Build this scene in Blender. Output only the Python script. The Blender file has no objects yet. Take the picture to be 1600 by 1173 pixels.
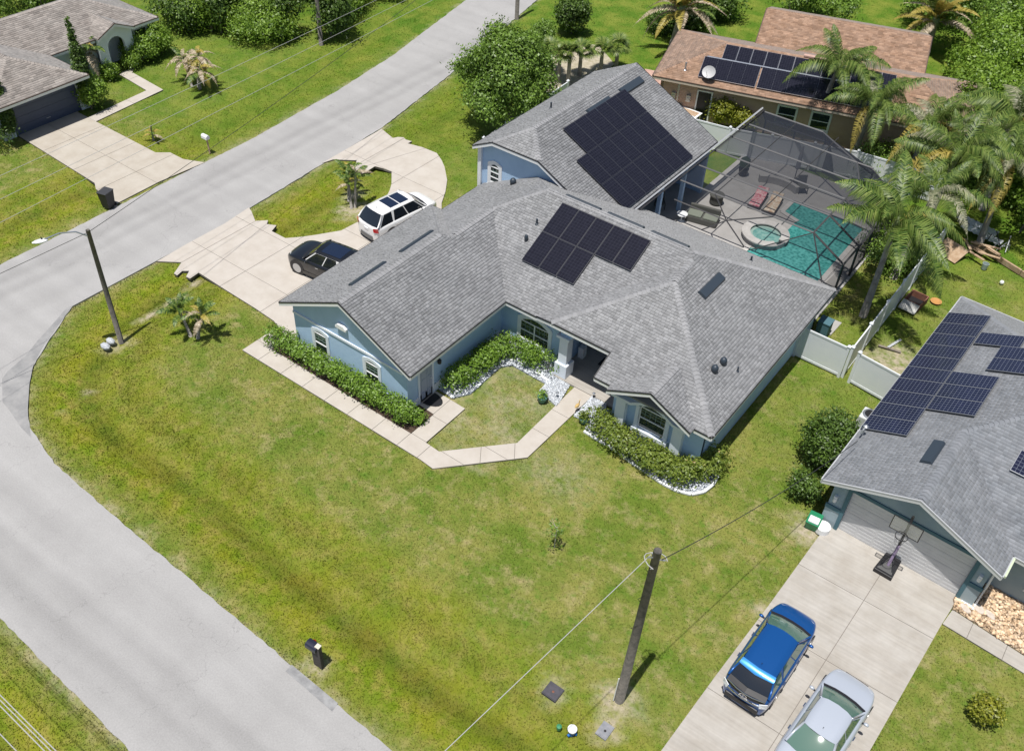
import bpy, math, random
import numpy as np
from mathutils import Vector, Matrix
random.seed(7); rng = np.random.default_rng(7)
R = math.radians
sc = bpy.context.scene
col = sc.collection

# ------------------------------------------------------------------ camera, sky, sun, exposure
CP, CR, CY, CH, CF = R(42.63), R(3.18), R(-34.76), 30.0, 1480.0
_f = Vector((math.sin(CY)*math.cos(CP), math.cos(CY)*math.cos(CP), -math.sin(CP)))
_r0 = Vector((math.cos(CY), -math.sin(CY), 0)); _u0 = _r0.cross(_f)
_r = math.cos(CR)*_r0 + math.sin(CR)*_u0
_u = -math.sin(CR)*_r0 + math.cos(CR)*_u0
cam = bpy.data.objects.new('camera', bpy.data.cameras.new('camera')); col.objects.link(cam)
M = Matrix.Identity(4)
for i in range(3):
    M[i][0] = _r[i]; M[i][1] = _u[i]; M[i][2] = -_f[i]
M[2][3] = CH
cam.matrix_world = M
cam.data.sensor_width = 36.0; cam.data.lens = CF/1600*36.0
cam.data.clip_end = 2000; cam.data.clip_start = 0.5
sc.camera = cam

SUN_EL, SHADOW_AZ = R(75.5), R(92.0)       # shadows fall towards +y
world = bpy.data.worlds.new('World'); sc.world = world; world.use_nodes = True
wn = world.node_tree; wn.nodes.clear()
sky = wn.nodes.new('ShaderNodeTexSky'); sky.sky_type = 'NISHITA'; sky.sun_disc = False
sun_dir = Vector((-math.cos(SHADOW_AZ)*math.cos(SUN_EL), -math.sin(SHADOW_AZ)*math.cos(SUN_EL), math.sin(SUN_EL)))
sky.sun_elevation = SUN_EL; sky.sun_rotation = math.atan2(sun_dir.x, sun_dir.y)
sky.air_density = 1.0; sky.dust_density = 1.5
bg = wn.nodes.new('ShaderNodeBackground'); bg.inputs[1].default_value = 0.075
wo = wn.nodes.new('ShaderNodeOutputWorld')
wn.links.new(sky.outputs[0], bg.inputs[0]); wn.links.new(bg.outputs[0], wo.inputs[0])
sd = bpy.data.lights.new('sun', 'SUN'); sd.energy = 4.9; sd.angle = R(0.53); sd.color = (1.0, 0.965, 0.91)
so = bpy.data.objects.new('sun', sd); col.objects.link(so)
so.rotation_euler = sun_dir.to_track_quat('Z', 'Y').to_euler(); so.location = (0, 0, 60)
sc.view_settings.view_transform = 'Standard'; sc.view_settings.look = 'None'
sc.view_settings.exposure = 0.03; sc.view_settings.gamma = 1.0; sc.view_settings.use_curve_mapping = False

def at(px, py, z=0.0):
    """surveyed plan position (x, y, z) of a point whose height above the ground is known"""
    d = (px-800)/CF*_r - (py-586.5)/CF*_u + _f
    t = (z-CH)/d.z
    return Vector((0, 0, CH)) + t*d

# ------------------------------------------------------------------ materials
def srgb(r, g, b):
    f = lambda c: (c/255/12.92) if c/255 <= 0.04045 else ((c/255+0.055)/1.055)**2.4
    return (f(r), f(g), f(b), 1)
def lin(r, g, b): return (r, g, b, 1)
MATS = {}
def mat(name, c, rough=0.7, c2=None, scale=3.0, detail=4, bump=0.0, bscale=20.0, metal=0.0, spec=0.5, coat=0.0, tone=0.0, contrast=(0.35, 0.65)):
    if name in MATS: return MATS[name]
    m = bpy.data.materials.new(name); m.use_nodes = True; nt = m.node_tree; b = nt.nodes['Principled BSDF']
    b.inputs['Roughness'].default_value = rough; b.inputs['Metallic'].default_value = metal
    b.inputs['Specular IOR Level'].default_value = spec; b.inputs['Coat Weight'].default_value = coat
    b.inputs['Base Color'].default_value = c
    src = None
    geo = nt.nodes.new('ShaderNodeNewGeometry')
    if c2 is not None:
        n = nt.nodes.new('ShaderNodeTexNoise'); n.inputs['Scale'].default_value = scale; n.inputs['Detail'].default_value = detail
        n.inputs['Roughness'].default_value = 0.65
        nt.links.new(geo.outputs['Position'], n.inputs['Vector'])
        mr = nt.nodes.new('ShaderNodeMapRange'); mr.inputs[1].default_value, mr.inputs[2].default_value = contrast
        nt.links.new(n.outputs[0], mr.inputs[0])
        mx = nt.nodes.new('ShaderNodeMix'); mx.data_type = 'RGBA'
        mx.inputs[6].default_value = c; mx.inputs[7].default_value = c2
        nt.links.new(mr.outputs[0], mx.inputs[0]); src = mx.outputs[2]
    if tone:
        a = nt.nodes.new('ShaderNodeAttribute'); a.attribute_name = 'tone'
        mr = nt.nodes.new('ShaderNodeMapRange'); mr.inputs[3].default_value = 1-tone; mr.inputs[4].default_value = 1+tone
        nt.links.new(a.outputs['Fac'], mr.inputs[0])
        mu = nt.nodes.new('ShaderNodeVectorMath'); mu.operation = 'SCALE'
        if src is not None: nt.links.new(src, mu.inputs[0])
        else: mu.inputs[0].default_value = c[:3]
        nt.links.new(mr.outputs[0], mu.inputs['Scale']); src = mu.outputs[0]
    if src is not None: nt.links.new(src, b.inputs['Base Color'])
    if bump:
        n = nt.nodes.new('ShaderNodeTexNoise'); n.inputs['Scale'].default_value = bscale; n.inputs['Detail'].default_value = 3
        nt.links.new(geo.outputs['Position'], n.inputs['Vector'])
        bp = nt.nodes.new('ShaderNodeBump'); bp.inputs['Strength'].default_value = bump; bp.inputs['Distance'].default_value = 0.02
        nt.links.new(n.outputs[0], bp.inputs['Height']); nt.links.new(bp.outputs[0], b.inputs['Normal'])
    MATS[name] = m; return m

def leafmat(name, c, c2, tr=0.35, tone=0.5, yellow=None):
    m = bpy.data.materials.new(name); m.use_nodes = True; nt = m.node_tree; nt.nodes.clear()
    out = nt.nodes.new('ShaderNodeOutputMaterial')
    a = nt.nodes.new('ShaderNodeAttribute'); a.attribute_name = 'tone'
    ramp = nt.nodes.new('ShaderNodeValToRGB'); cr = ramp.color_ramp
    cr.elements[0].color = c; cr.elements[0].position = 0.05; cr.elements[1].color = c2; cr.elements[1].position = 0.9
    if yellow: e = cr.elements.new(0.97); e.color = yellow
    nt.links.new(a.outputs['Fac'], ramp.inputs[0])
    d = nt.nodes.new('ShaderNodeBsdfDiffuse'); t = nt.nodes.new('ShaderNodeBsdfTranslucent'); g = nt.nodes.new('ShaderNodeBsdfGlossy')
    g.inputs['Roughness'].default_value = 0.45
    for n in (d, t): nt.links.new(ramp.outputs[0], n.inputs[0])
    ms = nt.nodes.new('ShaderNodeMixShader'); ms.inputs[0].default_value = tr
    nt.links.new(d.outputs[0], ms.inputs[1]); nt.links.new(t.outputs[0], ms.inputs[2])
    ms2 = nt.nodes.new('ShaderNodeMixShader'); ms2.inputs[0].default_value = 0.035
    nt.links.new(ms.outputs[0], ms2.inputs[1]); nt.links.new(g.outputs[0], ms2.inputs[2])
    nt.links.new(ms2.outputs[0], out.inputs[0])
    MATS[name] = m; return m

def lawnmat(name, tuft):
    """mown lawn: three greens, straw patches, long lush grass in the ditch (own colour of the plants)"""
    m = bpy.data.materials.new(name); m.use_nodes = True; nt = m.node_tree; b = nt.nodes['Principled BSDF']
    b.inputs['Roughness'].default_value = 0.9; b.inputs['Specular IOR Level'].default_value = 0.15
    geo = nt.nodes.new('ShaderNodeNewGeometry')
    def noise(s, det=4, ro=0.6):
        n = nt.nodes.new('ShaderNodeTexNoise'); n.inputs['Scale'].default_value = s; n.inputs['Detail'].default_value = det
        n.inputs['Roughness'].default_value = ro
        nt.links.new(geo.outputs['Position'], n.inputs['Vector']); return n.outputs[0]
    def rng_(src, a, c_, lo=0.0, hi=1.0):
        r_ = nt.nodes.new('ShaderNodeMapRange'); r_.inputs[1].default_value = a; r_.inputs[2].default_value = c_
        r_.inputs[3].default_value = lo; r_.inputs[4].default_value = hi
        nt.links.new(src, r_.inputs[0]); return r_.outputs[0]
    def mix(f, a, c_):
        x = nt.nodes.new('ShaderNodeMix'); x.data_type = 'RGBA'
        nt.links.new(f, x.inputs[0])
        for k, s in ((6, a), (7, c_)):
            if isinstance(s, tuple): x.inputs[k].default_value = s
            else: nt.links.new(s, x.inputs[k])
        return x.outputs[2]
    def attr(n_):
        a = nt.nodes.new('ShaderNodeAttribute'); a.attribute_name = n_; return a.outputs['Fac']
    def math_(op, a, c_):
        x = nt.nodes.new('ShaderNodeMath'); x.operation = op
        for k, s in ((0, a), (1, c_)):
            if isinstance(s, (int, float)): x.inputs[k].default_value = s
            else: nt.links.new(s, x.inputs[k])
        return x.outputs[0]
    g1 = mix(rng_(noise(0.45, 6, .65), 0.40, 0.60), lin(0.125, 0.180, 0.024), lin(0.222, 0.228, 0.055))
    g2 = mix(rng_(noise(1.1, 7, 0.72), 0.50, 0.71), g1, lin(0.330, 0.285, 0.130))
    g2 = mix(rng_(noise(2.3, 3), 0.54, 0.72, 0, .75), g2, lin(0.095, 0.185, 0.018))
    # lush / ditch masks carried by the ground as attributes
    lush = mix(rng_(noise(0.5, 4), 0.4, 0.62), lin(0.145, 0.210, 0.010), lin(0.215, 0.230, 0.016))
    lush = mix(rng_(noise(1.9, 4), 0.45, 0.72), lush, lin(0.30, 0.26, 0.060))
    g3 = mix(attr('lush'), g2, lush)
    deep = mix(rng_(noise(0.8, 4), 0.35, 0.65), lin(0.070, 0.110, 0.010), lin(0.140, 0.130, 0.014))
    g3 = mix(attr('deep'), g3, deep)
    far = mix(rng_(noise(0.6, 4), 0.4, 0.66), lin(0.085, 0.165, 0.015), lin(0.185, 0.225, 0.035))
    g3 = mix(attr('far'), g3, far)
    g3 = mix(math_('MULTIPLY', attr('bare'), rng_(noise(3.0, 4), 0.3, 0.6)), g3, lin(0.43, 0.37, 0.28))
    k = rng_(noise(9.0, 6, 0.75), 0.3, 0.72, 0.80, 1.20)
    if tuft: k = math_('MULTIPLY', k, rng_(attr('tone'), 0, 1, 0.86, 1.20))
    sc_ = nt.nodes.new('ShaderNodeVectorMath'); sc_.operation = 'SCALE'
    nt.links.new(g3, sc_.inputs[0]); nt.links.new(k, sc_.inputs['Scale'])
    nt.links.new(sc_.outputs[0], b.inputs['Base Color'])
    if not tuft:
        bp = nt.nodes.new('ShaderNodeBump'); bp.inputs['Strength'].default_value = 0.7; bp.inputs['Distance'].default_value = 0.06
        nt.links.new(noise(14, 5, .7), bp.inputs['Height']); nt.links.new(bp.outputs[0], b.inputs['Normal'])
    MATS[name] = m; return m

def roadmat():
    m = mat('asphalt_bleached', lin(.345, .338, .332), .9, lin(.385, .378, .372), scale=.5, detail=8, bump=.25, bscale=60)
    nt = m.node_tree; b = nt.nodes['Principled BSDF']; geo = [n for n in nt.nodes if n.type == 'NEW_GEOMETRY'][0]
    base = b.inputs['Base Color'].links[0].from_socket
    # fine aggregate speckle
    n = nt.nodes.new('ShaderNodeTexNoise'); n.inputs['Scale'].default_value = 16; n.inputs['Detail'].default_value = 6; n.inputs['Roughness'].default_value = .8
    nt.links.new(geo.outputs['Position'], n.inputs['Vector'])
    mr = nt.nodes.new('ShaderNodeMapRange'); mr.inputs[1].default_value = .25; mr.inputs[2].default_value = .75; mr.inputs[3].default_value = .80; mr.inputs[4].default_value = 1.16
    nt.links.new(n.outputs[0], mr.inputs[0])
    # long tyre-track stains, stretched along the lane
    mp = nt.nodes.new('ShaderNodeMapping'); mp.inputs['Scale'].default_value = (.05, 1.1, 1)
    n2 = nt.nodes.new('ShaderNodeTexNoise'); n2.inputs['Scale'].default_value = 1; n2.inputs['Detail'].default_value = 4
    nt.links.new(geo.outputs['Position'], mp.inputs[0]); nt.links.new(mp.outputs[0], n2.inputs['Vector'])
    mr2 = nt.nodes.new('ShaderNodeMapRange'); mr2.inputs[1].default_value = .35; mr2.inputs[2].default_value = .65; mr2.inputs[3].default_value = .945; mr2.inputs[4].default_value = 1.03
    nt.links.new(n2.outputs[0], mr2.inputs[0])
    # hairline cracks
    vo = nt.nodes.new('ShaderNodeTexVoronoi'); vo.feature = 'DISTANCE_TO_EDGE'; vo.inputs['Scale'].default_value = .23
    nz = nt.nodes.new('ShaderNodeTexNoise'); nz.inputs['Scale'].default_value = 1.2; nz.inputs['Detail'].default_value = 6
    nt.links.new(geo.outputs['Position'], nz.inputs['Vector'])
    ad = nt.nodes.new('ShaderNodeVectorMath'); ad.operation = 'MULTIPLY_ADD'; ad.inputs[1].default_value = (2, 2, 0)
    nt.links.new(nz.outputs['Color'], ad.inputs[0]); nt.links.new(geo.outputs['Position'], ad.inputs[2]); nt.links.new(ad.outputs[0], vo.inputs['Vector'])
    mr3 = nt.nodes.new('ShaderNodeMapRange'); mr3.inputs[1].default_value = .001; mr3.inputs[2].default_value = .0035; mr3.inputs[3].default_value = .84; mr3.inputs[4].default_value = 1
    nt.links.new(vo.outputs['Distance'], mr3.inputs[0])
    sx = nt.nodes.new('ShaderNodeSeparateXYZ'); nw = nt.nodes.new('ShaderNodeTexNoise'); nw.inputs['Scale'].default_value = .12
    nt.links.new(geo.outputs['Position'], nw.inputs['Vector'])
    wa = nt.nodes.new('ShaderNodeVectorMath'); wa.operation = 'MULTIPLY_ADD'; wa.inputs[1].default_value = (1.2, 1.2, 0); nt.links.new(nw.outputs['Color'], wa.inputs[0]); nt.links.new(geo.outputs['Position'], wa.inputs[2]); nt.links.new(wa.outputs[0], sx.inputs[0])
    lanes = []
    for comp, a0, a1 in ((1, 5.5, 10.8), (0, -43.6, -37.8)):
        mm = nt.nodes.new('ShaderNodeMapRange'); mm.inputs[1].default_value = a0; mm.inputs[2].default_value = a1; nt.links.new(sx.outputs[comp], mm.inputs[0])
        rp = nt.nodes.new('ShaderNodeValToRGB'); cr = rp.color_ramp; cr.interpolation = 'EASE'
        cr.elements[0].position = 0; cr.elements[0].color = (1.0, .99, .98, 1); cr.elements[1].position = 1; cr.elements[1].color = (1, 1, 1, 1)
        for p_, v_ in ((.14, .93), (.25, .83), (.34, .95), (.44, .86), (.53, .975), (.74, .93), (.86, 1)): e = cr.elements.new(p_); e.color = (v_, v_, v_, 1)
        nt.links.new(mm.outputs[0], rp.inputs[0]); lanes.append(rp.outputs[0])
    my = nt.nodes.new('ShaderNodeMapRange'); my.inputs[1].default_value = 11; my.inputs[2].default_value = 15; nt.links.new(sx.outputs[1], my.inputs[0])
    lm_ = nt.nodes.new('ShaderNodeMix'); lm_.data_type = 'RGBA'; nt.links.new(my.outputs[0], lm_.inputs[0]); nt.links.new(lanes[0], lm_.inputs[6]); nt.links.new(lanes[1], lm_.inputs[7])
    k = lm_.outputs[2]
    for s in (mr.outputs[0], mr2.outputs[0], mr3.outputs[0]):
        if k is None: k = s; continue
        x = nt.nodes.new('ShaderNodeMath'); x.operation = 'MULTIPLY'; nt.links.new(k, x.inputs[0]); nt.links.new(s, x.inputs[1]); k = x.outputs[0]
    sc_ = nt.nodes.new('ShaderNodeVectorMath'); sc_.operation = 'SCALE'
    nt.links.new(base, sc_.inputs[0]); nt.links.new(k, sc_.inputs['Scale']); nt.links.new(sc_.outputs[0], b.inputs['Base Color'])
    return m

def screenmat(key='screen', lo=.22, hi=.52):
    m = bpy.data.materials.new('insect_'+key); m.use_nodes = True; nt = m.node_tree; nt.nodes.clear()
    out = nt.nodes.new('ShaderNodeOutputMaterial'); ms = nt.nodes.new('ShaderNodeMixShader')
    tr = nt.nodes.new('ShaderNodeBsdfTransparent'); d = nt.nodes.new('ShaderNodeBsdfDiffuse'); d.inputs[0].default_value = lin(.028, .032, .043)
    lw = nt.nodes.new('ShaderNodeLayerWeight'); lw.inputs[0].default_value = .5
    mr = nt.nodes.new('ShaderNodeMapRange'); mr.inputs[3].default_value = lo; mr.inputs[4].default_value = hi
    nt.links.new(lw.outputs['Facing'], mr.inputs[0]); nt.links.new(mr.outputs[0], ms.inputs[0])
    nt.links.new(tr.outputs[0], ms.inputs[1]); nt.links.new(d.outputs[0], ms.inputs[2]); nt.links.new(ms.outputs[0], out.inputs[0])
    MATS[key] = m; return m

def watermat():
    m = bpy.data.materials.new('pool_water'); m.use_nodes = True; nt = m.node_tree; b = nt.nodes['Principled BSDF']
    geo = nt.nodes.new('ShaderNodeNewGeometry')
    b.inputs['Roughness'].default_value = .03; b.inputs['IOR'].default_value = 1.33
    v = nt.nodes.new('ShaderNodeTexVoronoi'); v.feature = 'SMOOTH_F1'; v.inputs['Scale'].default_value = 6.5
    n = nt.nodes.new('ShaderNodeTexNoise'); n.inputs['Scale'].default_value = 5; n.inputs['Detail'].default_value = 3
    for q in (v, n): nt.links.new(geo.outputs['Position'], q.inputs['Vector'])
    mx = nt.nodes.new('ShaderNodeMix'); mx.data_type = 'RGBA'; mx.inputs[6].default_value = lin(.02, .18, .165); mx.inputs[7].default_value = lin(.10, .40, .37)
    mr = nt.nodes.new('ShaderNodeMapRange'); mr.inputs[1].default_value = .1; mr.inputs[2].default_value = .6
    nt.links.new(v.outputs['Distance'], mr.inputs[0]); nt.links.new(mr.outputs[0], mx.inputs[0]); nt.links.new(mx.outputs[2], b.inputs['Base Color'])
    bp = nt.nodes.new('ShaderNodeBump'); bp.inputs['Strength'].default_value = .4; bp.inputs['Distance'].default_value = .03
    nt.links.new(n.outputs[0], bp.inputs['Height']); nt.links.new(bp.outputs[0], b.inputs['Normal'])
    MATS['water'] = m; return m

def cellmat(name, blue):
    """photovoltaic glass: cells and pale grid lines printed on a flat laminate"""
    m = bpy.data.materials.new(name); m.use_nodes = True; nt = m.node_tree; b = nt.nodes['Principled BSDF']
    b.inputs['Roughness'].default_value = .12; b.inputs['Specular IOR Level'].default_value = .35
    uv = nt.nodes.new('ShaderNodeUVMap'); br = nt.nodes.new('ShaderNodeTexBrick')
    br.offset = 0; br.inputs['Scale'].default_value = 1
    if blue:
        br.inputs['Color1'].default_value = lin(.010, .013, .035); br.inputs['Color2'].default_value = lin(.014, .017, .045); br.inputs['Mortar'].default_value = lin(.12, .135, .175)
        br.inputs['Mortar Size'].default_value = .008
    else:
        br.inputs['Color1'].default_value = lin(.011, .011, .018); br.inputs['Color2'].default_value = lin(.015, .015, .024); br.inputs['Mortar'].default_value = lin(.035, .036, .05)
        br.inputs['Mortar Size'].default_value = .006
    br.inputs['Brick Width'].default_value = .158; br.inputs['Row Height'].default_value = .158; br.inputs['Mortar Smooth'].default_value = 0
    nt.links.new(uv.outputs[0], br.inputs['Vector']); nt.links.new(br.outputs[0], b.inputs['Base Color'])
    MATS[name] = m; return m

def brushed(name, c, c2, scx):
    """concrete with broom streaks"""
    m = mat(name, c, .85, c2, scale=.9, detail=8, bump=.15, bscale=40); nt = m.node_tree; b = nt.nodes['Principled BSDF']
    geo = [n for n in nt.nodes if n.type == 'NEW_GEOMETRY'][0]; base = b.inputs['Base Color'].links[0].from_socket
    mp = nt.nodes.new('ShaderNodeMapping'); mp.inputs['Scale'].default_value = scx; n2 = nt.nodes.new('ShaderNodeTexNoise'); n2.inputs['Scale'].default_value = 1; n2.inputs['Detail'].default_value = 6
    nt.links.new(geo.outputs['Position'], mp.inputs[0]); nt.links.new(mp.outputs[0], n2.inputs['Vector'])
    mr = nt.nodes.new('ShaderNodeMapRange'); mr.inputs[1].default_value = .3; mr.inputs[2].default_value = .7; mr.inputs[3].default_value = .90; mr.inputs[4].default_value = 1.06
    nt.links.new(n2.outputs[0], mr.inputs[0]); sc_ = nt.nodes.new('ShaderNodeVectorMath'); sc_.operation = 'SCALE'
    nt.links.new(base, sc_.inputs[0]); nt.links.new(mr.outputs[0], sc_.inputs['Scale']); nt.links.new(sc_.outputs[0], b.inputs['Base Color'])
    return m

lawnmat('lawn', False); lawnmat('lawn_tuft', True)
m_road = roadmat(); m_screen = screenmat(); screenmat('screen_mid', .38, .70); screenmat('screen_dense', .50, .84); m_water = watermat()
m_pvblack = cellmat('pv_black', False); m_pvblue = cellmat('pv_blue', True)
m_conc = mat('driveway_concrete', lin(.445, .402, .352), .85, lin(.50, .46, .412), scale=1.2, detail=8, bump=.12, bscale=50)
m_conc_old = brushed('weathered_concrete', lin(.36, .33, .29), lin(.44, .415, .38), (.5, 9, 1))
m_deck = mat('pool_deck_concrete', lin(.36, .345, .33), .8, lin(.42, .405, .39), scale=1.5, detail=6)
m_patch = mat('asphalt_patch', lin(.20, .20, .205), .9, lin(.33, .33, .33), scale=2.5, detail=8, bump=.4, bscale=40)
m_shingle = mat('shingle_grey', lin(.232, .234, .242), .9, lin(.290, .291, .298), scale=.6, detail=8, tone=.24, bump=.3, bscale=90)
m_shingle2 = mat('shingle_slate', lin(.175, .188, .208), .9, lin(.23, .24, .26), scale=1.2, detail=8, tone=.20, bump=.3, bscale=90)
m_shingle3 = mat('shingle_brown', lin(.25, .150, .095), .95, lin(.36, .235, .165), scale=2.2, detail=8, tone=.30, bump=.3, bscale=60)
m_shingle4 = mat('shingle_taupe', lin(.265, .232, .208), .95, lin(.355, .32, .29), scale=1.2, detail=8, tone=.28, bump=.3, bscale=60)
for _m in (m_shingle, m_shingle2, m_shingle3, m_shingle4):
    _b = _m.node_tree.nodes['Principled BSDF']; _b.inputs['Sheen Weight'].default_value = .22; _b.inputs['Sheen Roughness'].default_value = .5
m_blue = mat('stucco_blue', lin(.40, .56, .76), .9, lin(.44, .60, .80), scale=2, detail=5, bump=.25, bscale=30)
m_pale = mat('trim_pale_blue', lin(.70, .76, .84), .85, lin(.74, .79, .85), scale=2, bump=.15, bscale=30)
m_slate = mat('stucco_slate', lin(.27, .36, .42), .9, lin(.31, .40, .45), scale=2, bump=.25, bscale=30)
m_teal = mat('trim_teal', lin(.07, .155, .19), .8)
m_mint = mat('stucco_pale_mint', lin(.72, .79, .82), .9, lin(.76, .82, .84), scale=2, bump=.2, bscale=30)
m_tan = mat('stucco_tan', lin(.50, .345, .26), .9, lin(.56, .40, .31), scale=2, bump=.25, bscale=30)
m_white = mat('white_paint', lin(.80, .81, .82), .5)
m_vinyl = mat('white_vinyl', lin(.74, .77, .80), .4, lin(.80, .82, .84), scale=1)
m_black = mat('black_trim', lin(.015, .015, .018), .5)
m_gdark = mat('window_glass', lin(.012, .022, .024), .04, lin(.03, .05, .05), scale=1.6, spec=.8)
m_navy = mat('door_navy', lin(.05, .07, .12), .5, lin(.06, .08, .135), scale=1)
m_ggrey = mat('garage_door_grey', lin(.56, .56, .565), .55, lin(.62, .62, .62), scale=2)
m_doorg = mat('door_blue_grey', lin(.30, .35, .45), .5)
m_vent = mat('vent_dark', lin(.035, .048, .065), .45)
m_wood = mat('pole_wood', lin(.085, .08, .072), .95, lin(.17, .155, .135), scale=6, detail=8, bump=.6, bscale=25)
m_steel = mat('galvanised', lin(.55, .57, .6), .35, metal=.8)
m_cable = mat('cable_grey', lin(.42, .42, .42), .5)
m_cabled = mat('cable_black', lin(.03, .03, .03), .5)
m_alum = mat('bronze_frame', lin(.045, .043, .045), .4)
m_tyre = mat('tyre', lin(.02, .02, .021), .85)
m_rim = mat('alloy', lin(.55, .56, .58), .3, metal=.7)
m_chrome = mat('chrome', lin(.8, .8, .82), .12, metal=1)
m_red = mat('tail_red', lin(.45, .02, .02), .2, coat=.5)
m_lens = mat('lamp_lens', lin(.75, .78, .8), .1, coat=.5)
m_mulch = mat('mulch', lin(.045, .03, .022), 1, lin(.10, .065, .045), scale=12, detail=8, bump=1, bscale=25)
m_gravel = mat('white_gravel', lin(.42, .46, .52), .9, lin(.74, .76, .78), scale=14, detail=4, tone=.25)
m_rock = mat('tan_rock', lin(.50, .34, .20), .95, lin(.70, .55, .40), scale=6, detail=4, tone=.4)
m_bark = mat('bark', lin(.16, .13, .10), .95, lin(.26, .23, .20), scale=5, detail=6, bump=.6, bscale=20)
m_palmbark = mat('palm_bark', lin(.22, .20, .18), .95, lin(.36, .34, .31), scale=3, detail=6, bump=.5, bscale=14)
m_rust = mat('rust', lin(.16, .06, .04), .95, lin(.26, .12, .08), scale=5)
m_sand = mat('bare_sand', lin(.50, .44, .36), 1, lin(.30, .27, .17), scale=2.5, detail=8)
m_wicker = mat('wicker_grey', lin(.10, .10, .09), .9)
m_brick = mat('paver_pink', lin(.42, .26, .21), .9, lin(.55, .38, .32), scale=3)
m_plank = mat('old_plank', lin(.35, .23, .14), .9, lin(.48, .36, .25), scale=4)
m_green = mat('green_plastic', lin(.02, .22, .10), .4)
m_bluep = mat('blue_plastic', lin(.01, .14, .45), .4)
m_pot = mat('pot_teal', lin(.10, .24, .20), .5)
leafmat('leaf_hedge', lin(.055, .13, .012), lin(.27, .43, .055), .35)
leafmat('leaf_bow', lin(.06, .12, .012), lin(.30, .37, .06), .35, yellow=lin(.5, .36, .18))
leafmat('leaf_oak', lin(.055, .11, .015), lin(.25, .40, .06), .3)
leafmat('leaf_dark', lin(.03, .065, .012), lin(.15, .25, .04), .3)
leafmat('leaf_bright', lin(.08, .17, .016), lin(.32, .48, .06), .4)
leafmat('leaf_yellow', lin(.11, .16, .012), lin(.42, .42, .05), .4, yellow=lin(.7, .6, .12))
leafmat('frond_green', lin(.03, .085, .012), lin(.25, .33, .075), .3, yellow=lin(.42, .40, .18))
leafmat('frond_silver', lin(.10, .13, .06), lin(.50, .48, .33), .25)
leafmat('frond_yellow', lin(.24, .20, .03), lin(.52, .42, .11), .3)
leafmat('frond_dry', lin(.30, .24, .15), lin(.60, .50, .38), .2)
def paint(name, c, metal=.3): return mat('paint_'+name, c, .28, coat=.8, metal=metal)
def glass_car(name, c): return mat('glass_'+name, c, .05, spec=.9, coat=.4)

# ------------------------------------------------------------------ mesh helpers
def meta(o, label=None, cat=None, group=None, kind=None):
    if label: o['label'] = label
    if cat: o['category'] = cat
    if group: o['group'] = group
    if kind: o['kind'] = kind
    return o
def root(name, loc, label, cat, rz=0.0, group=None):
    o = bpy.data.objects.new(name, None); o.empty_display_size = .3; col.objects.link(o)
    o.location = loc; o.rotation_euler = (0, 0, rz)
    return meta(o, label, cat, group)
def copy_thing(o, loc=None, rz=None, label=None):
    def cp(s, par):
        c = s.copy(); col.objects.link(c); c.parent = par
        for ch in s.children: cp(ch, c)
        return c
    c = cp(o, None)
    if loc is not None: c.location = loc
    if rz is not None: c.rotation_euler = (0, 0, rz)
    if label: c['label'] = label
    return c

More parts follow.
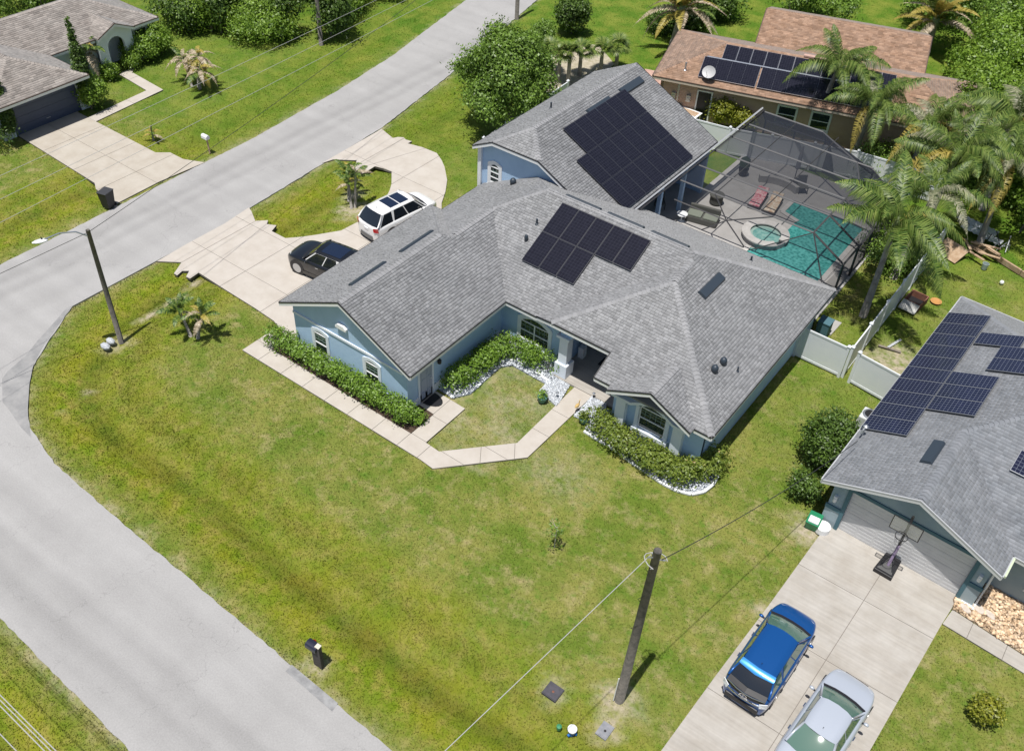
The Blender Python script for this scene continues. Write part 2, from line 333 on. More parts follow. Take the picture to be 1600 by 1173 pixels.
class MB:
    def __init__(s): s.v = []; s.f = []; s.mi = []; s.uv = None; s.ch = []
    def add(s, vs, fs, mi=0):
        b = len(s.v); s.ch.append((list(vs), list(fs), mi)); s.v += [tuple(v) for v in vs]
        for f in fs: s.f.append([b+i for i in f]); s.mi.append(mi)
    def box(s, x0, x1, y0, y1, z0, z1, mi=0):
        s.add([(x0,y0,z0),(x1,y0,z0),(x1,y1,z0),(x0,y1,z0),(x0,y0,z1),(x1,y0,z1),(x1,y1,z1),(x0,y1,z1)],
              [(0,3,2,1),(4,5,6,7),(0,1,5,4),(1,2,6,5),(2,3,7,6),(3,0,4,7)], mi)
    def obox(s, o, U, V, W, mi=0):
        o, U, V, W = map(Vector, (o, U, V, W))
        p = [o, o+U, o+U+V, o+V]; s.add(p+[q+W for q in p], [(0,3,2,1),(4,5,6,7),(0,1,5,4),(1,2,6,5),(2,3,7,6),(3,0,4,7)], mi)
    def prism(s, poly, z0, z1, mi=0, bottom=True):
        n = len(poly)
        vs = [(p[0], p[1], z0) for p in poly]+[(p[0], p[1], z1) for p in poly]
        a = sum(poly[i][0]*poly[(i+1)%n][1]-poly[(i+1)%n][0]*poly[i][1] for i in range(n))
        top = list(range(n, 2*n)); fs = [top if a > 0 else top[::-1]]
        if bottom: fs.append(list(range(n))[::-1] if a > 0 else list(range(n)))
        for i in range(n):
            j = (i+1) % n; q = (i, j, n+j, n+i); fs.append(q if a > 0 else q[::-1])
        s.add(vs, fs, mi)
    def extr(s, poly, vec, mi=0):
        n = len(poly); vec = Vector(vec); P = [Vector(p) for p in poly]
        fs = [list(range(n))[::-1], list(range(n, 2*n))]+[(i, (i+1)%n, n+(i+1)%n, n+i) for i in range(n)]
        s.add(P+[p+vec for p in P], fs, mi)
    def tube(s, pts, r, n=6, mi=0, cap=True):
        pts = [Vector(p) for p in pts]; k = len(pts); rs = r if isinstance(r, (list, tuple)) else [r]*k
        vs = []
        for i, p in enumerate(pts):
            d = (pts[min(i+1, k-1)]-pts[max(i-1, 0)]).normalized()
            a = d.cross(Vector((0, 0, 1)))
            if a.length < 1e-3: a = Vector((1, 0, 0))
            a.normalize(); b = d.cross(a)
            vs += [p+rs[i]*(math.cos(2*math.pi*j/n)*a+math.sin(2*math.pi*j/n)*b) for j in range(n)]
        fs = [(i*n+j, i*n+(j+1)%n, (i+1)*n+(j+1)%n, (i+1)*n+j) for i in range(k-1) for j in range(n)]
        if cap: fs += [list(range(n)), list(range((k-1)*n, k*n))[::-1]]
        s.add(vs, fs, mi)
    def lathe(s, prof, c=(0, 0, 0), n=16, mi=0, axis='z'):
        vs = []
        for r_, h in prof:
            for j in range(n):
                a = 2*math.pi*j/n; x, y = r_*math.cos(a), r_*math.sin(a)
                vs.append((c[0]+x, c[1]+y, c[2]+h) if axis == 'z' else (c[0]+x, c[1]+h, c[2]+y))
        k = len(prof); fs = [(i*n+j, i*n+(j+1)%n, (i+1)*n+(j+1)%n, (i+1)*n+j) for i in range(k-1) for j in range(n)]
        fs += [list(range(n))[::-1], list(range((k-1)*n, k*n))]
        s.add(vs, fs, mi)
    def build(s, name, mats, parent=None, smooth=False, label=None, cat=None, group=None, kind=None, subsurf=0, bevel=0, origin=None):
        if not isinstance(mats, (list, tuple)): mats = [mats]
        v = np.array(s.v, dtype=float)
        o0 = np.array([(v[:,0].min()+v[:,0].max())/2, (v[:,1].min()+v[:,1].max())/2, v[:,2].min()]) if origin is None else np.array(origin, float)
        me = bpy.data.meshes.new(name); me.from_pydata((v-o0).tolist(), [], s.f)
        for m in mats: me.materials.append(m)
        if len(mats) > 1: me.polygons.foreach_set('material_index', s.mi)
        if smooth: me.polygons.foreach_set('use_smooth', [True]*len(me.polygons))
        if s.uv:
            l = me.uv_layers.new(name='UVMap'); l.data.foreach_set('uv', [c for u in s.uv for c in u])
        me.update()
        o = bpy.data.objects.new(name, me); col.objects.link(o)
        o.location = o0
        if parent is not None:
            o.parent = parent; o.location = Vector(o0)-WP.get(parent.name, Vector((0, 0, 0)))
        if subsurf: md = o.modifiers.new('sub', 'SUBSURF'); md.levels = subsurf; md.render_levels = subsurf
        if bevel: md = o.modifiers.new('bev', 'BEVEL'); md.width = bevel; md.segments = 2; md.limit_method = 'ANGLE'
        return meta(o, label, cat, group, kind)
def each(q, name, mats, parent, **k):
    """every shape of the builder as an object of its own"""
    out = []
    for vs, fs, mi in q.ch:
        m_ = MB(); m_.add(vs, fs, mi); out.append(m_.build(name, mats, parent, **k))
    return out
WP = {}
def wroot(name, loc, label, cat, group=None):
    o = root(name, loc, label, cat, 0, group); WP[o.name] = Vector(loc)
    return o

def np_mesh(name, V, F, mats, tone=None, parent=None, loc=(0, 0, 0), attrs=None, smooth=False):
    V = np.asarray(V, dtype=np.float32); F = np.asarray(F, dtype=np.int32); k = F.shape[1]
    me = bpy.data.meshes.new(name)
    me.vertices.add(len(V)); me.vertices.foreach_set('co', (V-np.asarray(loc, dtype=np.float32)).ravel())
    me.loops.add(F.size); me.loops.foreach_set('vertex_index', F.ravel())
    me.polygons.add(len(F)); me.polygons.foreach_set('loop_start', np.arange(0, F.size, k, dtype=np.int32))
    me.update(calc_edges=True)
    if smooth: me.polygons.foreach_set('use_smooth', [True]*len(F))
    for m in (mats if isinstance(mats, (list, tuple)) else [mats]): me.materials.append(m)
    if tone is not None:
        a = me.attributes.new('tone', 'FLOAT', 'FACE'); a.data.foreach_set('value', np.asarray(tone, dtype=np.float32))
    for k_, val in (attrs or {}).items():
        a = me.attributes.new(k_, 'FLOAT', 'POINT'); a.data.foreach_set('value', np.asarray(val, dtype=np.float32))
    o = bpy.data.objects.new(name, me); col.objects.link(o); o.location = loc
    if parent is not None: o.parent = parent
    return o

def inside(poly, X, Y):
    c = np.zeros(X.shape, bool); n = len(poly)
    for i in range(n):
        x1, y1 = poly[i][0], poly[i][1]; x2, y2 = poly[(i+1)%n][0], poly[(i+1)%n][1]
        if y1 == y2: continue
        t = ((y1 > Y) != (y2 > Y)) & (X < (x2-x1)*(Y-y1)/(y2-y1)+x1); c ^= t
    return c
def clip(poly, a, b, c):
    """keep a*x+b*y<=c"""
    out = []
    for i in range(len(poly)):
        p, q = poly[i], poly[(i+1)%len(poly)]; dp, dq = a*p[0]+b*p[1]-c, a*q[0]+b*q[1]-c
        if dp <= 0: out.append(p)
        if (dp < 0 < dq) or (dq < 0 < dp):
            t = dp/(dp-dq); out.append((p[0]+t*(q[0]-p[0]), p[1]+t*(q[1]-p[1])))
    return out
def clip_multi(poly, a, b, c):
    """half-plane clip of a concave polygon, returned as separate pieces"""
    n = len(poly); d = [a*p[0]+b*p[1]-c+1e-7 for p in poly]
    if all(x <= 0 for x in d): return [list(poly)]
    if all(x > 0 for x in d): return []
    st = next(i for i in range(n) if d[i] > 0 and d[(i+1)%n] <= 0)
    chains = []; cur = None
    for k in range(n):
        i = (st+k) % n; j = (i+1) % n; p, q = poly[i], poly[j]
        if d[i] > 0 and d[j] <= 0:
            t = d[i]/(d[i]-d[j]); cur = [(p[0]+t*(q[0]-p[0]), p[1]+t*(q[1]-p[1])), q]
        elif d[i] <= 0 and d[j] > 0:
            t = d[i]/(d[i]-d[j]); cur.append((p[0]+t*(q[0]-p[0]), p[1]+t*(q[1]-p[1]))); chains.append(cur); cur = None
        elif d[i] <= 0: cur.append(q)
    key = lambda p: -b*p[0]+a*p[1]
    ends = sorted([(key(ch[0]), ci, 0) for ci, ch in enumerate(chains)]+[(key(ch[-1]), ci, 1) for ci, ch in enumerate(chains)])
    mate = {}
    for i in range(0, len(ends)-1, 2):
        e, g_ = ends[i], ends[i+1]; mate[e[1:]] = g_[1:]; mate[g_[1:]] = e[1:]
    used = set(); out = []
    for ci in range(len(chains)):
        if ci in used: continue
        pts = []; x = ci
        while x not in used:
            used.add(x); pts += chains[x]; nx_ = mate.get((x, 1))
            if nx_ is None or nx_[1] != 0: break
            x = nx_[0]
        out.append(pts)
    return out
def area(t): return abs(sum(t[i][0]*t[(i+1)%len(t)][1]-t[(i+1)%len(t)][0]*t[i][1] for i in range(len(t))))/2
def cells(poly, cuts, gap=.012):
    """split a polygon by straight joints ((x,y),(x,y)), leaving a gap"""
    ps = [list(poly)]
    for (p, q) in cuts:
        nx, ny = q[1]-p[1], p[0]-q[0]; l = math.hypot(nx, ny); nx /= l; ny /= l; c = nx*p[0]+ny*p[1]; nw = []
        for s in ps:
            for t in clip_multi(s, nx, ny, c-gap)+clip_multi(s, -nx, -ny, -(c+gap)):
                if len(t) > 2 and area(t) > .03: nw.append(t)
        ps = nw
    return ps
def P2(*pts): return [tuple(at(*p)[:2]) for p in pts]

# ------------------------------------------------------------------ the ground
UP_FAR = [(-44.1, 16.8), (-44.2, 26), (-44.35, 34.2), (-45.0, 42), (-45.94, 48.6), (-48.6, 60.5), (-56, 92), (-66, 140)]
UP_NEAR = [(-38.4, 17.0), (-38.3, 26), (-38.6, 30.6), (-39.23, 40.3), (-40.98, 49.7), (-44.35, 64.5), (-51, 93), (-60.5, 140)]
INNER = [(-38.4, 17.0), (-37.96, 16.33), (-36.9, 14.7), (-35.9, 13.2), (-34.6, 12.0), (-32.6, 11.0), (-30, 10.42), (-25.4, 10.25), (-18.9, 10.12), (-10.8, 9.9), (40, 9.3)]
OUTER = [(-44.1, 16.8), (-43.7, 12.5), (-42.0, 8.8), (-38.8, 6.3), (-34, 5.1), (-25.1, 4.95), (-17.4, 4.72), (40, 3.7)]
def jag(pts, amp=.05, step=.3):
    out = []
    for i in range(len(pts)-1):
        a, b = pts[i], pts[i+1]; L = math.hypot(b[0]-a[0], b[1]-a[1])
        if L > 45: out.append(a); continue
        n = max(1, int(L/step))
        for k in range(n):
            t = k/n; out.append((a[0]+t*(b[0]-a[0])+random.uniform(-amp, amp)*.6, a[1]+t*(b[1]-a[1])+random.uniform(-amp, amp)*.6))
    out.append(pts[-1]); return out
road_poly = jag(UP_NEAR[::-1][:-1], .05)+jag(INNER, .05)+jag(OUTER[::-1][:-1], .05)+jag(UP_FAR, .05)

drive_poly = P2((596.4,202.3),(613.8,216.6),(622,215),(631,215.6),(634,219),(643.5,221.7),(637,225),(660,231),(682.4,240),(690,251),(694.6,261.6),(698.7,282),(696,300),(690,318))+[(-28.6,33.6),(-27.9,33.4),(-27.75,21.75)]+\
    P2((428,502),(400,483),(355,455),(310.7,426.6),(297,436),(291,433),(296,424),(285,424),(277,431),(272,428),(284,410.5),(245.5,409))+[(-38.32,24),(-38.3,26.5)]+\
    P2((389,325),(393,331),(399,346),(419,345),(417,351),(432,353),(424.6,361.9),(446,373),(470,371),(492,368),(533,361),(568,343),(596,320),(604.6,306.6),(609,298),(611.8,288),(612,268.8),(599,264),(586,260.6),(578,265.7),(566,272),(553.5,264.7),(557.5,251.4),(520.7,250))+[(-38.9,34.6)]
walk_poly = [(-29.5,20.06),(-18.45,20.08),(-17.68,20.02),(-14.95,23.05),(-14.88,28.0),(-15.85,28.0),(-15.80,23.45),(-18.1,20.93),(-18.88,20.97),(-18.88,23.66),(-20.66,23.70),(-20.66,22.55),(-19.72,22.50),(-19.72,20.97),(-28.5,20.97),(-28.5,21.75),(-29.5,21.75)]
nh_drive = [(-4.3,9.6)]+P2((1032.7,1173),(1120,1053),(1200,947),(1250,878),(1276,842),(1290,824),(1304,815))+[(-3.05,27.95),(2.05,27.75)]+P2((1494,935),(1487,950),(1471,975.3),(1358.6,1173))+[(1.2,9.6)]
nh_walk = P2((1472.5,974.5),(1488,952.5),(1640,1051),(1640,1076))
tl_drive = P2((122.8,176.5),(243,239),(266,239),(286.5,249.4),(320,254.5))+[(-44.5,27),(-44.4,24)]+P2((184,324),(168,322),(166,309),(150,296),(148,286.5),(28,212))+[(-55.6,24.75),(-55.6,29.2)]
tl_walk = P2((138,184),(150,190.5),(255,141),(207,114))+[(-57.9,35.3),(-57.9,34.3)]+P2((187,117),(229,142))
foot = [[(-27.7,21.9),(-20.7,21.9),(-20.7,28.7),(-8.9,28.7),(-8.9,38.9),(-10,39.3),(-9.3,51.5),(-12.5,53),(-19.5,53.5),(-27.6,47),(-27.6,35.7)],
        [(-13.4,26.9),(-8.9,26.9),(-8.9,29),(-13.4,29)], [(-17.2,28),(-13.2,28),(-13.2,31),(-17.2,31)],
        [(-3.6,27.9),(12,27.5),(13,43),(-3.2,43)], [(-66,22),(-55.6,24),(-55.6,29.5),(-58.4,30),(-58.4,38),(-66,38)]]
beds = [[(-29.0,20.98),(-19.75,20.98),(-19.75,22.5),(-20.7,22.5),(-20.7,21.9),(-29.0,21.9)],
        [(-20.7,23.75),(-19.3,23.75),(-18.95,24.6),(-19.05,27.2),(-17.0,27.2),(-17.0,28.7),(-20.7,28.7)]]
hard = [road_poly, drive_poly, walk_poly, nh_drive, nh_walk, tl_drive, tl_walk]+foot+beds

def seg_dist(X, Y, pts):
    d = np.full(X.shape, 1e9)
    for a, b in zip(pts[:-1], pts[1:]):
        ax, ay, bx, by = a[0], a[1], b[0], b[1]; L = (bx-ax)**2+(by-ay)**2+1e-9
        t = np.clip(((X-ax)*(bx-ax)+(Y-ay)*(by-ay))/L, 0, 1)
        d = np.minimum(d, np.hypot(X-ax-t*(bx-ax), Y-ay-t*(by-ay)))
    return d
EDGE_IN = UP_NEAR[::-1][:-1]+INNER; EDGE_OUT = UP_FAR[::-1][:-1]+OUTER
def wob(X, Y, s, ph=0):
    return np.sin(X*s+ph+1.7*np.sin(Y*s*.7+ph))+np.sin(Y*s*1.3-ph*2+1.3*np.sin(X*s*.9))
def field(X, Y):
    di, do = seg_dist(X, Y, EDGE_IN), seg_dist(X, Y, EDGE_OUT)
    d = np.minimum(di, do); w = wob(X, Y, .9, 1)*.18
    w2_ = wob(X, Y, .35, 2)*.22+wob(X, Y, 2.3, 5)*.05
    gs = lambda c, ww: np.exp(-((d-c+w2_)/ww)**2)
    lush = np.clip(.95*gs(1.7, .95)+.7*gs(3.4, 1.1)+.55*gs(5.0, .8), 0, .95)
    deep = np.clip(.85*gs(2.75, .48)+.45*gs(4.25, .4)+.2*gs(.9, .3), 0, 1)*(.82+.12*wob(X, Y, 1.7, 3))
    deep = np.clip(deep, 0, 1)
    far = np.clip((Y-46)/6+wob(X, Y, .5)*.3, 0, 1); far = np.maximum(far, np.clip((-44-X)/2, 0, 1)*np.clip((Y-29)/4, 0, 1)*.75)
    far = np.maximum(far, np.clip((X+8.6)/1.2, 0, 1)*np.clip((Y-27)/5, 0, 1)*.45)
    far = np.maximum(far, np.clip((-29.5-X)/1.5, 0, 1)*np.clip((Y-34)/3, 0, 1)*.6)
    bare = np.clip(.95-d/.26+wob(X, Y, 3.1, 2)*.25, 0, 1)*.6
    # worn spots: pole feet, sandy corner of the neighbour's back yard, tracks
    for (cx, cy, r_) in ((-5.9,15.9,.75),(-5.6,14.8,.5),(-34.5,16.8,.6),(-14.9,10.6,.45),(-3.9,27.0,.7),(-5.3,38.6,1.1),(-4.4,39.4,1.3),(-4.9,36.9+3,.9),(-33.9,32.1,.9),(-35.3,33.4,.6),(-3.6,22.5,.35),(-7.9,14.9,.45)):
        bare = np.maximum(bare, np.clip(1.4-np.hypot(X-cx, Y-cy)/r_+wob(X, Y, 4, cx)*.15, 0, 1))
    tr = seg_dist(X, Y, [tuple(at(*p)[:2]) for p in ((312,432),(262,470),(225,492),(208,497))]); bare = np.maximum(bare, np.clip(1.1-tr/.22+wob(X, Y, 3.3)*.25, 0, 1))
    tr = seg_dist(X, Y, [tuple(at(*p)[:2]) for p in ((145,600),(118,628),(84,645))]); bare = np.maximum(bare, np.clip(.9-tr/.2+wob(X, Y, 3.3)*.3, 0, 1))
    dry = ((X > -19.6) & (X < -15.8) & (Y > 21) & (Y < 27.4)); bare = np.maximum(bare, np.where(dry, .30+.1*wob(X, Y, 2.2, 1), 0))
    bare = np.maximum(bare, np.clip(.42-np.hypot((X+13.5)/2.6, (Y-23.2)/1.8)*.4, 0, .4))
    z = -.045-.24*np.exp(-((d-2.8)/1.0)**2)*np.clip(d/.6, 0, 1)
    onroad = inside(road_poly, X, Y); z = np.where(onroad, -.09, z)
    z = z+.012*wob(X, Y, 1.6, 4)
    for p in (drive_poly, walk_poly, nh_drive, tl_drive): z = np.where(inside(p, X, Y), np.minimum(z, -.06), z)
    return dict(lush=lush, deep=deep, far=far, bare=bare), z
xs = np.concatenate([[-900, -300, -150, -110], np.arange(-84, 20, .4), [30, 60, 150, 300, 900]])
ys = np.concatenate([[-900, -300, -80, -20, -6], np.arange(0, 104, .4), [112, 130, 160, 300, 600, 1200]])
GX, GY = np.meshgrid(xs, ys); att, GZ = field(GX, GY)
GZ = np.where((GX < -84) | (GX > 20) | (GY > 104) | (GY < -2), -.06, GZ)
# cut the pool basin
nx, ny = len(xs), len(ys)
Fg = []
I, J = np.meshgrid(np.arange(nx-1), np.arange(ny-1)); k0 = (J*nx+I).ravel()
Fg = np.stack([k0, k0+1, k0+nx+1, k0+nx], 1)
cxm = (GX[:-1, :-1]+GX[1:, 1:]).ravel()/2; cym = (GY[:-1, :-1]+GY[1:, 1:]).ravel()/2
keep = ~((cxm > -15.5) & (cxm < -10) & (cym > 40) & (cym < 50))
g = np_mesh('lawn_ground', np.stack([GX.ravel(), GY.ravel(), GZ.ravel()], 1), Fg[keep], MATS['lawn'], attrs={k: v.ravel() for k, v in att.items()}, smooth=True)
meta(g, kind='structure')

m = MB(); m.prism(road_poly, -.2, 0.0); meta(m.build('road', m_road), kind='structure')
m = MB(); m.prism(P2((112,478),(104,481),(88,500),(58,533),(40,556),(12,580),(3,592),(4,628),(14,640),(33,668),(49,684),(44.5,660),(43.5,638),(46,600),(52.5,568),(69,538),(100,496)), .002, .006)
meta(m.build('road_edge_patch', mat('asphalt_worn', lin(.23,.23,.232), .95, lin(.33,.325,.32), scale=1.6, detail=9, bump=.5, bscale=30)), kind='structure')
m = MB(); m.prism(P2((446,1048),(456,1038),(528,1098),(519,1111)), .002, .008); meta(m.build('road_patch', m_patch), kind='structure')

def slabs(name, poly, cuts, m_, z=0.03, base=None, gap=.012, th=.12):
    rt = MB(); rt.prism(poly, z-th-.02, z-.02); o = rt.build(name, base or mat('joint_dark', lin(.20, .18, .16), .95), origin=(0, 0, 0)); meta(o, kind='structure')
    for c in cells(poly, cuts, gap):
        q = MB(); q.prism(c, z-th, z, bottom=False); q.build('slab', m_, o)
    return o
V_ = lambda x: ((x, -100), (x, 200)); H_ = lambda y: ((-200, y), (100, y))
slabs('driveway', drive_poly, [V_(-37.2), V_(-34.1), V_(-31.0), H_(24.3), H_(27.4), H_(30.4), (tuple(at(640,240)[:2]), tuple(at(690,225)[:2])), H_(36.6)], m_conc, z=.035)
slabs('front_walkway', walk_poly, [V_(x) for x in (-28.4,-26.9,-25.5,-24.1,-22.7,-21.2,-19.75,-18.6)]+[H_(21.0), H_(22.4), H_(24.6), H_(26.1)]+[((-17.3,22.9),(-15.9,20.9)), ((-16.3,24.0),(-14.9,22.0))], m_conc, z=.03)
slabs('neighbour_driveway', nh_drive, [((-1.35,9),(-.55,30)), H_(11.5), H_(14.7), H_(18.3), H_(21.9), H_(25.2)], m_conc_old, z=.03)
slabs('neighbour_walkway', nh_walk, [V_(2.9), V_(4.2), V_(5.5)], m_conc_old, z=.025)
m_conc_tan = mat('driveway_concrete_tan', lin(.40, .355, .295), .85, lin(.47, .43, .37), scale=.9, detail=8, bump=.12, bscale=50)
slabs('far_driveway', tl_drive, [V_(-52.5), V_(-49.3), V_(-46.4), H_(26.8)], m_conc_tan, z=.03)
slabs('far_walkway', tl_walk, [V_(-56.6), H_(30.3), H_(32.0)], m_conc, z=.028)

# ------------------------------------------------------------------ grass blades (mown turf)
def turf():
    N = 760000
    u = rng.random(N*3); py = rng.random(N*3)
    # more blades where the grass is nearer
    X = rng.uniform(-72, 8, N*3); Y = rng.uniform(0, 90, N*3)
    D = np.sqrt(X**2+Y**2+900); p = np.clip((44/D)**2.6, 0, 1)
    # only what can be seen
    fx = X*_f.x+Y*_f.y-CH*_f.z; rx = X*_r.x+Y*_r.y-CH*_r.z; uy = X*_u.x+Y*_u.y-CH*_u.z
    vis = (np.abs(rx/fx) < .60) & (np.abs(uy/fx) < .45)
    ok = vis & (rng.random(N*3) < p)
    for q in hard: ok &= ~inside(q, X, Y)
    X, Y = X[ok], Y[ok]
    a, z = field(X, Y)
    k = rng.random(len(X)) > a['bare']*.85; X, Y, z = X[k], Y[k], z[k]; a = {q: v[k] for q, v in a.items()}
    n = len(X); hgt = (.026+.036*rng.random(n))*(1+.35*a['deep']+.25*a['lush']); w = .020+.022*rng.random(n)
    th = rng.uniform(0, 2*np.pi, n); lean = rng.uniform(.2, 1.3, n)*hgt; ph = rng.uniform(0, 2*np.pi, n)
    dx, dy = np.cos(th)*w, np.sin(th)*w
    B1 = np.stack([X-dx, Y-dy, z-.02], 1); B2 = np.stack([X+dx, Y+dy, z-.02], 1)
    T = np.stack([X+np.cos(ph)*lean, Y+np.sin(ph)*lean, z+hgt], 1)
    V = np.empty((n*3, 3)); V[0::3] = B1; V[1::3] = B2; V[2::3] = T
    at3 = {q: np.repeat(v, 3) for q, v in a.items()}
    o = np_mesh('grass', V, np.arange(n*3).reshape(n, 3), MATS['lawn_tuft'], tone=rng.random(n), attrs=at3)
    meta(o, label='mown grass blades covering the lawns and verges', kind='stuff'); print('blades', n)
turf()

# ------------------------------------------------------------------ roofs
def hip(x0, x1, y0, y1, z, s, axis, lo='hip', hi='hip'):
    """facets of a hip or gable roof, edge at height z, slope s; lo/hi are the two ends of the ridge"""
    if axis == 'y':
        w = (x1-x0)/2; xm = (x0+x1)/2; zr = z+s*w; a = y0+(w if lo == 'hip' else 0); b = y1-(w if hi == 'hip' else 0)
        F = [[(x0,y1,z),(x0,y0,z),(xm,a,zr),(xm,b,zr)], [(x1,y0,z),(x1,y1,z),(xm,b,zr),(xm,a,zr)]]
        if lo == 'hip': F.append([(x0,y0,z),(x1,y0,z),(xm,a,zr)])
        if hi == 'hip': F.append([(x1,y1,z),(x0,y1,z),(xm,b,zr)])
    else:
        w = (y1-y0)/2; ym = (y0+y1)/2; zr = z+s*w; a = x0+(w if lo == 'hip' else 0); b = x1-(w if hi == 'hip' else 0)
        F = [[(x0,y0,z),(x1,y0,z),(b,ym,zr),(a,ym,zr)], [(x1,y1,z),(x0,y1,z),(a,ym,zr),(b,ym,zr)]]
        if lo == 'hip': F.append([(x0,y1,z),(x0,y0,z),(a,ym,zr)])
        if hi == 'hip': F.append([(x1,y0,z),(x1,y1,z),(b,ym,zr)])
    return [[Vector(p) for p in f] for f in F]
def plane(f):
    n = Vector((0, 0, 0))
    for i in range(len(f)): n += f[i].cross(f[(i+1)%len(f)])
    n.normalize()
    if n.z < 0: n = -n
    return n, n.dot(f[0])
def zon(pl, x, y): n, d = pl; return (d-n.x*x-n.y*y)/n.z

def shingles(facets, name, m_, parent, ex=.138, wlo=.13, whi=.25, caps=(), skip=(), lift=.020):
    V = []; F = []; T = []
    pls = [plane(f) for f in facets]
    for fi, f in enumerate(facets):
        if fi in skip: continue
        n, d = pls[fi]; e = Vector((0, 0, 1)).cross(n).normalized(); t = n.cross(e)
        o = f[0]; pa = [((p-o).dot(e), (p-o).dot(t)) for p in f]
        a0, a1 = min(p[0] for p in pa), max(p[0] for p in pa); b0, b1 = min(p[1] for p in pa), max(p[1] for p in pa)
        A = []; B = []; W = []
        b = b0+.001
        while b < b1:
            a = a0-random.random()*.3
            while a < a1:
                w = random.uniform(wlo, whi); A.append(a); B.append(b); W.append(w); a += w
            b += ex
        A, B, W = map(np.array, (A, B, W)); bm = B+ex*.5
        ok = inside(pa, A+W*.5, bm)
        L, Rr = A.copy(), A+W
        # keep tabs on the facet: nudge the ends in where they cross a hip or rake
        for _ in range(3):
            bad = ~inside(pa, L+.01, bm) & ok; L[bad] += W[bad]*.16
            bad = ~inside(pa, Rr-.01, bm) & ok; Rr[bad] -= W[bad]*.16
        e_, t_, n_, o_ = (np.array(q) for q in (e, t, n, o))
        Cx = o_[0]+(A+W/2)*e_[0]+bm*t_[0]; Cy = o_[1]+(A+W/2)*e_[1]+bm*t_[1]; Cz = o_[2]+(A+W/2)*e_[2]+bm*t_[2]
        for gi, g_ in enumerate(facets):
            if gi == fi: continue
            zz = zon(pls[gi], Cx, Cy); ok &= ~(inside([(p.x, p.y) for p in g_], Cx, Cy) & (zz > Cz+.012))
        L, Rr, B = L[ok], Rr[ok], B[ok]; k = len(L)
        if not k: continue
        h = lift*(.55+.9*rng.random(k)); g2 = .006
        def pt(a, b, hh): return o_+a[:, None]*e_+b[:, None]*t_+np.asarray(hh)[:, None]*n_
        q = np.stack([pt(L+g2, B-.012, h), pt(Rr-g2, B-.012, h), pt(Rr-g2, B+ex, np.full(k, .004)), pt(L+g2, B+ex, np.full(k, .004)),
                      pt(L+g2, B-.012, np.full(k, -.01)), pt(Rr-g2, B-.012, np.full(k, -.01))], 1).reshape(-1, 3)
        base = sum(len(x) for x in V); i = base+np.arange(k)*6
        F.append(np.stack([i, i+1, i+2, i+3], 1)); F.append(np.stack([i+4, i+5, i+1, i], 1))
        tn = rng.beta(1.6, 1.6, k); T.append(tn); T.append(tn); V.append(q)
    for a, b in caps:
        a, b = Vector(a), Vector(b); L = (b-a).length; dr = (b-a)/L; k = int(L/.2); side = dr.cross(Vector((0, 0, 1))).normalized()
        for j in range(k):
            p = a+dr*(j*.2); q = p+dr*.25; base = sum(len(x) for x in V); dn = Vector((0, 0, -.065))
            V.append(np.array([p-side*.15+dn+Vector((0,0,.035)), p+Vector((0,0,.045)), p+side*.15+dn+Vector((0,0,.035)), q-side*.15+dn+Vector((0,0,.01)), q+Vector((0,0,.016)), q+side*.15+dn+Vector((0,0,.01))]))
            F.append(np.array([[base, base+1, base+4, base+3], [base+1, base+2, base+5, base+4]])); T.append(np.full(2, random.uniform(.35, .75)))
    o = np_mesh(name, np.concatenate(V), np.concatenate(F), m_, tone=np.concatenate(T), parent=parent)
    meta(o, kind='stuff'); return o

def roof(parent, facets, m_, th=.10):
    q = MB()
    for f in facets: q.extr([p-Vector((0, 0, .004)) for p in f][::-1], (0, 0, -th))
    o = q.build('roof', m_, parent, origin=(0, 0, 0)) if not (parent.name in WP) else q.build('roof', m_, parent, origin=(0, 0, 0))
    WP[o.name] = Vector((0, 0, 0)); return o
def board(q, a, b, h=.18, th=.035, drop=.03, out=(0, 0, 0), mi=0):
    a, b, out = Vector(a), Vector(b), Vector(out)
    q.obox(a-Vector((0, 0, drop+h)), b-a, out.normalized()*th, (0, 0, h), mi)
def fascia(parent, segs, m_=None, m2=None):
    q = MB()
    for a, b, out in segs: board(q, a, b, out=out)
    each(q, 'fascia', m_ or m_white, parent)
    q = MB()
    for a, b, out in segs: board(q, Vector(a)+Vector((0, 0, .035)), Vector(b)+Vector((0, 0, .035)), h=.05, th=.05, drop=.03, out=out)
    each(q, 'drip_edge', m2 or m_black, parent)
def wall(q, poly, out, th=.2, mi=0):
    q.extr(poly, Vector(out).normalized()*-th, mi)
def roof_box(parent, pl, cx, cy, du, dv, m_, name='ridge_vent', h=.09, top=.75):
    """low vent or similar box lying on a roof plane; du along the eave, dv up the slope"""
    n, d = pl; e = Vector((0, 0, 1)).cross(n).normalized(); t = n.cross(e); c = Vector((cx, cy, zon(pl, cx, cy)))
    q = MB(); P = [c+a*du/2*e+b*dv/2*t for a, b in ((-1,-1),(1,-1),(1,1),(-1,1))]; Q = [c+a*du/2*.97*e+b*dv/2*top*t+h*n for a, b in ((-1,-1),(1,-1),(1,1),(-1,1))]
    q.add(P+Q, [(4,5,6,7),(0,1,5,4),(1,2,6,5),(2,3,7,6),(3,0,4,7)])
    return q.build(name, m_, parent)
def pipe(parent, pl, cx, cy, r_=.06, h=.35, m_=None, name='vent_pipe'):
    z = zon(pl, cx, cy); q = MB(); q.lathe([(r_*1.8, -.03), (r_*1.8, .03), (r_, .06), (r_, h), (r_*.8, h)], (cx, cy, z), 10)
    return q.build(name, m_ or m_vent, parent)
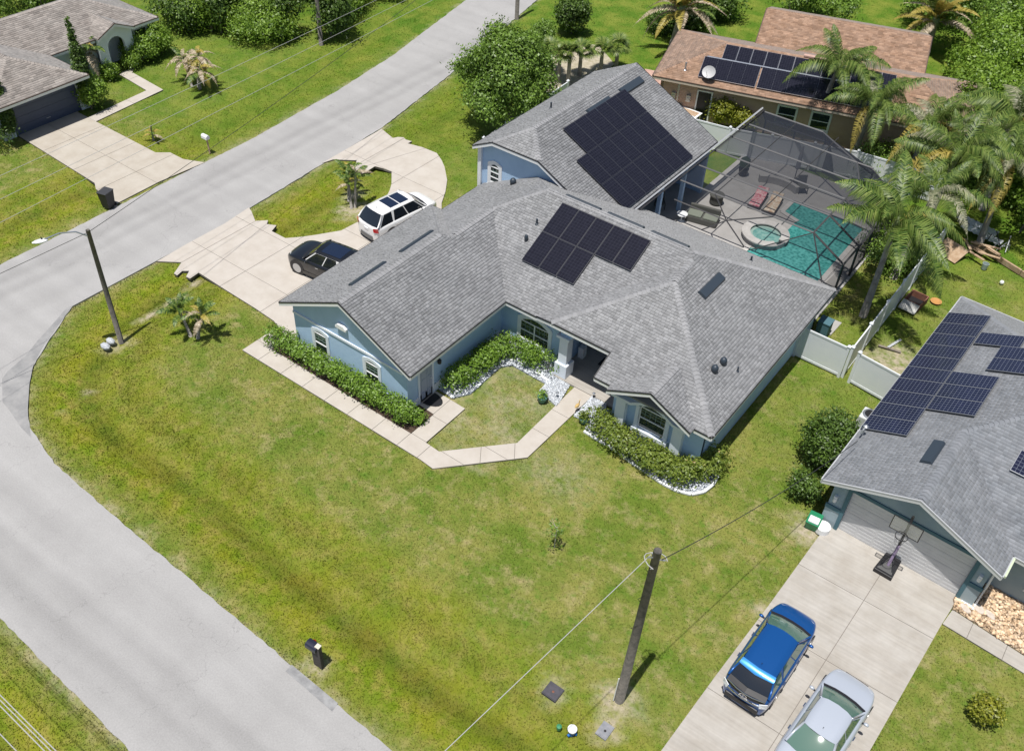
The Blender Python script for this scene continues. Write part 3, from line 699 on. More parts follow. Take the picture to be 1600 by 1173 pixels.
def gooseneck(parent, pl, cx, cy, s=.3):
    z = zon(pl, cx, cy); q = MB(); q.lathe([(s*.55, -.08), (s*.55, .1), (s*.62, .16), (s*.55, .26), (s*.35, .33), (.02, .36)], (cx, cy, z), 14)
    return q.build('roof_vent_cap', m_vent, parent, smooth=True)

def panel_mesh(name, w, h, m_pv, m_fr):
    me = bpy.data.meshes.new(name); t = .04; i = .018
    v = [(0,0,0),(w,0,0),(w,h,0),(0,h,0),(0,0,t),(w,0,t),(w,h,t),(0,h,t),(i,i,t+.001),(w-i,i,t+.001),(w-i,h-i,t+.001),(i,h-i,t+.001)]
    f = [(0,3,2,1),(0,1,5,4),(1,2,6,5),(2,3,7,6),(3,0,4,7),(4,5,9,8),(5,6,10,9),(6,7,11,10),(7,4,8,11),(8,9,10,11)]
    me.from_pydata(v, [], f); me.materials.append(m_fr); me.materials.append(m_pv)
    me.polygons.foreach_set('material_index', [0]*9+[1]); uv = me.uv_layers.new(name='UVMap')
    for p in me.polygons:
        for li in p.loop_indices:
            c = me.vertices[me.loops[li].vertex_index].co; uv.data[li].uv = (c.x-i, c.y-i)
    me.update(); return me
def panels(parent, pl, origin, e_dir, w, h, grid, me, lift=.10, gap=.018):
    """modules on a roof plane; origin=(x,y) of the lower-left corner, e_dir=+1/-1 along the eave, grid=[(col,row)]"""
    n, d = pl; e = Vector((0, 0, 1)).cross(n).normalized(); t = n.cross(e)
    o = Vector((origin[0], origin[1], zon(pl, *origin)))
    for c, r_ in grid:
        p = o+e*(c*(w+gap))+t*(r_*(h+gap))+n*lift
        ob = bpy.data.objects.new('solar_panel', me); col.objects.link(ob); ob.parent = parent
        M_ = Matrix.Identity(4)
        for k in range(3): M_[k][0] = e[k]; M_[k][1] = t[k]; M_[k][2] = n[k]; M_[k][3] = p[k]
        ob.matrix_local = M_

# ------------------------------------------------------------------ openings
def basis(o, U, N): o, U, N = Vector(o), Vector(U).normalized(), Vector(N).normalized(); return lambda a, b, c=0: o+a*U+Vector((0, 0, b))+c*N
def arch_pts(w, h, rise, n=10):
    return [(w-w*i/n, h-rise+rise*math.sin(math.pi*i/n)**.8) for i in range(n+1)] if rise else [(w, h), (0, h)]
def window(parent, o, U, N, w, h, rise=0, trim=.12, cols=1, rows=2, m_trim=None, m_fr=None, sill=True, grid=(0, 0), label=None):
    """window = surround (the part); panes, frame bars, sill below it. o = lower-left corner of the glass"""
    P = basis(o, U, N); m_trim = m_trim or m_white; m_fr = m_fr or m_white
    q = MB(); op = [(0, 0), (w, 0)]+arch_pts(w, h, rise)
    if trim:
        oo = [(-trim, -trim), (w+trim, -trim)]+[(a+(trim if a > w*.5 else -trim if a < w*.5 else 0)*(1 if rise == 0 or abs(a-w/2) > w*.35 else .5), b+trim) for a, b in arch_pts(w, h, rise)]
        n_ = len(op)
        for i in range(n_):
            j = (i+1) % n_
            q.extr([P(*oo[i], .0), P(*oo[j], .0), P(*op[j], .0), P(*op[i], .0)], P(0, 0, .055)-P(0, 0, 0))
    else:
        q.extr([P(a, b, 0) for a, b in op], P(0, 0, .012)-P(0, 0, 0))
    wo_ = q.build('window', m_trim, parent, origin=(0, 0, 0)); WP[wo_.name] = Vector((0, 0, 0))
    if parent.name in WP and WP[parent.name].length > 0: wo_.location = -WP[parent.name]
    if label: wo_['label'] = label
    # panes: between the bars
    g_ = MB(); g_.extr([P(a, b, .004) for a, b in op], P(0, 0, .012)-P(0, 0, 0)); 
    fr = MB(); b_ = .045
    fr.extr([P(0, 0, .016), P(w, 0, .016), P(w, b_, .016), P(0, b_, .016)], P(0, 0, .03)-P(0, 0, 0))
    for a in (0, w-b_): fr.extr([P(a, b_, .016), P(a+b_, b_, .016), P(a+b_, h-rise, .016), P(a, h-rise, .016)], P(0, 0, .03)-P(0, 0, 0))
    ap = arch_pts(w, h, rise)
    for i in range(len(ap)-1):
        a, c = ap[i], ap[i+1]; fr.extr([P(a[0], a[1], .016), P(c[0], c[1], .016), P(c[0], c[1]-b_, .016), P(a[0], a[1]-b_, .016)], P(0, 0, .03)-P(0, 0, 0))
    for k in range(1, cols): fr.extr([P(w*k/cols-b_*.7, b_, .017), P(w*k/cols+b_*.7, b_, .017), P(w*k/cols+b_*.7, h-rise, .017), P(w*k/cols-b_*.7, h-rise, .017)], P(0, 0, .032)-P(0, 0, 0))
    for k in range(1, rows): hh = (h-(rise if rise else 0))*k/rows; fr.extr([P(b_, hh-b_/2, .018), P(w-b_, hh-b_/2, .018), P(w-b_, hh+b_/2, .018), P(b_, hh+b_/2, .018)], P(0, 0, .034)-P(0, 0, 0))
    if rise: hh = h-rise; fr.extr([P(b_, hh-b_/2, .018), P(w-b_, hh-b_/2, .018), P(w-b_, hh+b_/2, .018), P(b_, hh+b_/2, .018)], P(0, 0, .034)-P(0, 0, 0))
    g_.build('pane', m_gdark, wo_); fr.build('sash', m_fr, wo_)
    if grid[0]:
        mu = MB(); gx, gy = grid[:2]; y0_, y1_ = grid[2] if len(grid) > 2 else (b_, h-rise)
        for k in range(1, gx): mu.obox(P(w*k/gx-.009, y0_, .014), P(.018, 0)-P(0, 0), P(0, y1_-y0_)-P(0, 0), P(0, 0, .012)-P(0, 0, 0))
        for k in range(1, gy+1): yy = y0_+(y1_-y0_)*k/(gy+1); mu.obox(P(b_, yy, .013), P(w-2*b_, 0)-P(0, 0), P(0, .018)-P(0, 0), P(0, 0, .012)-P(0, 0, 0))
        mu.build('muntin', mat('muntin_green', lin(.22, .30, .28), .5), wo_)
    if sill:
        s_ = MB(); s_.obox(P(-trim-.02, -trim-.06, 0), P(w+2*trim+.04, 0)-P(0, 0), P(0, .06)-P(0, 0), P(0, 0, .11)-P(0, 0, 0)); s_.build('sill', m_trim, wo_)
    return wo_
def door(parent, o, U, N, w, h, m_, panels_=True, glass=None, trimm=None, label=None):
    P = basis(o, U, N); q = MB(); q.extr([P(0, 0), P(w, 0), P(w, h), P(0, h)], P(0, 0, .04)-P(0, 0, 0))
    d = q.build('door', m_, parent, origin=(0, 0, 0)); WP[d.name] = Vector((0, 0, 0))
    if parent.name in WP and WP[parent.name].length > 0: d.location = -WP[parent.name]
    if label: d['label'] = label
    if panels_:
        for i in range(2):
            for a, b in ((.12, .5), (.56, 1.28), (1.38, 1.88)):
                if b > h: continue
                q = MB(); x = w*.12+i*w*.46; q.extr([P(x, a, .04), P(x+w*.3, a, .04), P(x+w*.3, b, .04), P(x, b, .04)], P(0, 0, .015)-P(0, 0, 0)); q.build('door_panel', m_, d)
    if glass: q = MB(); q.extr([P(w*.2, .25, .041), P(w*.8, .25, .041), P(w*.8, h-.15, .041), P(w*.2, h-.15, .041)], P(0, 0, .008)-P(0, 0, 0)); q.build('glass_panel', glass, d)
    q = MB(); t = .1
    for a, b, c, e in ((-t, 0, 0, h+t), (w, w+t, 0, h+t), (0, w, h, h+t)): q.extr([P(a, c), P(b, c), P(b, e), P(a, e)], P(0, 0, .06)-P(0, 0, 0))
    q.build('door_frame', trimm or m_white, d)
    q = MB(); q.lathe([(.03, 0), (.035, .02), (.02, .05)], tuple(P(w*.9, 1.0, .06)), 8); q.build('handle', m_chrome, d)
    return d
def garage_door(parent, o, U, N, w, h, m_, rows=4, ribs=3):
    P = basis(o, U, N); q = MB(); q.extr([P(0, 0), P(w, 0), P(w, h), P(0, h)], P(0, 0, .02)-P(0, 0, 0))
    d = q.build('garage_door', m_, parent, origin=(0, 0, 0)); WP[d.name] = Vector((0, 0, 0))
    for r_ in range(rows):
        z0, z1 = h*r_/rows+.008, h*(r_+1)/rows-.008; q = MB()
        q.extr([P(.02, z0, .02), P(w-.02, z0, .02), P(w-.02, z1, .02), P(.02, z1, .02)], P(0, 0, .03)-P(0, 0, 0))
        for k in range(ribs):
            zz = z0+(z1-z0)*(k+.5)/ribs; c_ = max(1, int(w/.62))
            for j in range(c_): a = w*(j+.06)/c_; b = w*(j+.94)/c_; q.extr([P(a, zz-.045, .05), P(b, zz-.045, .05), P(b, zz+.045, .05), P(a, zz+.045, .05)], P(0, 0, .005)-P(0, 0, 0))
        q.build('door_section', m_, d)
    q = MB(); q.obox(P(w*.47, .35, .06), P(w*.06, 0)-P(0, 0), P(0, .03)-P(0, 0), P(0, 0, .03)-P(0, 0, 0)); q.build('handle', m_steel, d)
    return d

# ------------------------------------------------------------------ the blue house
H = wroot('blue_house', (-18, 30, 0), 'large single-storey blue house with grey shingle roofs and black solar panels on the corner lot', 'house')
E_ = 2.7
GW = hip(-28.12, -20.19, 21.55, 32.2, E_, .5, 'y', 'gable', 'hip')
M2 = hip(-27.4, -20.185, 25.0, 33.0, E_-.006, .5, 'y', 'gable', 'hip')[:2]
B = hip(-27.4, -8.48, 28.25, 39.25, E_, .5, 'x', 'hip', 'hip')
m2z = E_-.006+.5*3.6075
M2 = [[Vector((-27.4, 31.8, E_-.006)), Vector((-27.4, 25, E_-.006)), Vector((-23.7925, 25, m2z)), Vector((-23.7925, 31.85, m2z))],
      [Vector((-20.185, 25, E_-.006)), Vector((-20.185, 28.3, E_-.006)), Vector((-23.7925, 31.9, m2z)), Vector((-23.7925, 25, m2z))]]
wf = lambda y: E_+.5*(y-26.53)
WR = [[Vector((-8.482, 26.53, E_)), Vector((-8.482, 33, E_)), Vector((-13.49, 33, E_+2.504)), Vector((-13.49, 31.54, E_+2.504))],
      [Vector((-17.31, 27.72, wf(27.72))), Vector((-14.12, 27.72, wf(27.72))), Vector((-14.12, 26.53, E_)), Vector((-8.482, 26.53, E_)), Vector((-13.49, 31.54, E_+2.504))],
      [Vector((-17.9, 33.6, E_+.3)), Vector((-17.9, 28.2, E_+.3)), Vector((-17.31, 27.72, wf(27.72))), Vector((-13.49, 31.54, E_+2.504)), Vector((-13.49, 33.6, E_+2.504))]]
WR[2] = [Vector((-18.5+k, y, E_+.5*k)) for k, y in ((.03, 34), (.03, 28.28), (1.19, 27.72), (5.01, 31.54), (5.01, 34))]
WR[0][2].z = WR[0][3].z = E_+2.504; WR[0][1].y = WR[0][2].y = 33.7
BW = hip(-13.3, -9.28, 26.2, 30.6, E_+.003, .5, 'y', 'gable', 'gable')
rz = 6.32; RX = -25.15
RW = [[Vector((-27.9, 47.2, 4.945)), Vector((-27.9, 35.4, 4.945)), Vector((-26.62, 35.4, 5.585)), Vector((RX, 36.95, rz)), Vector((RX, 47.2, rz))],
      [Vector((-19.27, 35.4, 3.38)), Vector((-19.27, 47.2, 3.38)), Vector((RX, 47.2, rz)), Vector((RX, 36.95, rz)), Vector((-23.68, 35.4, 5.585))],
      [Vector((-26.62, 35.4, 5.585)), Vector((-23.68, 35.4, 5.585)), Vector((RX, 36.95, rz))]]
HF = GW+M2+B+WR+BW+RW
rf = roof(H, HF, m_shingle); rf.location = -WP[H.name]; WP[rf.name] = Vector((0, 0, 0))
gz = E_+.5*3.965
caps = [((-24.155, 21.6, gz), (-24.155, 28.2, gz)), ((-23.79, 28.9, m2z), (-23.79, 31.8, m2z)), ((-23.79, 31.86, m2z), (-21.9, 33.75, 5.45)),
        ((-21.9, 33.75, 5.45), (-13.98, 33.75, 5.45)), ((-8.5, 39.2, E_+.03), (-13.98, 33.75, 5.45)), ((-8.5, 26.56, E_+.03), (-13.49, 31.54, 5.204)), ((-13.49, 31.54, 5.204), (-13.7, 33.4, 5.3)), ((-17.3, 27.74, 3.31), (-13.49, 31.54, 5.204)),
        ((-11.29, 26.25, E_+1.005), (-11.29, 28.4, E_+1.005)), ((RX, 36.95, rz), (RX, 47.1, rz)), ((-26.62, 35.45, 5.6), (RX, 36.95, rz)), ((-23.68, 35.45, 5.6), (RX, 36.95, rz))]
shingles(HF, 'shingle_tabs', m_shingle, rf, caps=caps)
# fascia boards and drip edges
y_, x_, X_ = (0, -1, 0), (-1, 0, 0), (1, 0, 0)
fascia(H, [((-28.12, 21.55, E_), (-24.155, 21.55, gz), y_), ((-24.155, 21.55, gz), (-20.19, 21.55, E_), y_), ((-20.19, 21.55, E_), (-20.19, 28.25, E_), X_), ((-28.12, 32.2, E_), (-28.12, 21.55, E_), x_), ((-28.12, 32.2, E_), (-27.4, 32.2, E_), (0, 1, 0)),
           ((-20.19, 28.25, E_), (-18.0, 28.25, E_), y_), ((-18.45, 28.27, E_+.02), (-17.31, 27.72, wf(27.72)), y_), ((-17.31, 27.72, wf(27.72)), (-14.12, 27.72, wf(27.72)), y_), ((-14.12, 27.72, wf(27.72)), (-14.12, 26.53, E_), x_), ((-14.12, 26.53, E_), (-13.3, 26.53, E_), y_),
           ((-13.3, 26.2, E_), (-11.29, 26.2, E_+1.005), y_), ((-11.29, 26.2, E_+1.005), (-9.28, 26.2, E_), y_), ((-9.28, 26.53, E_), (-8.48, 26.53, E_), y_), ((-8.48, 26.53, E_), (-8.48, 39.25, E_), X_), ((-8.48, 39.25, E_), (-19, 39.25, E_), (0, 1, 0)),
           ((-27.4, 35.4, E_), (-27.4, 32.2, E_), x_),
           ((-27.9, 35.4, 4.945), (-26.62, 35.4, 5.585), y_), ((-26.62, 35.4, 5.585), (-23.68, 35.4, 5.585), y_), ((-23.68, 35.4, 5.585), (-19.27, 35.4, 3.38), y_), ((-27.9, 47.2, 4.945), (-27.9, 35.4, 4.945), x_), ((-19.27, 37.8, 3.38), (-19.27, 47.2, 3.38), X_), ((-27.9, 47.2, 4.945), (RX, 47.2, rz), (0, 1, 0)), ((RX, 47.2, rz), (-19.27, 47.2, 3.38), (0, 1, 0))])
q = MB(); ov = .12
wall(q, [(-27.65, 21.9, 0), (-20.7, 21.9, 0), (-20.7, 21.9, 2.76), (-24.155, 21.9, gz-ov), (-27.65, 21.9, 2.76)], y_)
for a, b, h in (((-20.7, 22.1), (-20.7, 28.7), 2.76), ((-20.7, 28.7), (-17.0, 28.7), 2.8), ((-8.9, 26.95), (-8.9, 38.9), 2.75), ((-27.65, 32), (-27.65, 22.1), 2.76), ((-8.9, 38.9), (-19.2, 38.9), 2.75)):
    d_ = Vector((b[0]-a[0], b[1]-a[1], 0)).normalized(); o_ = Vector((d_.y, -d_.x, 0)); wall(q, [(a[0], a[1], 0), (b[0], b[1], 0), (b[0], b[1], h), (a[0], a[1], h)], o_)
wall(q, [(-13.25, 26.92, 0), (-8.9, 26.92, 0), (-8.9, 26.92, 2.72), (-9.6, 26.92, 2.66), (-11.29, 26.92, 3.5), (-13.25, 26.92, 2.62)], y_)
wall(q, [(-13.25, 27.12, 0), (-13.25, 31, 0), (-13.25, 31, 3.4), (-13.25, 28.0, 3.2), (-13.25, 27.12, 2.72)], (-1, 0, 0))
wall(q, [(-17.05, 28.9, 0), (-17.05, 31, 0), (-17.05, 31, 3.2), (-17.05, 28.9, 2.9)], (1, 0, 0), th=.2)
wall(q, [(-17.05, 31, 0), (-13.25, 31, 0), (-13.25, 31, 3.9), (-17.05, 31, 3.4)], y_)
wall(q, [(-27.55, 35.75, 0), (-19.6, 35.75, 0), (-19.6, 35.75, 3.42), (-23.72, 35.75, 5.46), (-26.6, 35.75, 5.46), (-27.55, 35.75, 5.0)], y_)
for a, b, h in (((-27.55, 47), (-27.55, 35.95), 5.0), ((-19.6, 35.95), (-19.6, 38.9), 3.4), ((-19.6, 38.9), (-22.0, 38.9), 3.5), ((-22.0, 38.9), (-22.0, 47), 4.4)):
    d_ = Vector((b[0]-a[0], b[1]-a[1], 0)).normalized(); o_ = Vector((d_.y, -d_.x, 0)); wall(q, [(a[0], a[1], 0), (b[0], b[1], 0), (b[0], b[1], h), (a[0], a[1], h)], o_)
wall(q, [(-19.6, 47, 0), (-27.55, 47, 0), (-27.55, 47, 5.0), (RX, 47, rz-.12), (-19.6, 47, 3.4)], (0, 1, 0))
each(q, 'wall', m_blue, H)
# pale base band, gable band and corner trims
q = MB()
q.box(-27.68, -20.67, 21.86, 21.9, 0, .42); q.box(-20.7, -20.66, 21.9, 28.7, 0, .45); q.box(-20.66, -17.05, 28.66, 28.7, 0, .40)
q.box(-27.65, -20.9, 21.85, 21.9, 2.14, 2.26); q.box(-9.6, -8.86, 26.88, 26.92, 0, .5)
each(q, 'trim_band', m_pale, H)
# garage gable windows, gable vent
for x in (-26.36, -23.16): window(H, (x, 21.9, .56), X_, y_, .80, 1.32, rise=.18, trim=.15, rows=2, m_trim=m_pale, grid=(3, 2, (.62, 1.12)))
q = MB(); q.extr([(-24.75, 21.9, 2.88), (-24.1, 21.9, 2.88), (-24.1, 21.9, 3.0), (-24.25, 21.9, 3.14), (-24.6, 21.9, 3.14), (-24.75, 21.9, 3.0)], (0, -.16, 0)); q.build('gable_vent', m_white, H, bevel=.02)
# side entry
door(H, (-20.7, 22.66, .03), (0, 1, 0), X_, .84, 1.98, m_doorg, trimm=m_pale)
q = MB(); q.lathe([(.03, 0), (.09, .03), (.1, .2), (.04, .28)], (-20.6, 23.95, 1.55), 8); q.build('wall_lantern', m_black, H)
window(H, (-19.58, 28.7, .62), X_, y_, 1.66, 1.42, rise=.34, trim=.16, cols=2, rows=2, m_trim=m_pale, grid=(6, 3, (.1, 1.06)))
# entry porch
q = MB(); q.box(-17.05, -13.25, 27.95, 31, -.1, .09); q.build('porch_floor', m_conc_old, H)
q = MB(); q.box(-17.10, -16.44, 28.02, 28.68, .09, .85); q.box(-17.0, -16.54, 28.12, 28.58, .85, 2.35); q.box(-17.12, -16.42, 28.0, 28.7, 2.35, 2.5); q.build('porch_column', m_pale, H, bevel=.02)
q = MB(); A = [(-16.98, 2.5), (-16.45, 2.5)]+[(-16.45+3.1*i/12, 2.5+.42*math.sin(math.pi*i/12)**.6) for i in range(1, 12)]+[(-13.35, 2.5), (-13.25, 2.5), (-13.25, 3.12), (-16.98, 3.12)]
q.extr([(a, 28.15, b) for a, b in A], (0, .3, 0)); q.build('porch_arch', m_blue, H)
door(H, (-15.85, 31, .09), X_, y_, 1.15, 2.15, m_black, panels_=False, glass=m_gdark, label='dark glazed front door')
q = MB(); q.box(-16.0, -14.5, 30.95, 31.0, 2.3, 2.55); q.build('door_lintel', m_white, H)
# bow room front
q = MB()
for a in (-12.98, -10.2):
    q.box(a, a+.46, 26.62, 26.92, 0, 2.12)
each(q, 'bow_pilaster', m_pale, H)
q = MB(); n_ = 14
A = [(-13.25, 2.1)]+[(-12.3+2.05*i/n_, 2.1+.42*math.sin(math.pi*i/n_)) for i in range(n_+1)]+[(-9.6, 2.1)]
Bp = [(a, b+.14) for a, b in A]
for i in range(len(A)-1): q.extr([(A[i][0], 26.92, A[i][1]), (A[i+1][0], 26.92, A[i+1][1]), (Bp[i+1][0], 26.92, Bp[i+1][1]), (Bp[i][0], 26.92, Bp[i][1])], (0, -.32, 0))
q.box(-12.15, -10.4, 26.72, 26.92, .62, .84); q.box(-12.1, -11.94, 26.8, 26.92, .84, 2.1); q.box(-10.62, -10.46, 26.8, 26.92, .84, 2.1)
q.build('bow_trim', m_pale, H)
window(H, (-11.92, 26.92, .90), X_, y_, 1.28, 1.46, rise=.3, trim=0, rows=2, m_trim=m_pale, grid=(5, 2, (.62, 1.16)), sill=False)
# tall rear wing
window(H, (-26.95, 35.75, 3.0), X_, y_, .62, 1.15, rise=.22, trim=.16, rows=3, m_trim=m_white, grid=(3, 1, (.4, .93)))
q = MB(); q.box(-27.72, -27.5, 35.6, 35.82, 0, 4.95); q.build('corner_board', m_white, H)
for y in (41.6, 44.3, 46.85):
    q = MB(); q.box(-19.72, -19.5, y-.11, y+.11, 0, 3.2); q.build('lanai_post', m_blue, H)
door(H, (-22.0, 40.4, .05), (0, 1, 0), X_, 2.4, 2.1, m_gdark, panels_=False, label='wide glass sliding door under the lanai roof')
# vents on the roof
pF, pB, pR = plane(B[0]), plane(B[1]), plane(B[3]); pGL, pRR, pWL = plane(GW[0]), plane(RW[1]), plane(WR[1])
for cx in (-20.0, -17.6, -15.2): roof_box(rf, pB, cx, 34.05, 2.0, .30, m_vent)
for cy in (24.2, 27.5): roof_box(rf, pGL, -24.95, cy, 2.3, .26, m_vent)
for cy in (41.9, 45.2): roof_box(rf, pRR, RX+.9, cy, 2.2, .55, m_vent, h=.14)
roof_box(rf, plane(WR[0]), -12.35, 33.0, 1.9, .5, m_vent, h=.14)
for x, y in ((-9.95, 30.0), (-10.0, 29.3)): gooseneck(rf, pR, x, y, .26)
pipe(rf, pR, -9.35, 30.3, .04, .25)
p = at(868, 293, 4.4); gooseneck(rf, plane(B[2]), -24.9, 35.0, .28)
pipe(rf, pF, -21.25, 32.0, .05, .3); gooseneck(rf, pF, -21.2, 31.1, .16); pipe(rf, plane(RW[0]), -26.3, 40.2, .05, .35)
pipe(rf, pB, -12.3, 37.3, .05, .25)
# black solar modules
m_pvf = mat('pv_frame_dark', lin(.038, .04, .05), .4)
pvb = panel_mesh('solar_panel_black', .972, 1.775, m_pvblack, m_pvf)
panels(rf, pF, (-20.72, 30.17), 1, .972, 1.775, [(c, 0) for c in range(3)]+[(c, 1) for c in range(5)], pvb)
for i in range(1, 5):
    pass
# rear wing array: three rows down the slope, portrait modules along the ridge
o_ = onx = None
def on_plane(px, py, pl, z=0):
    d = (px-800)/CF*_r-(py-586.5)/CF*_u+_f; o = Vector((0, 0, CH)); n, dd = pl; return o+(dd+z-n.dot(o))/n.dot(d)*d
a_, b_ = on_plane(986, 327, pRR, .1), on_plane(1083, 245, pRR, .1)      # lower-edge corners of the array
pvr = panel_mesh('solar_panel_black_wide', 1.0, 1.80, m_pvblack, m_pvf)
panels(rf, pRR, (b_.x-.05, b_.y-7*1.018), 1, 1.0, 1.80, [(c, 0) for c in range(7)]+[(c, 1) for c in range(7)]+[(c, 2) for c in range(1, 7)], pvr)

# ------------------------------------------------------------------ neighbour's slate-blue house on the right
NR = R(-2.2); NO = at(1285, 748, 2.7)
N = root('slate_house', (NO.x, NO.y, 0), 'slate blue house with grey gable garage, white double garage door and blue solar panels', 'house', NR)
S4 = .42
g_r = 2.7+S4*3.47
NF = [[Vector((0, 5, 2.7)), Vector((0, 0, 2.7)), Vector((3.47, 0, g_r)), Vector((3.47, 5, g_r))],
      [Vector((6.94, 0, 2.7)), Vector((6.94, 1.3, 2.7)), Vector((3.47, 4.7, g_r)), Vector((3.47, 0, g_r))]]
BD = hip(0, 15.0, 1.2, 15.4, 2.7-.005, S4, 'x', 'hip', 'hip')
NFA = NF+BD
nr = roof(N, NFA, m_shingle2)
bz = 2.7+S4*7.1
shingles(NFA, 'shingle_tabs', m_shingle2, nr, ex=.145, lift=.010, caps=[((3.47, .05, g_r), (3.47, 4.7, g_r)), ((3.5, 4.7, g_r), (7.1, 8.3, bz)), ((.03, 15.37, 2.7), (7.1, 8.3, bz)), ((7.1, 8.3, bz), (8, 8.3, bz))])
fascia(N, [((0, 0, 2.7), (3.47, 0, g_r), y_), ((3.47, 0, g_r), (6.94, 0, 2.7), y_), ((0, 15.4, 2.7), (0, 0, 2.7), x_), ((15, 15.4, 2.7), (0, 15.4, 2.7), (0, 1, 0)), ((6.94, 0, 2.7), (6.94, 1.2, 2.7), X_), ((6.94, 1.2, 2.7), (15, 1.2, 2.7), y_), ((15, 1.2, 2.7), (15, 15.4, 2.7), X_)], mat('fascia_grey', lin(.62, .63, .64), .5), mat('drip_grey', lin(.45, .46, .48), .5))
q = MB(); wy = .5
wall(q, [(.44, wy, 0), (1.15, wy, 0), (1.15, wy, 2.35), (6.02, wy, 2.35), (6.02, wy, 0), (6.62, wy, 0), (6.62, wy, 2.7), (3.47, wy, g_r-.12), (.44, wy, 2.7)], y_)
for a, b in (((.44, 14.9), (.44, .7)), ((6.62, .7), (6.62, 1.9)), ((6.62, 1.9), (14.6, 1.9)), ((14.6, 14.9), (.44, 14.9))):
    d_ = Vector((b[0]-a[0], b[1]-a[1], 0)).normalized(); o_ = Vector((d_.y, -d_.x, 0)); wall(q, [(a[0], a[1], 0), (b[0], b[1], 0), (b[0], b[1], 2.68), (a[0], a[1], 2.68)], o_)
each(q, 'wall', m_slate, N)
garage_door(N, (1.15, wy+.16, .02), X_, y_, 4.87, 2.3, m_ggrey, rows=4, ribs=3)
q = MB()
q.box(1.0, 1.15, wy-.05, wy+.02, 0, 2.4); q.box(6.02, 6.17, wy-.05, wy+.02, 0, 2.4); q.box(1.0, 6.17, wy-.052, wy+.018, 2.4, 2.55); q.box(.38, 1.0, wy-.06, wy, .98, 1.18); q.box(6.17, 6.68, wy-.06, wy, .98, 1.18)
each(q, 'door_surround', m_teal, N)
q = MB(); q.box(.40, 1.0, wy-.03, wy, .02, .98); q.box(6.17, 6.66, wy-.03, wy, .02, .98); each(q, 'wall_panel', mat('panel_grey_blue', lin(.30, .37, .40), .8), N)
for a in (.66, 6.4):
    q = MB(); q.box(a-.07, a+.07, wy-.14, wy, 1.72, 1.80); q.lathe([(.05, 0), (.075, .03), (.075, .22), (.03, .26)], (a, wy-.1, 1.48), 10); q.build('wall_lantern', m_white, N)
q = MB(); q.tube([(6.72, .45, 2.55), (6.72, .62, 2.3), (6.74, .64, 1.2), (6.74, .64, .12), (6.74, .3, .06)], .045, 8); q.build('downspout', m_white, N)
q = MB(); q.box(6.1, 6.75, wy-.12, wy-.02, 0, .09); q.build('door_kerb', m_white, N)
q = MB(); q.box(6.94, 7.06, .1, 1.3, 2.58, 2.68); q.tube([(7.0, 1.3, 2.62), (7.0, .25, 2.62)], .07, 8); q.build('gutter', mat('gutter_lime', lin(.55, .62, .45), .5), N)
window(N, (8.0, 1.9, .9), X_, y_, 1.6, 1.2, trim=.1, cols=2, rows=1)
pNL, pNS = plane(NF[0]), plane(BD[0])
pvn = panel_mesh('solar_panel_blue', 1.72*1.084, .985, m_pvblue, mat('pv_frame', lin(.20, .21, .23), .4, metal=.3))
def nh_panels(u0, cols_rows):
    n, d = pNL; e = Vector((0, 1, 0)); t = Vector((1, 0, S4)).normalized(); me = pvn
    for c, v in cols_rows:
        p = Vector((c, v, 2.7+S4*c))+n*.1; ob = bpy.data.objects.new('solar_panel', me); col.objects.link(ob); ob.parent = nr
        M_ = Matrix.Identity(4)
        X1, Y1 = t, -e
        Y1 = e; Z1 = X1.cross(Y1)
        for k in range(3): M_[k][0] = X1[k]; M_[k][1] = Y1[k]; M_[k][2] = Z1[k]; M_[k][3] = p[k]
        ob.matrix_local = M_
nh_panels(0, [(.04, 3.50+1.005*k) for k in range(10)]+[(1.78, 5.52+1.005*k) for k in range(3)]+[(1.82, 11.0)]+[(2.86, 9.0+1.005*k) for k in range(2)]+[(3.3, 7.55)]*0)
panels(nr, pNS, (5.46, 3.95), 1, 1.72*1.084, .985, [(0, 0), (1, 0), (1, 1)], pvn)
roof_box(nr, pNL, 2.88, 2.85, 1.45, .5, m_vent, h=.13)
gooseneck(nr, plane(BD[0]), 6.6, 6.4, .16)
q = MB(); q.lathe([(.02, 0), (.02, .5), (.1, .52), (.11, .6), (.02, .66)], (.22, 3.15, 2.75), 8); q.tube([(.22, 3.15, 3.3), (.2, 2.95, 3.25), (.2, 2.9, 3.1)], .035, 6); q.build('service_mast', m_steel, N)
# things beside it
t = root('air_conditioner', tuple(at(1352, 668, 0)), 'pale grey air conditioner unit between the bush and slate house wall', 'air conditioner')
q = MB(); q.box(-.40, .40, -.4, .4, .06, .82); q.build('cabinet', mat('ac_grey', lin(.6, .62, .62), .5), t, bevel=.05)
q = MB(); q.lathe([(.33, .82), (.35, .86), (.30, .87)], (0, 0, 0), 20); q.build('fan_guard', m_steel, t)
q = MB(); q.lathe([(.27, .862), (.27, .875)], (0, 0, 0), 16); q.build('fan_opening', m_black, t)
q = MB(); q.box(-.5, .5, -.5, .5, 0, .06); q.build('pad', m_deck, t)

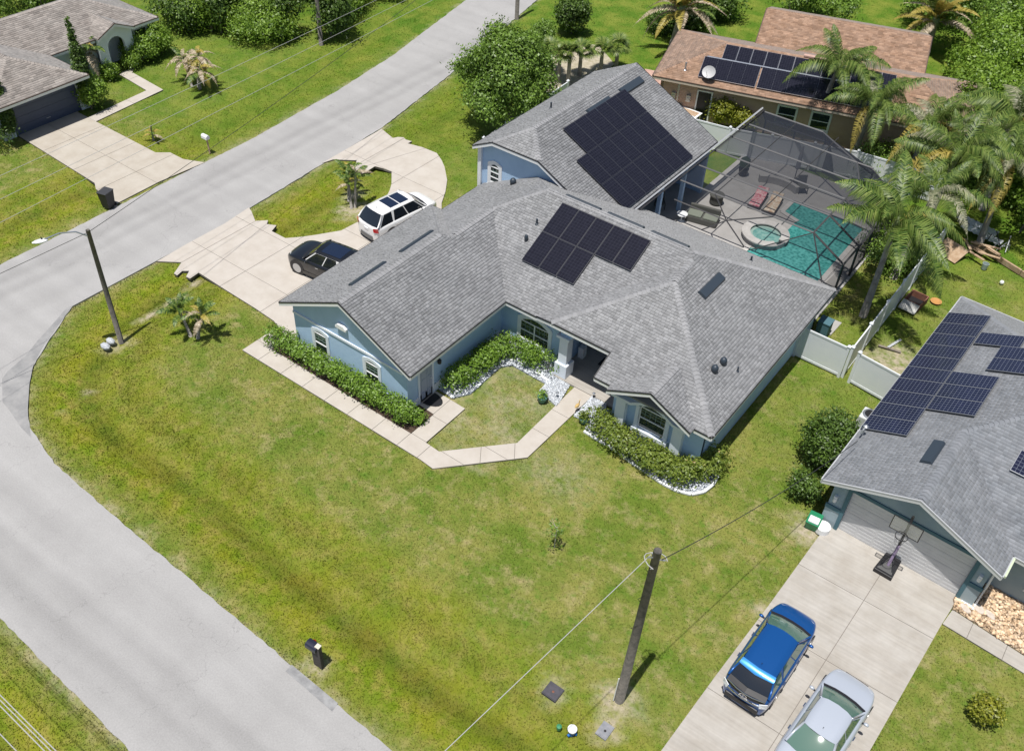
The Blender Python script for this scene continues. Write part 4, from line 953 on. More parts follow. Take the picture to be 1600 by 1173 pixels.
# ------------------------------------------------------------------ brown-roofed house behind
BR = R(17.0); BO = at(1020, 118, 2.7)
T = root('brown_house', (BO.x, BO.y, 0), 'tan house with brown shingle roofs and dark solar panels behind the pool', 'house', BR)
sb = .33
B1 = hip(0, 20.3, 0, 8.2, 2.7, sb, 'x'); B2 = hip(5.5, 16.9, 7.0, 15.4, 2.695, sb, 'x', 'gable', 'gable')
BF = B1+B2; br = roof(T, BF, m_shingle3)
zz1, zz2 = 2.7+sb*4.1, 2.695+sb*4.2
shingles(BF, 'shingle_tabs', m_shingle3, br, ex=.16, wlo=.25, whi=.45, lift=.012, caps=[((.03, .03, 2.71), (4.1, 4.1, zz1)), ((.03, 8.17, 2.71), (4.1, 4.1, zz1)), ((4.1, 4.1, zz1), (16.2, 4.1, zz1)), ((20.27, .03, 2.71), (16.2, 4.1, zz1)), ((20.27, 8.17, 2.71), (16.2, 4.1, zz1)), ((5.55, 11.2, zz2), (16.85, 11.2, zz2))])
fascia(T, [((0, 0, 2.7), (20.3, 0, 2.7), y_), ((0, 8.2, 2.7), (0, 0, 2.7), x_), ((20.3, 0, 2.7), (20.3, 8.2, 2.7), X_), ((5.5, 11.2, zz2), (5.5, 7.0, 2.7), x_), ((16.9, 7.0, 2.7), (16.9, 11.2, zz2), X_), ((20.3, 8.2, 2.7), (16.9, 8.2, 2.7), (0, 1, 0)), ((5.5, 8.2, 2.7), (0, 8.2, 2.7), (0, 1, 0))], mat('fascia_cream', lin(.62, .52, .42), .6), mat('drip_brown', lin(.08, .05, .04), .6))
q = MB()
for a, b, h in (((.5, .55), (19.8, .55), 2.68), ((19.8, .55), (19.8, 7.7), 2.68), ((.5, 7.7), (.5, .55), 2.68), ((6.1, 14.9), (6.1, 7.7), 2.7), ((16.4, 7.7), (16.4, 14.9), 2.7)):
    d_ = Vector((b[0]-a[0], b[1]-a[1], 0)).normalized(); o_ = Vector((d_.y, -d_.x, 0)); wall(q, [(a[0], a[1], 0), (b[0], b[1], 0), (b[0], b[1], h), (a[0], a[1], h)], o_)
each(q, 'wall', m_tan, T)
for x in (8.35, 10.5): window(T, (x, .55, 1.0), X_, y_, 1.15, 1.1, trim=.09, rows=2, cols=1)
door(T, (3.1, .55, 0), X_, y_, .85, 2.0, m_black, panels_=False, label='dark side door behind the yellow bush')
for x in (1.35, 2.35, 4.9):
    q = MB(); q.box(x, x+.28, .42, .55, 1.15, 1.6); q.box(x+.05, x+.23, .40, .42, 1.25, 1.45); q.build('meter_box', m_steel, T)
q = MB(); q.obox((1.7, .5, 0), (.12, 0, 0), (0, .04, 0), (0, 0, 2.5)); q.build('conduit', m_steel, T)
pB1 = plane(B1[0])
pvd = panel_mesh('solar_panel_dark', .95, 1.95, m_pvblack, m_steel)
panels(br, pB1, (2.86, .52), 1, .90, 1.92, [(c, 0) for c in range(4)], pvd); panels(br, pB1, (6.68, .52), 1, .90, 1.92, [(c, 0) for c in range(9)], pvd)
pvd2 = panel_mesh('solar_panel_dark_short', .9, 1.42, m_pvblack, m_steel); panels(br, pB1, (3.95, 2.42), 1, .9, 1.42, [(c, 0) for c in range(12)], pvd2)
q = MB(); q.tube([(3.0, 2.38, zon(pB1, 3, 2.38)+.12), (13.5, 2.38, zon(pB1, 3, 2.38)+.12)], .05, 6); q.build('solar_rail', m_steel, br)
q = MB(); q.box(9.0, 12.5, 3.95, 4.25, zz1+.02, zz1+.12); q.build('ridge_vent', m_brick, br)
pipe(br, pB1, 1.9, .95, .06, .55, m_steel)
roof_box(br, plane(B2[0]), 10.6, 9.0, .9, .35, m_steel, name='skylight_box', h=.25)
q = MB(); o_ = Vector((3.55, .55, zon(pB1, 3.55, .55))); dn = Vector((-.25, -.75, .6)).normalized(); a_ = dn.cross(Vector((0, 0, 1))).normalized(); b_ = a_.cross(dn)
c_ = o_+Vector((0, -.15, .55)); rings = [c_+dn*(.10*(k/3)**2)+(a_*math.cos(t_)*.46*k/3+b_*math.sin(t_)*.40*k/3) for k in (1, 2, 3) for t_ in [2*math.pi*j/20 for j in range(20)]]
q.add([c_]+rings, [(0, 1+j, 1+(j+1)%20) for j in range(20)]+[(1+20*k+j, 1+20*(k+1)+j, 1+20*(k+1)+(j+1)%20, 1+20*k+(j+1)%20) for k in range(2) for j in range(20)])
q.tube([o_, c_], .03, 6); q.tube([c_-b_*.3, c_+dn*.5-b_*.1], .015, 5)
q.build('satellite_dish', mat('dish_grey', lin(.5, .5, .5), .5), br)

# ------------------------------------------------------------------ taupe-roofed house across the street
L = root('far_house', (-58, 28, 0), 'pale house with taupe shingle roof, arched entry and navy garage door across the street', 'house')
WP[L.name] = Vector((-58, 28, 0))
G1 = hip(-64.0, -54.1, 23.3, 29.75, 2.62, .40, 'x', 'gable', 'hip'); G2 = hip(-65.65, -58.2, 15.0, 38.2, 2.6, .40, 'y', 'hip', 'hip'); G3 = hip(-61.5, -57.75, 33.05, 35.95, 2.75, .45, 'x', 'gable', 'gable')
LF = G1+G2+G3; lr = roof(L, LF, m_shingle4); lr.location = -WP[L.name]; WP[lr.name] = Vector((0, 0, 0))
z1, z2, z3 = 2.62+.4*3.225, 2.6+.4*3.725, 2.75+.45*1.45
shingles(LF, 'shingle_tabs', m_shingle4, lr, ex=.16, wlo=.25, whi=.45, lift=.014, caps=[((-54.15, 29.7, 2.64), (-57.32, 26.52, z1)), ((-54.15, 23.35, 2.64), (-57.32, 26.52, z1)), ((-57.32, 26.52, z1), (-61, 26.52, z1)), ((-58.25, 38.15, 2.62), (-61.92, 34.5, z2)), ((-61.92, 34.5, z2), (-61.92, 19, z2)), ((-57.8, 34.5, z3), (-60.4, 34.5, z3))])
fascia(L, [((-54.1, 23.3, 2.62), (-54.1, 29.75, 2.62), X_), ((-54.1, 29.75, 2.62), (-58.2, 29.75, 2.62), (0, 1, 0)), ((-58.2, 23.3, 2.62), (-54.1, 23.3, 2.62), y_), ((-58.2, 29.75, 2.6), (-58.2, 33.05, 2.6), X_), ((-58.2, 35.95, 2.6), (-58.2, 38.2, 2.6), X_), ((-58.2, 38.2, 2.6), (-65.6, 38.2, 2.6), (0, 1, 0)), ((-57.75, 33.05, 2.75), (-57.75, 34.5, z3), X_), ((-57.75, 34.5, z3), (-57.75, 35.95, 2.75), X_)], m_white, mat('drip_brown', lin(.08, .05, .04), .6))
q = MB()
wall(q, [(-55.2, 23.9, 0), (-55.2, 24.7, 0), (-55.2, 24.7, 2.15), (-55.2, 29.3, 2.15), (-55.2, 29.3, 0), (-55.2, 29.95, 0), (-55.2, 29.6, 2.62), (-55.2, 23.9, 2.62)], X_)
for a, b, h in (((-55.4, 29.6), (-58.7, 29.6), 2.6), ((-59.0, 23.9), (-55.4, 23.9), 2.6), ((-58.7, 29.6), (-58.7, 33.3), 2.6), ((-58.7, 35.7), (-58.7, 37.8), 2.6), ((-58.9, 37.8), (-65, 37.8), 2.6)):
    d_ = Vector((b[0]-a[0], b[1]-a[1], 0)).normalized(); o_ = Vector((d_.y, -d_.x, 0)); wall(q, [(a[0], a[1], 0), (b[0], b[1], 0), (b[0], b[1], h), (a[0], a[1], h)], o_)
# entry wall with an arched opening
ar = [(33.85+1.3*(1-math.cos(math.pi*i/12))/2, 1.75+.65*math.sin(math.pi*i/12)) for i in range(13)]
wall(q, [(-58.1, 33.15, 0), (-58.1, 33.85, 0)]+[(-58.1, a, b) for a, b in ar]+[(-58.1, 35.15, 0), (-58.1, 35.85, 0), (-58.1, 35.85, 2.72), (-58.1, 34.5, z3-.1), (-58.1, 33.15, 2.72)], X_)
wall(q, [(-59.6, 33.3, 0), (-59.6, 35.7, 0), (-59.6, 35.7, 2.7), (-59.6, 33.3, 2.7)], X_)
each(q, 'wall', m_mint, L)
garage_door(L, (-55.32, 24.7, .02), (0, 1, 0), X_, 4.6, 2.13, m_navy, rows=4, ribs=2)
door(L, (-59.6, 33.5, 0), (0, 1, 0), X_, .8, 2.0, m_navy)
window(L, (-58.7, 36.35, .8), (0, 1, 0), X_, 1.0, 1.3, trim=.1, cols=1, rows=2)
pipe(lr, plane(G2[1]), -59.3, 27.9, .06, .3); pipe(lr, plane(G2[1]), -60.1, 27.4, .05, .3)

# ------------------------------------------------------------------ pool cage, pool, deck
m_ = MB(); m_.prism([(-22.0, 38.9), (-9.1, 38.9), (-9.1, 51.6), (-12.0, 53.4), (-19.6, 53.4), (-19.6, 47), (-22.0, 47)], -.5, .05)
dk = m_.build('pool_deck', m_deck); meta(dk, kind='structure')
pool = root('swimming_pool', (-12.5, 45.2, 0), 'turquoise swimming pool with pale coping under the screen cage', 'pool'); WP[pool.name] = Vector((-12.5, 45.2, 0))
pp = [(-14.55, 40.9), (-10.35, 40.9), (-10.35, 49.5), (-11.8, 49.7), (-14.65, 49.5), (-14.65, 48.2), (-13.7, 47.9), (-13.7, 46.5), (-13.25, 45.3), (-13.6, 44.3), (-14.55, 43.5)]
m_ = MB(); m_.prism(pp, .052, .075); m_.build('water', m_water, pool)
cp = MB()
for i in range(len(pp)):
    a, b = Vector((*pp[i], 0)), Vector((*pp[(i+1)%len(pp)], 0)); d_ = (b-a); nn = Vector((d_.y, -d_.x, 0)).normalized()
    if 6 <= i <= 9: continue
    cp.obox(a-d_.normalized()*.12+nn*.0+Vector((0, 0, .05)), d_+d_.normalized()*.24, nn*.28, (0, 0, .06+.002*i))
each(cp, 'coping', m_gravel if False else mat('coping_pale', lin(.44, .42, .40), .8, lin(.52, .50, .48), scale=3), pool)
spa = root('hot_tub', (-14.40, 44.95, 0), 'round raised spa with a wide pale stone rim beside the pool', 'hot tub')
def ring(r0, r1, z0, z1, n=32, a0=0, a1=2*math.pi):
    q = MB(); k = n+1; vs = []
    for i in range(k):
        a = a0+(a1-a0)*i/n; c_, s_ = math.cos(a), math.sin(a); vs += [(r0*c_, r0*s_, z0), (r1*c_, r1*s_, z0), (r1*c_, r1*s_, z1), (r0*c_, r0*s_, z1)]
    fs = []
    for i in range(n): b = i*4; fs += [(b+3, b+2, b+6, b+7), (b+1, b+5, b+6, b+2), (b, b+3, b+7, b+4)]
    fs += [(0, 1, 2, 3), (4*n+3, 4*n+2, 4*n+1, 4*n)]; q.add(vs, fs); return q
ring(1.16, 1.25, .06, .36).build('spa_wall', mat('spa_tile', lin(.22, .22, .23), .6, lin(.34, .33, .33), scale=8), spa)
ring(.86, 1.34, .362, .43, a0=R(-8), a1=R(325)).build('spa_rim', mat('coping_pale', lin(.4, .4, .4)), spa)
q = MB(); q.lathe([(.95, .20), (.95, .26)], (0, 0, 0), 28); q.build('spa_water', mat('spa_water', lin(.10, .27, .25), .04, lin(.26, .42, .38), scale=3.5), spa)
ring(.70, .95, .262, .275, a0=R(30), a1=R(300)).build('spa_bench', mat('spa_bench', lin(.30, .42, .38), .3), spa)

cage = root('pool_cage', (-15, 46, 0), 'large bronze framed insect screen enclosure over the pool deck', 'pool enclosure'); WP[cage.name] = Vector((-15, 46, 0))
ZR = 3.05; XL, XR_, XE, ZE = -19.22, -11.2, -9.25, 1.95
ysb = [42.57, 44.67, 46.77, 48.87, 50.97, 53.1]
def bm(a, b, s=.09, name='beam', m2=None): q = MB(); q.tube([a, b], s*.62, 4); return q.build(name, m2 or m_alum, cage)
m_al2 = mat('beam_top', lin(.075, .075, .08), .5)
for i, y in enumerate(ysb):
    xr = XR_ if i < 5 else -15.2
    bm((XL, y, ZR), (xr, y, ZR), .085, m2=m_al2)
    if i < 4: bm((xr, y, ZR), (XE, y, ZE), .11); bm((XE, y, ZE), (XE, y, 0), .1, 'post')
bm((XR_, 42.57, ZR), (XR_, 48.87, ZR), .085, m2=m_al2); bm((XR_, 48.87, ZR), (-12.2, 50.97, ZR), .08, m2=m_al2); bm((-12.2, 50.97, ZR), (-15.2, 53.1, ZR), .08, m2=m_al2)
bm((-15.2, 53.1, ZR), (-15.2, 54.3, 1.9)); bm((-12.2, 50.97, ZR), (-11.6, 52.4, ZE)); bm((XE, 42.57, ZE), (XE, 50.6, ZE), .09); bm((XE, 50.6, ZE), (-11.6, 52.8, ZE)); bm((-11.6, 52.8, ZE), (-15.2, 54.2, ZE)); bm((-15.2, 54.2, ZE), (XL, 54.2, ZE)); bm((XL, 54.2, ZE), (XL, 53.1, ZR))
for p in ((XE, 50.6), (-11.6, 52.8), (-15.2, 54.2), (XL, 54.2), (-17.2, 54.2)): bm((p[0], p[1], 0), (p[0], p[1], ZE), .1, 'post')
bm((-16.9, 42.57, ZR), (-16.9, 53.1, ZR), .05); bm((-14.2, 42.57, ZR), (-14.2, 53.1, ZR), .05)
bm((-18.3, 40.62, ZR), (-15.2, 40.62, ZR), .07); bm((-15.2, 40.62, ZR), (-13.45, 42.57, ZR), .07); bm((-15.2, 40.62, ZR), (-13.5, 39.3, 2.9), .07); bm((-15.2, 40.62, ZR), (-15.9, 39.3, 2.85), .07); bm((-16.9, 42.57, ZR), (-15.2, 40.62, ZR), .06)
bm((XR_, 42.57, ZR), (-13.2, 39.3, 2.8), .06); bm((XR_, 42.57, ZR), (-9.3, 39.5, 2.6), .06)
bm((XL, 37.9, 3.30), (XL, 53.1, 3.24), .10, 'gutter', mat('gutter_pale', lin(.42, .43, .45), .4)); bm((XL+.14, 37.9, 3.22), (XL+.14, 53.1, 3.16), .09, 'beam')
def sheet(pts):
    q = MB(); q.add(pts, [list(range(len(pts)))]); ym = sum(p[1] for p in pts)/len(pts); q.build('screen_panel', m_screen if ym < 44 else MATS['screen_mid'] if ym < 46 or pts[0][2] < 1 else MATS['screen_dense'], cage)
yy = ysb
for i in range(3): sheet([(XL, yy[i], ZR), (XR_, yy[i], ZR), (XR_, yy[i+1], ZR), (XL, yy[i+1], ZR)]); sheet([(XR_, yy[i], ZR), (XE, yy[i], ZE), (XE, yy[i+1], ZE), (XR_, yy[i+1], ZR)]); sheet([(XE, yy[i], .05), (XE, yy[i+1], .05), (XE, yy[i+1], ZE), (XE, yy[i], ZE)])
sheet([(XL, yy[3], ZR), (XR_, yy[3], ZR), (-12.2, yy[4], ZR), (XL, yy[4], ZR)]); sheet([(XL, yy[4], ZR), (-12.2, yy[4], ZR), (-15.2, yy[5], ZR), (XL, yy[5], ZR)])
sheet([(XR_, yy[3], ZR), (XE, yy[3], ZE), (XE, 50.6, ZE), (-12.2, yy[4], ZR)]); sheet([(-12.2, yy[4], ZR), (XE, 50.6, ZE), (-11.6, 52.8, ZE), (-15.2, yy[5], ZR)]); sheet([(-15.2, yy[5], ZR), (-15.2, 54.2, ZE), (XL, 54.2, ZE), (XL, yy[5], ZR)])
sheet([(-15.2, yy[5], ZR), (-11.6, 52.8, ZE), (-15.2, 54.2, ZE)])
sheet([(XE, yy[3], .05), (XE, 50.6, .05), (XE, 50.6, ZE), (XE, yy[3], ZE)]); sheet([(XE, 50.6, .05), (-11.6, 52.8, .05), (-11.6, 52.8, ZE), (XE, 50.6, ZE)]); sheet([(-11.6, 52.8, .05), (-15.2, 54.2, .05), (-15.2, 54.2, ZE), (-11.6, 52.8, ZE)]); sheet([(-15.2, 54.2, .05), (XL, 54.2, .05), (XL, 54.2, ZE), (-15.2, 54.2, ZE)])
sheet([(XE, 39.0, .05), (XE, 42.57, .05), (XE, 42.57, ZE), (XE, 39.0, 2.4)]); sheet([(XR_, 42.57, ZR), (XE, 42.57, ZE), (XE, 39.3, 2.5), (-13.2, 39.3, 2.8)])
# things on the deck
def lounger(name, loc, rz, m2, label):
    t = root(name, loc, label, 'lounger', rz)
    q = MB(); q.box(-.36, .36, -.95, .95, .16, .24); q.build('frame', m_alum, t)
    q = MB(); q.box(-.33, .33, -.92, .28, .24, .34); q.obox((-.33, .30, .26), (.66, 0, 0), (0, .60, .30), (0, -.05, .1)); each(q, 'cushion', m2, t, bevel=.03)
    for sx in (-.3, .3):
        for sy in (-.8, .8): q = MB(); q.box(sx-.03, sx+.03, sy-.03, sy+.03, 0, .16); q.build('leg', m_alum, t)
m_pink = mat('cushion_pink', lin(.55, .10, .16), .9, lin(.72, .55, .52), scale=7, detail=3); m_cream = mat('cushion_cream', lin(.55, .35, .22), .9, lin(.75, .68, .55), scale=6, detail=3)
c1, c2 = at(1185, 311, .3), at(1208, 320, .3)
lounger('sun_lounger', (c1.x, c1.y, .06), R(8), m_pink, 'lounger with pink floral cushions near the pool')
lounger('sun_lounger', (c2.x, c2.y, .06), R(8), m_cream, 'lounger with cream and orange cushions beside the turquoise pool shelf')
t = root('patio_sofa', tuple(at(1097, 346, .05)), 'grey green wicker sofa under the near corner of the screen', 'sofa', R(12))
q = MB(); q.box(-.9, .9, -.4, .4, 0, .38); q.build('base', m_wicker, t, bevel=.05)
q = MB(); q.box(-.9, .9, .28, .45, .38, .8); q.build('backrest', m_wicker, t, bevel=.05)
q = MB(); q.box(-.88, -.05, -.38, .28, .38, .5); q.box(.05, .88, -.38, .28, .38, .5); each(q, 'cushion', mat('cushion_olive', lin(.20, .22, .18), .9), t, bevel=.04)
t = root('side_table', tuple(at(1064, 345, .05)), 'small white table beside the wicker sofa', 'table')
q = MB(); q.lathe([(.32, .45), (.32, .49)], (0, 0, 0), 16); q.build('table_top', m_white, t); q = MB(); q.lathe([(.2, 0), (.04, .05), (.04, .45)], (0, 0, 0), 10); q.build('pedestal', m_white, t)
t = root('storage_pot', tuple(at(1118, 318, .05)), 'dark round fire pit table standing on the pool deck', 'fire pit')
q = MB(); q.lathe([(.30, 0), (.38, .12), (.38, .5), (.44, .56), (.44, .62), (.2, .62)], (0, 0, 0), 18); q.build('bowl', m_wicker, t, smooth=False)
t = root('potted_shrub', tuple(at(1160, 274, .05)), 'dark potted plant by the far side of the deck', 'potted plant')
q = MB(); q.lathe([(.22, 0), (.32, .5), (.30, .5)], (0, 0, 0), 14); q.build('pot', m_black, t)
q = MB(); q.lathe([(.05, .5), (.35, .7), (.3, 1.1), (.05, 1.3)], (0, 0, 0), 9); q.build('foliage', mat('dark_leaf', lin(.03, .07, .03), .9), t)
for (px, py, lab) in ((1030, 325, 'dark patio chair under the lanai roof edge'), (1252, 300, 'dark patio chair in the shade at the far pool end')):
    t = root('patio_chair', tuple(at(px, py, .05)), lab, 'chair', R(40))
    q = MB(); q.box(-.28, .28, -.28, .28, .38, .44); q.build('seat', m_wicker, t); q = MB(); q.obox((-.28, .25, .44), (.56, 0, 0), (0, .05, 0), (0, .1, .5)); q.build('backrest', m_wicker, t)
    for sx in (-.25, .25):
        for sy in (-.25, .25): q = MB(); q.box(sx-.02, sx+.02, sy-.02, sy+.02, 0, .38); q.build('leg', m_alum, t)
c_ = at(1215, 288, .05); t = root('curved_bench', (c_.x, c_.y, c_.z), 'curved pale bench wall at the far side of the pool deck', 'bench')
qq = ring(2.0, 2.25, 0, .45, 12, R(60), R(130)); qq.v = [(v[0]+.3, v[1]-2.1, v[2]) for v in qq.v]; qq.build('bench_wall', m_deck, t, origin=(0, 0, 0))
c_ = at(1240, 285, .05); t = root('closed_parasol', (c_.x, c_.y, c_.z), 'grey closed cantilever parasol standing near the pool end', 'umbrella')
q = MB(); q.lathe([(.3, 0), (.3, .06), (.03, .08), (.03, 2.4)], (0, 0, 0), 10); q.build('pole', m_alum, t); q = MB(); q.lathe([(.05, .9), (.16, 1.0), (.12, 1.8), (.04, 2.5)], (0, 0, 0), 10); q.build('folded_canopy', mat('canvas_grey', lin(.3, .3, .32), .9), t)

# ------------------------------------------------------------------ fences
def fence(label, pts, h=1.8, step=2.35, cap_=True):
    c = pts[0]; t = root('vinyl_fence', (c[0], c[1], 0), label, 'fence'); WP[t.name] = Vector((c[0], c[1], 0))
    for a, b in zip(pts[:-1], pts[1:]):
        a, b = Vector((*a, 0)), Vector((*b, 0)); L_ = (b-a).length; n = max(1, round(L_/step)); d_ = (b-a)/n; s_ = d_.normalized(); nn = Vector((-s_.y, s_.x, 0))
        for k in range(n+1):
            p = a+d_*k
            if k == 0 and a != Vector((*pts[0], 0)): continue
            q = MB(); q.obox(p-s_*.065-nn*.065-Vector((0, 0, .05)), s_*.13, nn*.13, (0, 0, h+.12)); po = q.build('post', m_vinyl, t, origin=(p.x, p.y, -.05))
            q = MB(); q.add([p-s_*.09-nn*.09+Vector((0, 0, h+.07)), p+s_*.09-nn*.09+Vector((0, 0, h+.07)), p+s_*.09+nn*.09+Vector((0, 0, h+.07)), p-s_*.09+nn*.09+Vector((0, 0, h+.07)), p+Vector((0, 0, h+.18))], [(0, 3, 2, 1), (0, 1, 4), (1, 2, 4), (2, 3, 4), (3, 0, 4)]); q.build('post_cap', m_vinyl, t)
        for k in range(n):
            p = a+d_*k; q = MB(); nb = 9; w = (d_.length-.13)/nb
            q.obox(p+s_*.065-nn*.015+Vector((0, 0, .12)), s_*(d_.length-.13), nn*.03, (0, 0, h-.2))
            q.build('fence_panel', m_vinyl, t)
            q = MB(); q.obox(p+s_*.065-nn*.03+Vector((0, 0, .04)), s_*(d_.length-.13), nn*.06, (0, 0, .12)); q.obox(p+s_*.065-nn*.03+Vector((0, 0, h-.1)), s_*(d_.length-.13), nn*.06, (0, 0, .1)); each(q, 'rail', m_vinyl, t)
    return t
fence('white vinyl gate fence joining blue house and side fence', [(-8.85, 36.7), (-6.5, 36.65)])
fence('long white vinyl fence running back between the two yards', [(-6.35, 36.75), (-6.25, 50.2)])
fence('white vinyl fence section between side fence and slate house', [(-5.95, 36.6), (-3.7, 36.3)], step=2.6)
fence('white vinyl fence behind the pool cage before the brown house', [(-25.5, 51.2), (-20.6, 52.1), (-13.2, 54.7), (-8.2, 55.2)])
fence('white vinyl fence along the left side of the rear wing', [(-31.4, 40.9), (-31.9, 50.6)])
fence('short white vinyl return panel beside the rear wing corner', [(-31.25, 40.75), (-27.9, 40.6)], step=3.3)

# ------------------------------------------------------------------ vegetation
def leafcloud(blobs, n_clump, per, ls, spread=.22, up=.35, shell=(.72, 1.03), asp=.55):
    """leaf-sized faces gathered in clumps through the outer part of the crown; blobs = (cx,cy,cz,rx,ry,rz)"""
    bl = np.array(blobs, float); wt = (bl[:, 3]*bl[:, 4]+bl[:, 3]*bl[:, 5]); wt /= wt.sum()
    bi = rng.choice(len(bl), n_clump, p=wt); b = bl[bi]
    d = rng.normal(size=(n_clump, 3)); d[:, 2] = d[:, 2]*.8+up; d /= np.linalg.norm(d, axis=1)[:, None]
    rr = rng.uniform(*shell, n_clump)[:, None]; C = b[:, :3]+d*b[:, 3:6]*rr; C[:, 2] = np.maximum(C[:, 2], .05)
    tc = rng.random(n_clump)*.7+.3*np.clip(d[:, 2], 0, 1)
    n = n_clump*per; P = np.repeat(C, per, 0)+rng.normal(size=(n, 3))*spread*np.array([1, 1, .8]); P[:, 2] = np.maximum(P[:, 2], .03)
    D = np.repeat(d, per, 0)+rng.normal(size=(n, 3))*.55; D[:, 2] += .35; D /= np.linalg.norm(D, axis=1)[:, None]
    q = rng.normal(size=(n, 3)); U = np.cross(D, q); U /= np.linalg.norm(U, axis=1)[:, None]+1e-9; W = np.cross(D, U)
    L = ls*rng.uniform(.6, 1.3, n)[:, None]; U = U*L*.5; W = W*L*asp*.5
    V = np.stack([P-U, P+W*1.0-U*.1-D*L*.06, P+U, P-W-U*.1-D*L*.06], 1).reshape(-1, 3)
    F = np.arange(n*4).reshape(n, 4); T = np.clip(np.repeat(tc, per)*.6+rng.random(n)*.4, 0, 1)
    return V, F, T
def limbs(q, base, tips, r0, fork=.45):
    base = Vector(base)
    for tp in tips:
        tp = Vector(tp); mid = base.lerp(tp, .5)+Vector((random.uniform(-.1, .1), random.uniform(-.1, .1), .15)); q.tube([base, mid, tp], [r0, r0*.6, r0*.2], 6)
def tree(name, label, x, y, blobs, lm, n_clump, per, ls, trunk_r=.15, trunk_h=1.5, cat='tree', spread=.22, group=None, tips=6, **k):
    """blobs relative to the tree's base"""
    t = root(name, (x, y, -.02), label, cat, group=group)
    V, F, T = leafcloud(blobs, n_clump, per, ls, spread, **k)
    np_mesh('crown', V, F, MATS[lm], tone=T, parent=t)
    q = MB()
    q.tube([(0, 0, -.05), (.03, .02, trunk_h*.5), (0, 0, trunk_h)], [trunk_r*1.2, trunk_r, trunk_r*.8], 8); q.build('trunk', m_bark, t)
    q = MB(); bb = random.sample(blobs, min(tips, len(blobs)))
    limbs(q, (0, 0, trunk_h*.8), [(b[0]*.9, b[1]*.9, b[2]+b[5]*.3) for b in bb], trunk_r*.6); q.build('limbs', m_bark, t); t.children[-1]['kind'] = 'stuff'
    return t
def round_blobs(r, zc, rz, n=7, jit=.45):
    out = [(0, 0, zc, r*.8, r*.8, rz)]
    for i in range(n):
        a = 2*math.pi*i/n+random.random(); k = r*random.uniform(.35, .6)
        out.append((k*math.cos(a), k*math.sin(a), zc+random.uniform(-rz*.4, rz*.4), r*random.uniform(.38, .55), r*random.uniform(.38, .55), rz*random.uniform(.4, .6)))
    return out
def hedge(label, pts, w, h, lm, ls=.16, dens=70, per=8, cat='hedge', name='hedge'):
    c = pts[0]; t = root(name, (c[0], c[1], 0), label, cat); bl = []
    for a, b in zip(pts[:-1], pts[1:]):
        L_ = math.hypot(b[0]-a[0], b[1]-a[1]); n = max(2, int(L_/.32))
        for k in range(n+1):
            u = k/n; hh = h*random.uniform(.88, 1.1); ww = w*random.uniform(.85, 1.12)
            bl.append((a[0]+u*(b[0]-a[0])-c[0]+random.uniform(-.06, .06), a[1]+u*(b[1]-a[1])-c[1]+random.uniform(-.06, .06), hh*.5, ww*.5, ww*.5, hh*.52))
    tot = sum(math.hypot(b[0]-a[0], b[1]-a[1]) for a, b in zip(pts[:-1], pts[1:]))
    V, F, T = leafcloud(bl, int(tot*dens), per, ls, spread=.10, up=.6, shell=(.8, 1.06), asp=.5)
    np_mesh('foliage', V, F, MATS[lm], tone=T, parent=t)
    q = MB()
    for k in range(int(tot/.6)+1):
        b = bl[min(len(bl)-1, k*2)]; q.tube([(b[0], b[1], 0), (b[0]+.05, b[1], h*.7)], [.03, .012], 5)
    q.build('stems', m_bark, t, kind='stuff'); return t
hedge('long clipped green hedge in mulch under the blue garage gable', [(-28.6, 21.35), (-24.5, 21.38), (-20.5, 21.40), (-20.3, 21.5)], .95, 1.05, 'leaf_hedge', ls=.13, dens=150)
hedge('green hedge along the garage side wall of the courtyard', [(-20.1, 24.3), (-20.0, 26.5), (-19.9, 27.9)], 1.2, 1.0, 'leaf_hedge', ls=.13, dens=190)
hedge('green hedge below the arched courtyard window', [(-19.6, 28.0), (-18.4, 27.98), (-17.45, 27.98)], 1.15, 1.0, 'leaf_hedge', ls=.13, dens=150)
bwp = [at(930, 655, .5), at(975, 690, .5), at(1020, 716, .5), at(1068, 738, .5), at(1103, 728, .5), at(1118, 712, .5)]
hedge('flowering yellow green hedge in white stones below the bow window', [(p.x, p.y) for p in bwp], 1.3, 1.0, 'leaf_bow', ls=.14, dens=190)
q = MB(); q.lathe([(.02, 0), (.03, .05)], (0, 0, 0), 5)
t = root('shrub', (-19.95, 21.75, 0), 'small shrub in mulch at the side entry corner', 'shrub')
V, F, T_ = leafcloud([(0, 0, .3, .3, .3, .35)], 40, 8, .14, spread=.08); np_mesh('foliage', V, F, MATS['leaf_hedge'], tone=T_, parent=t)
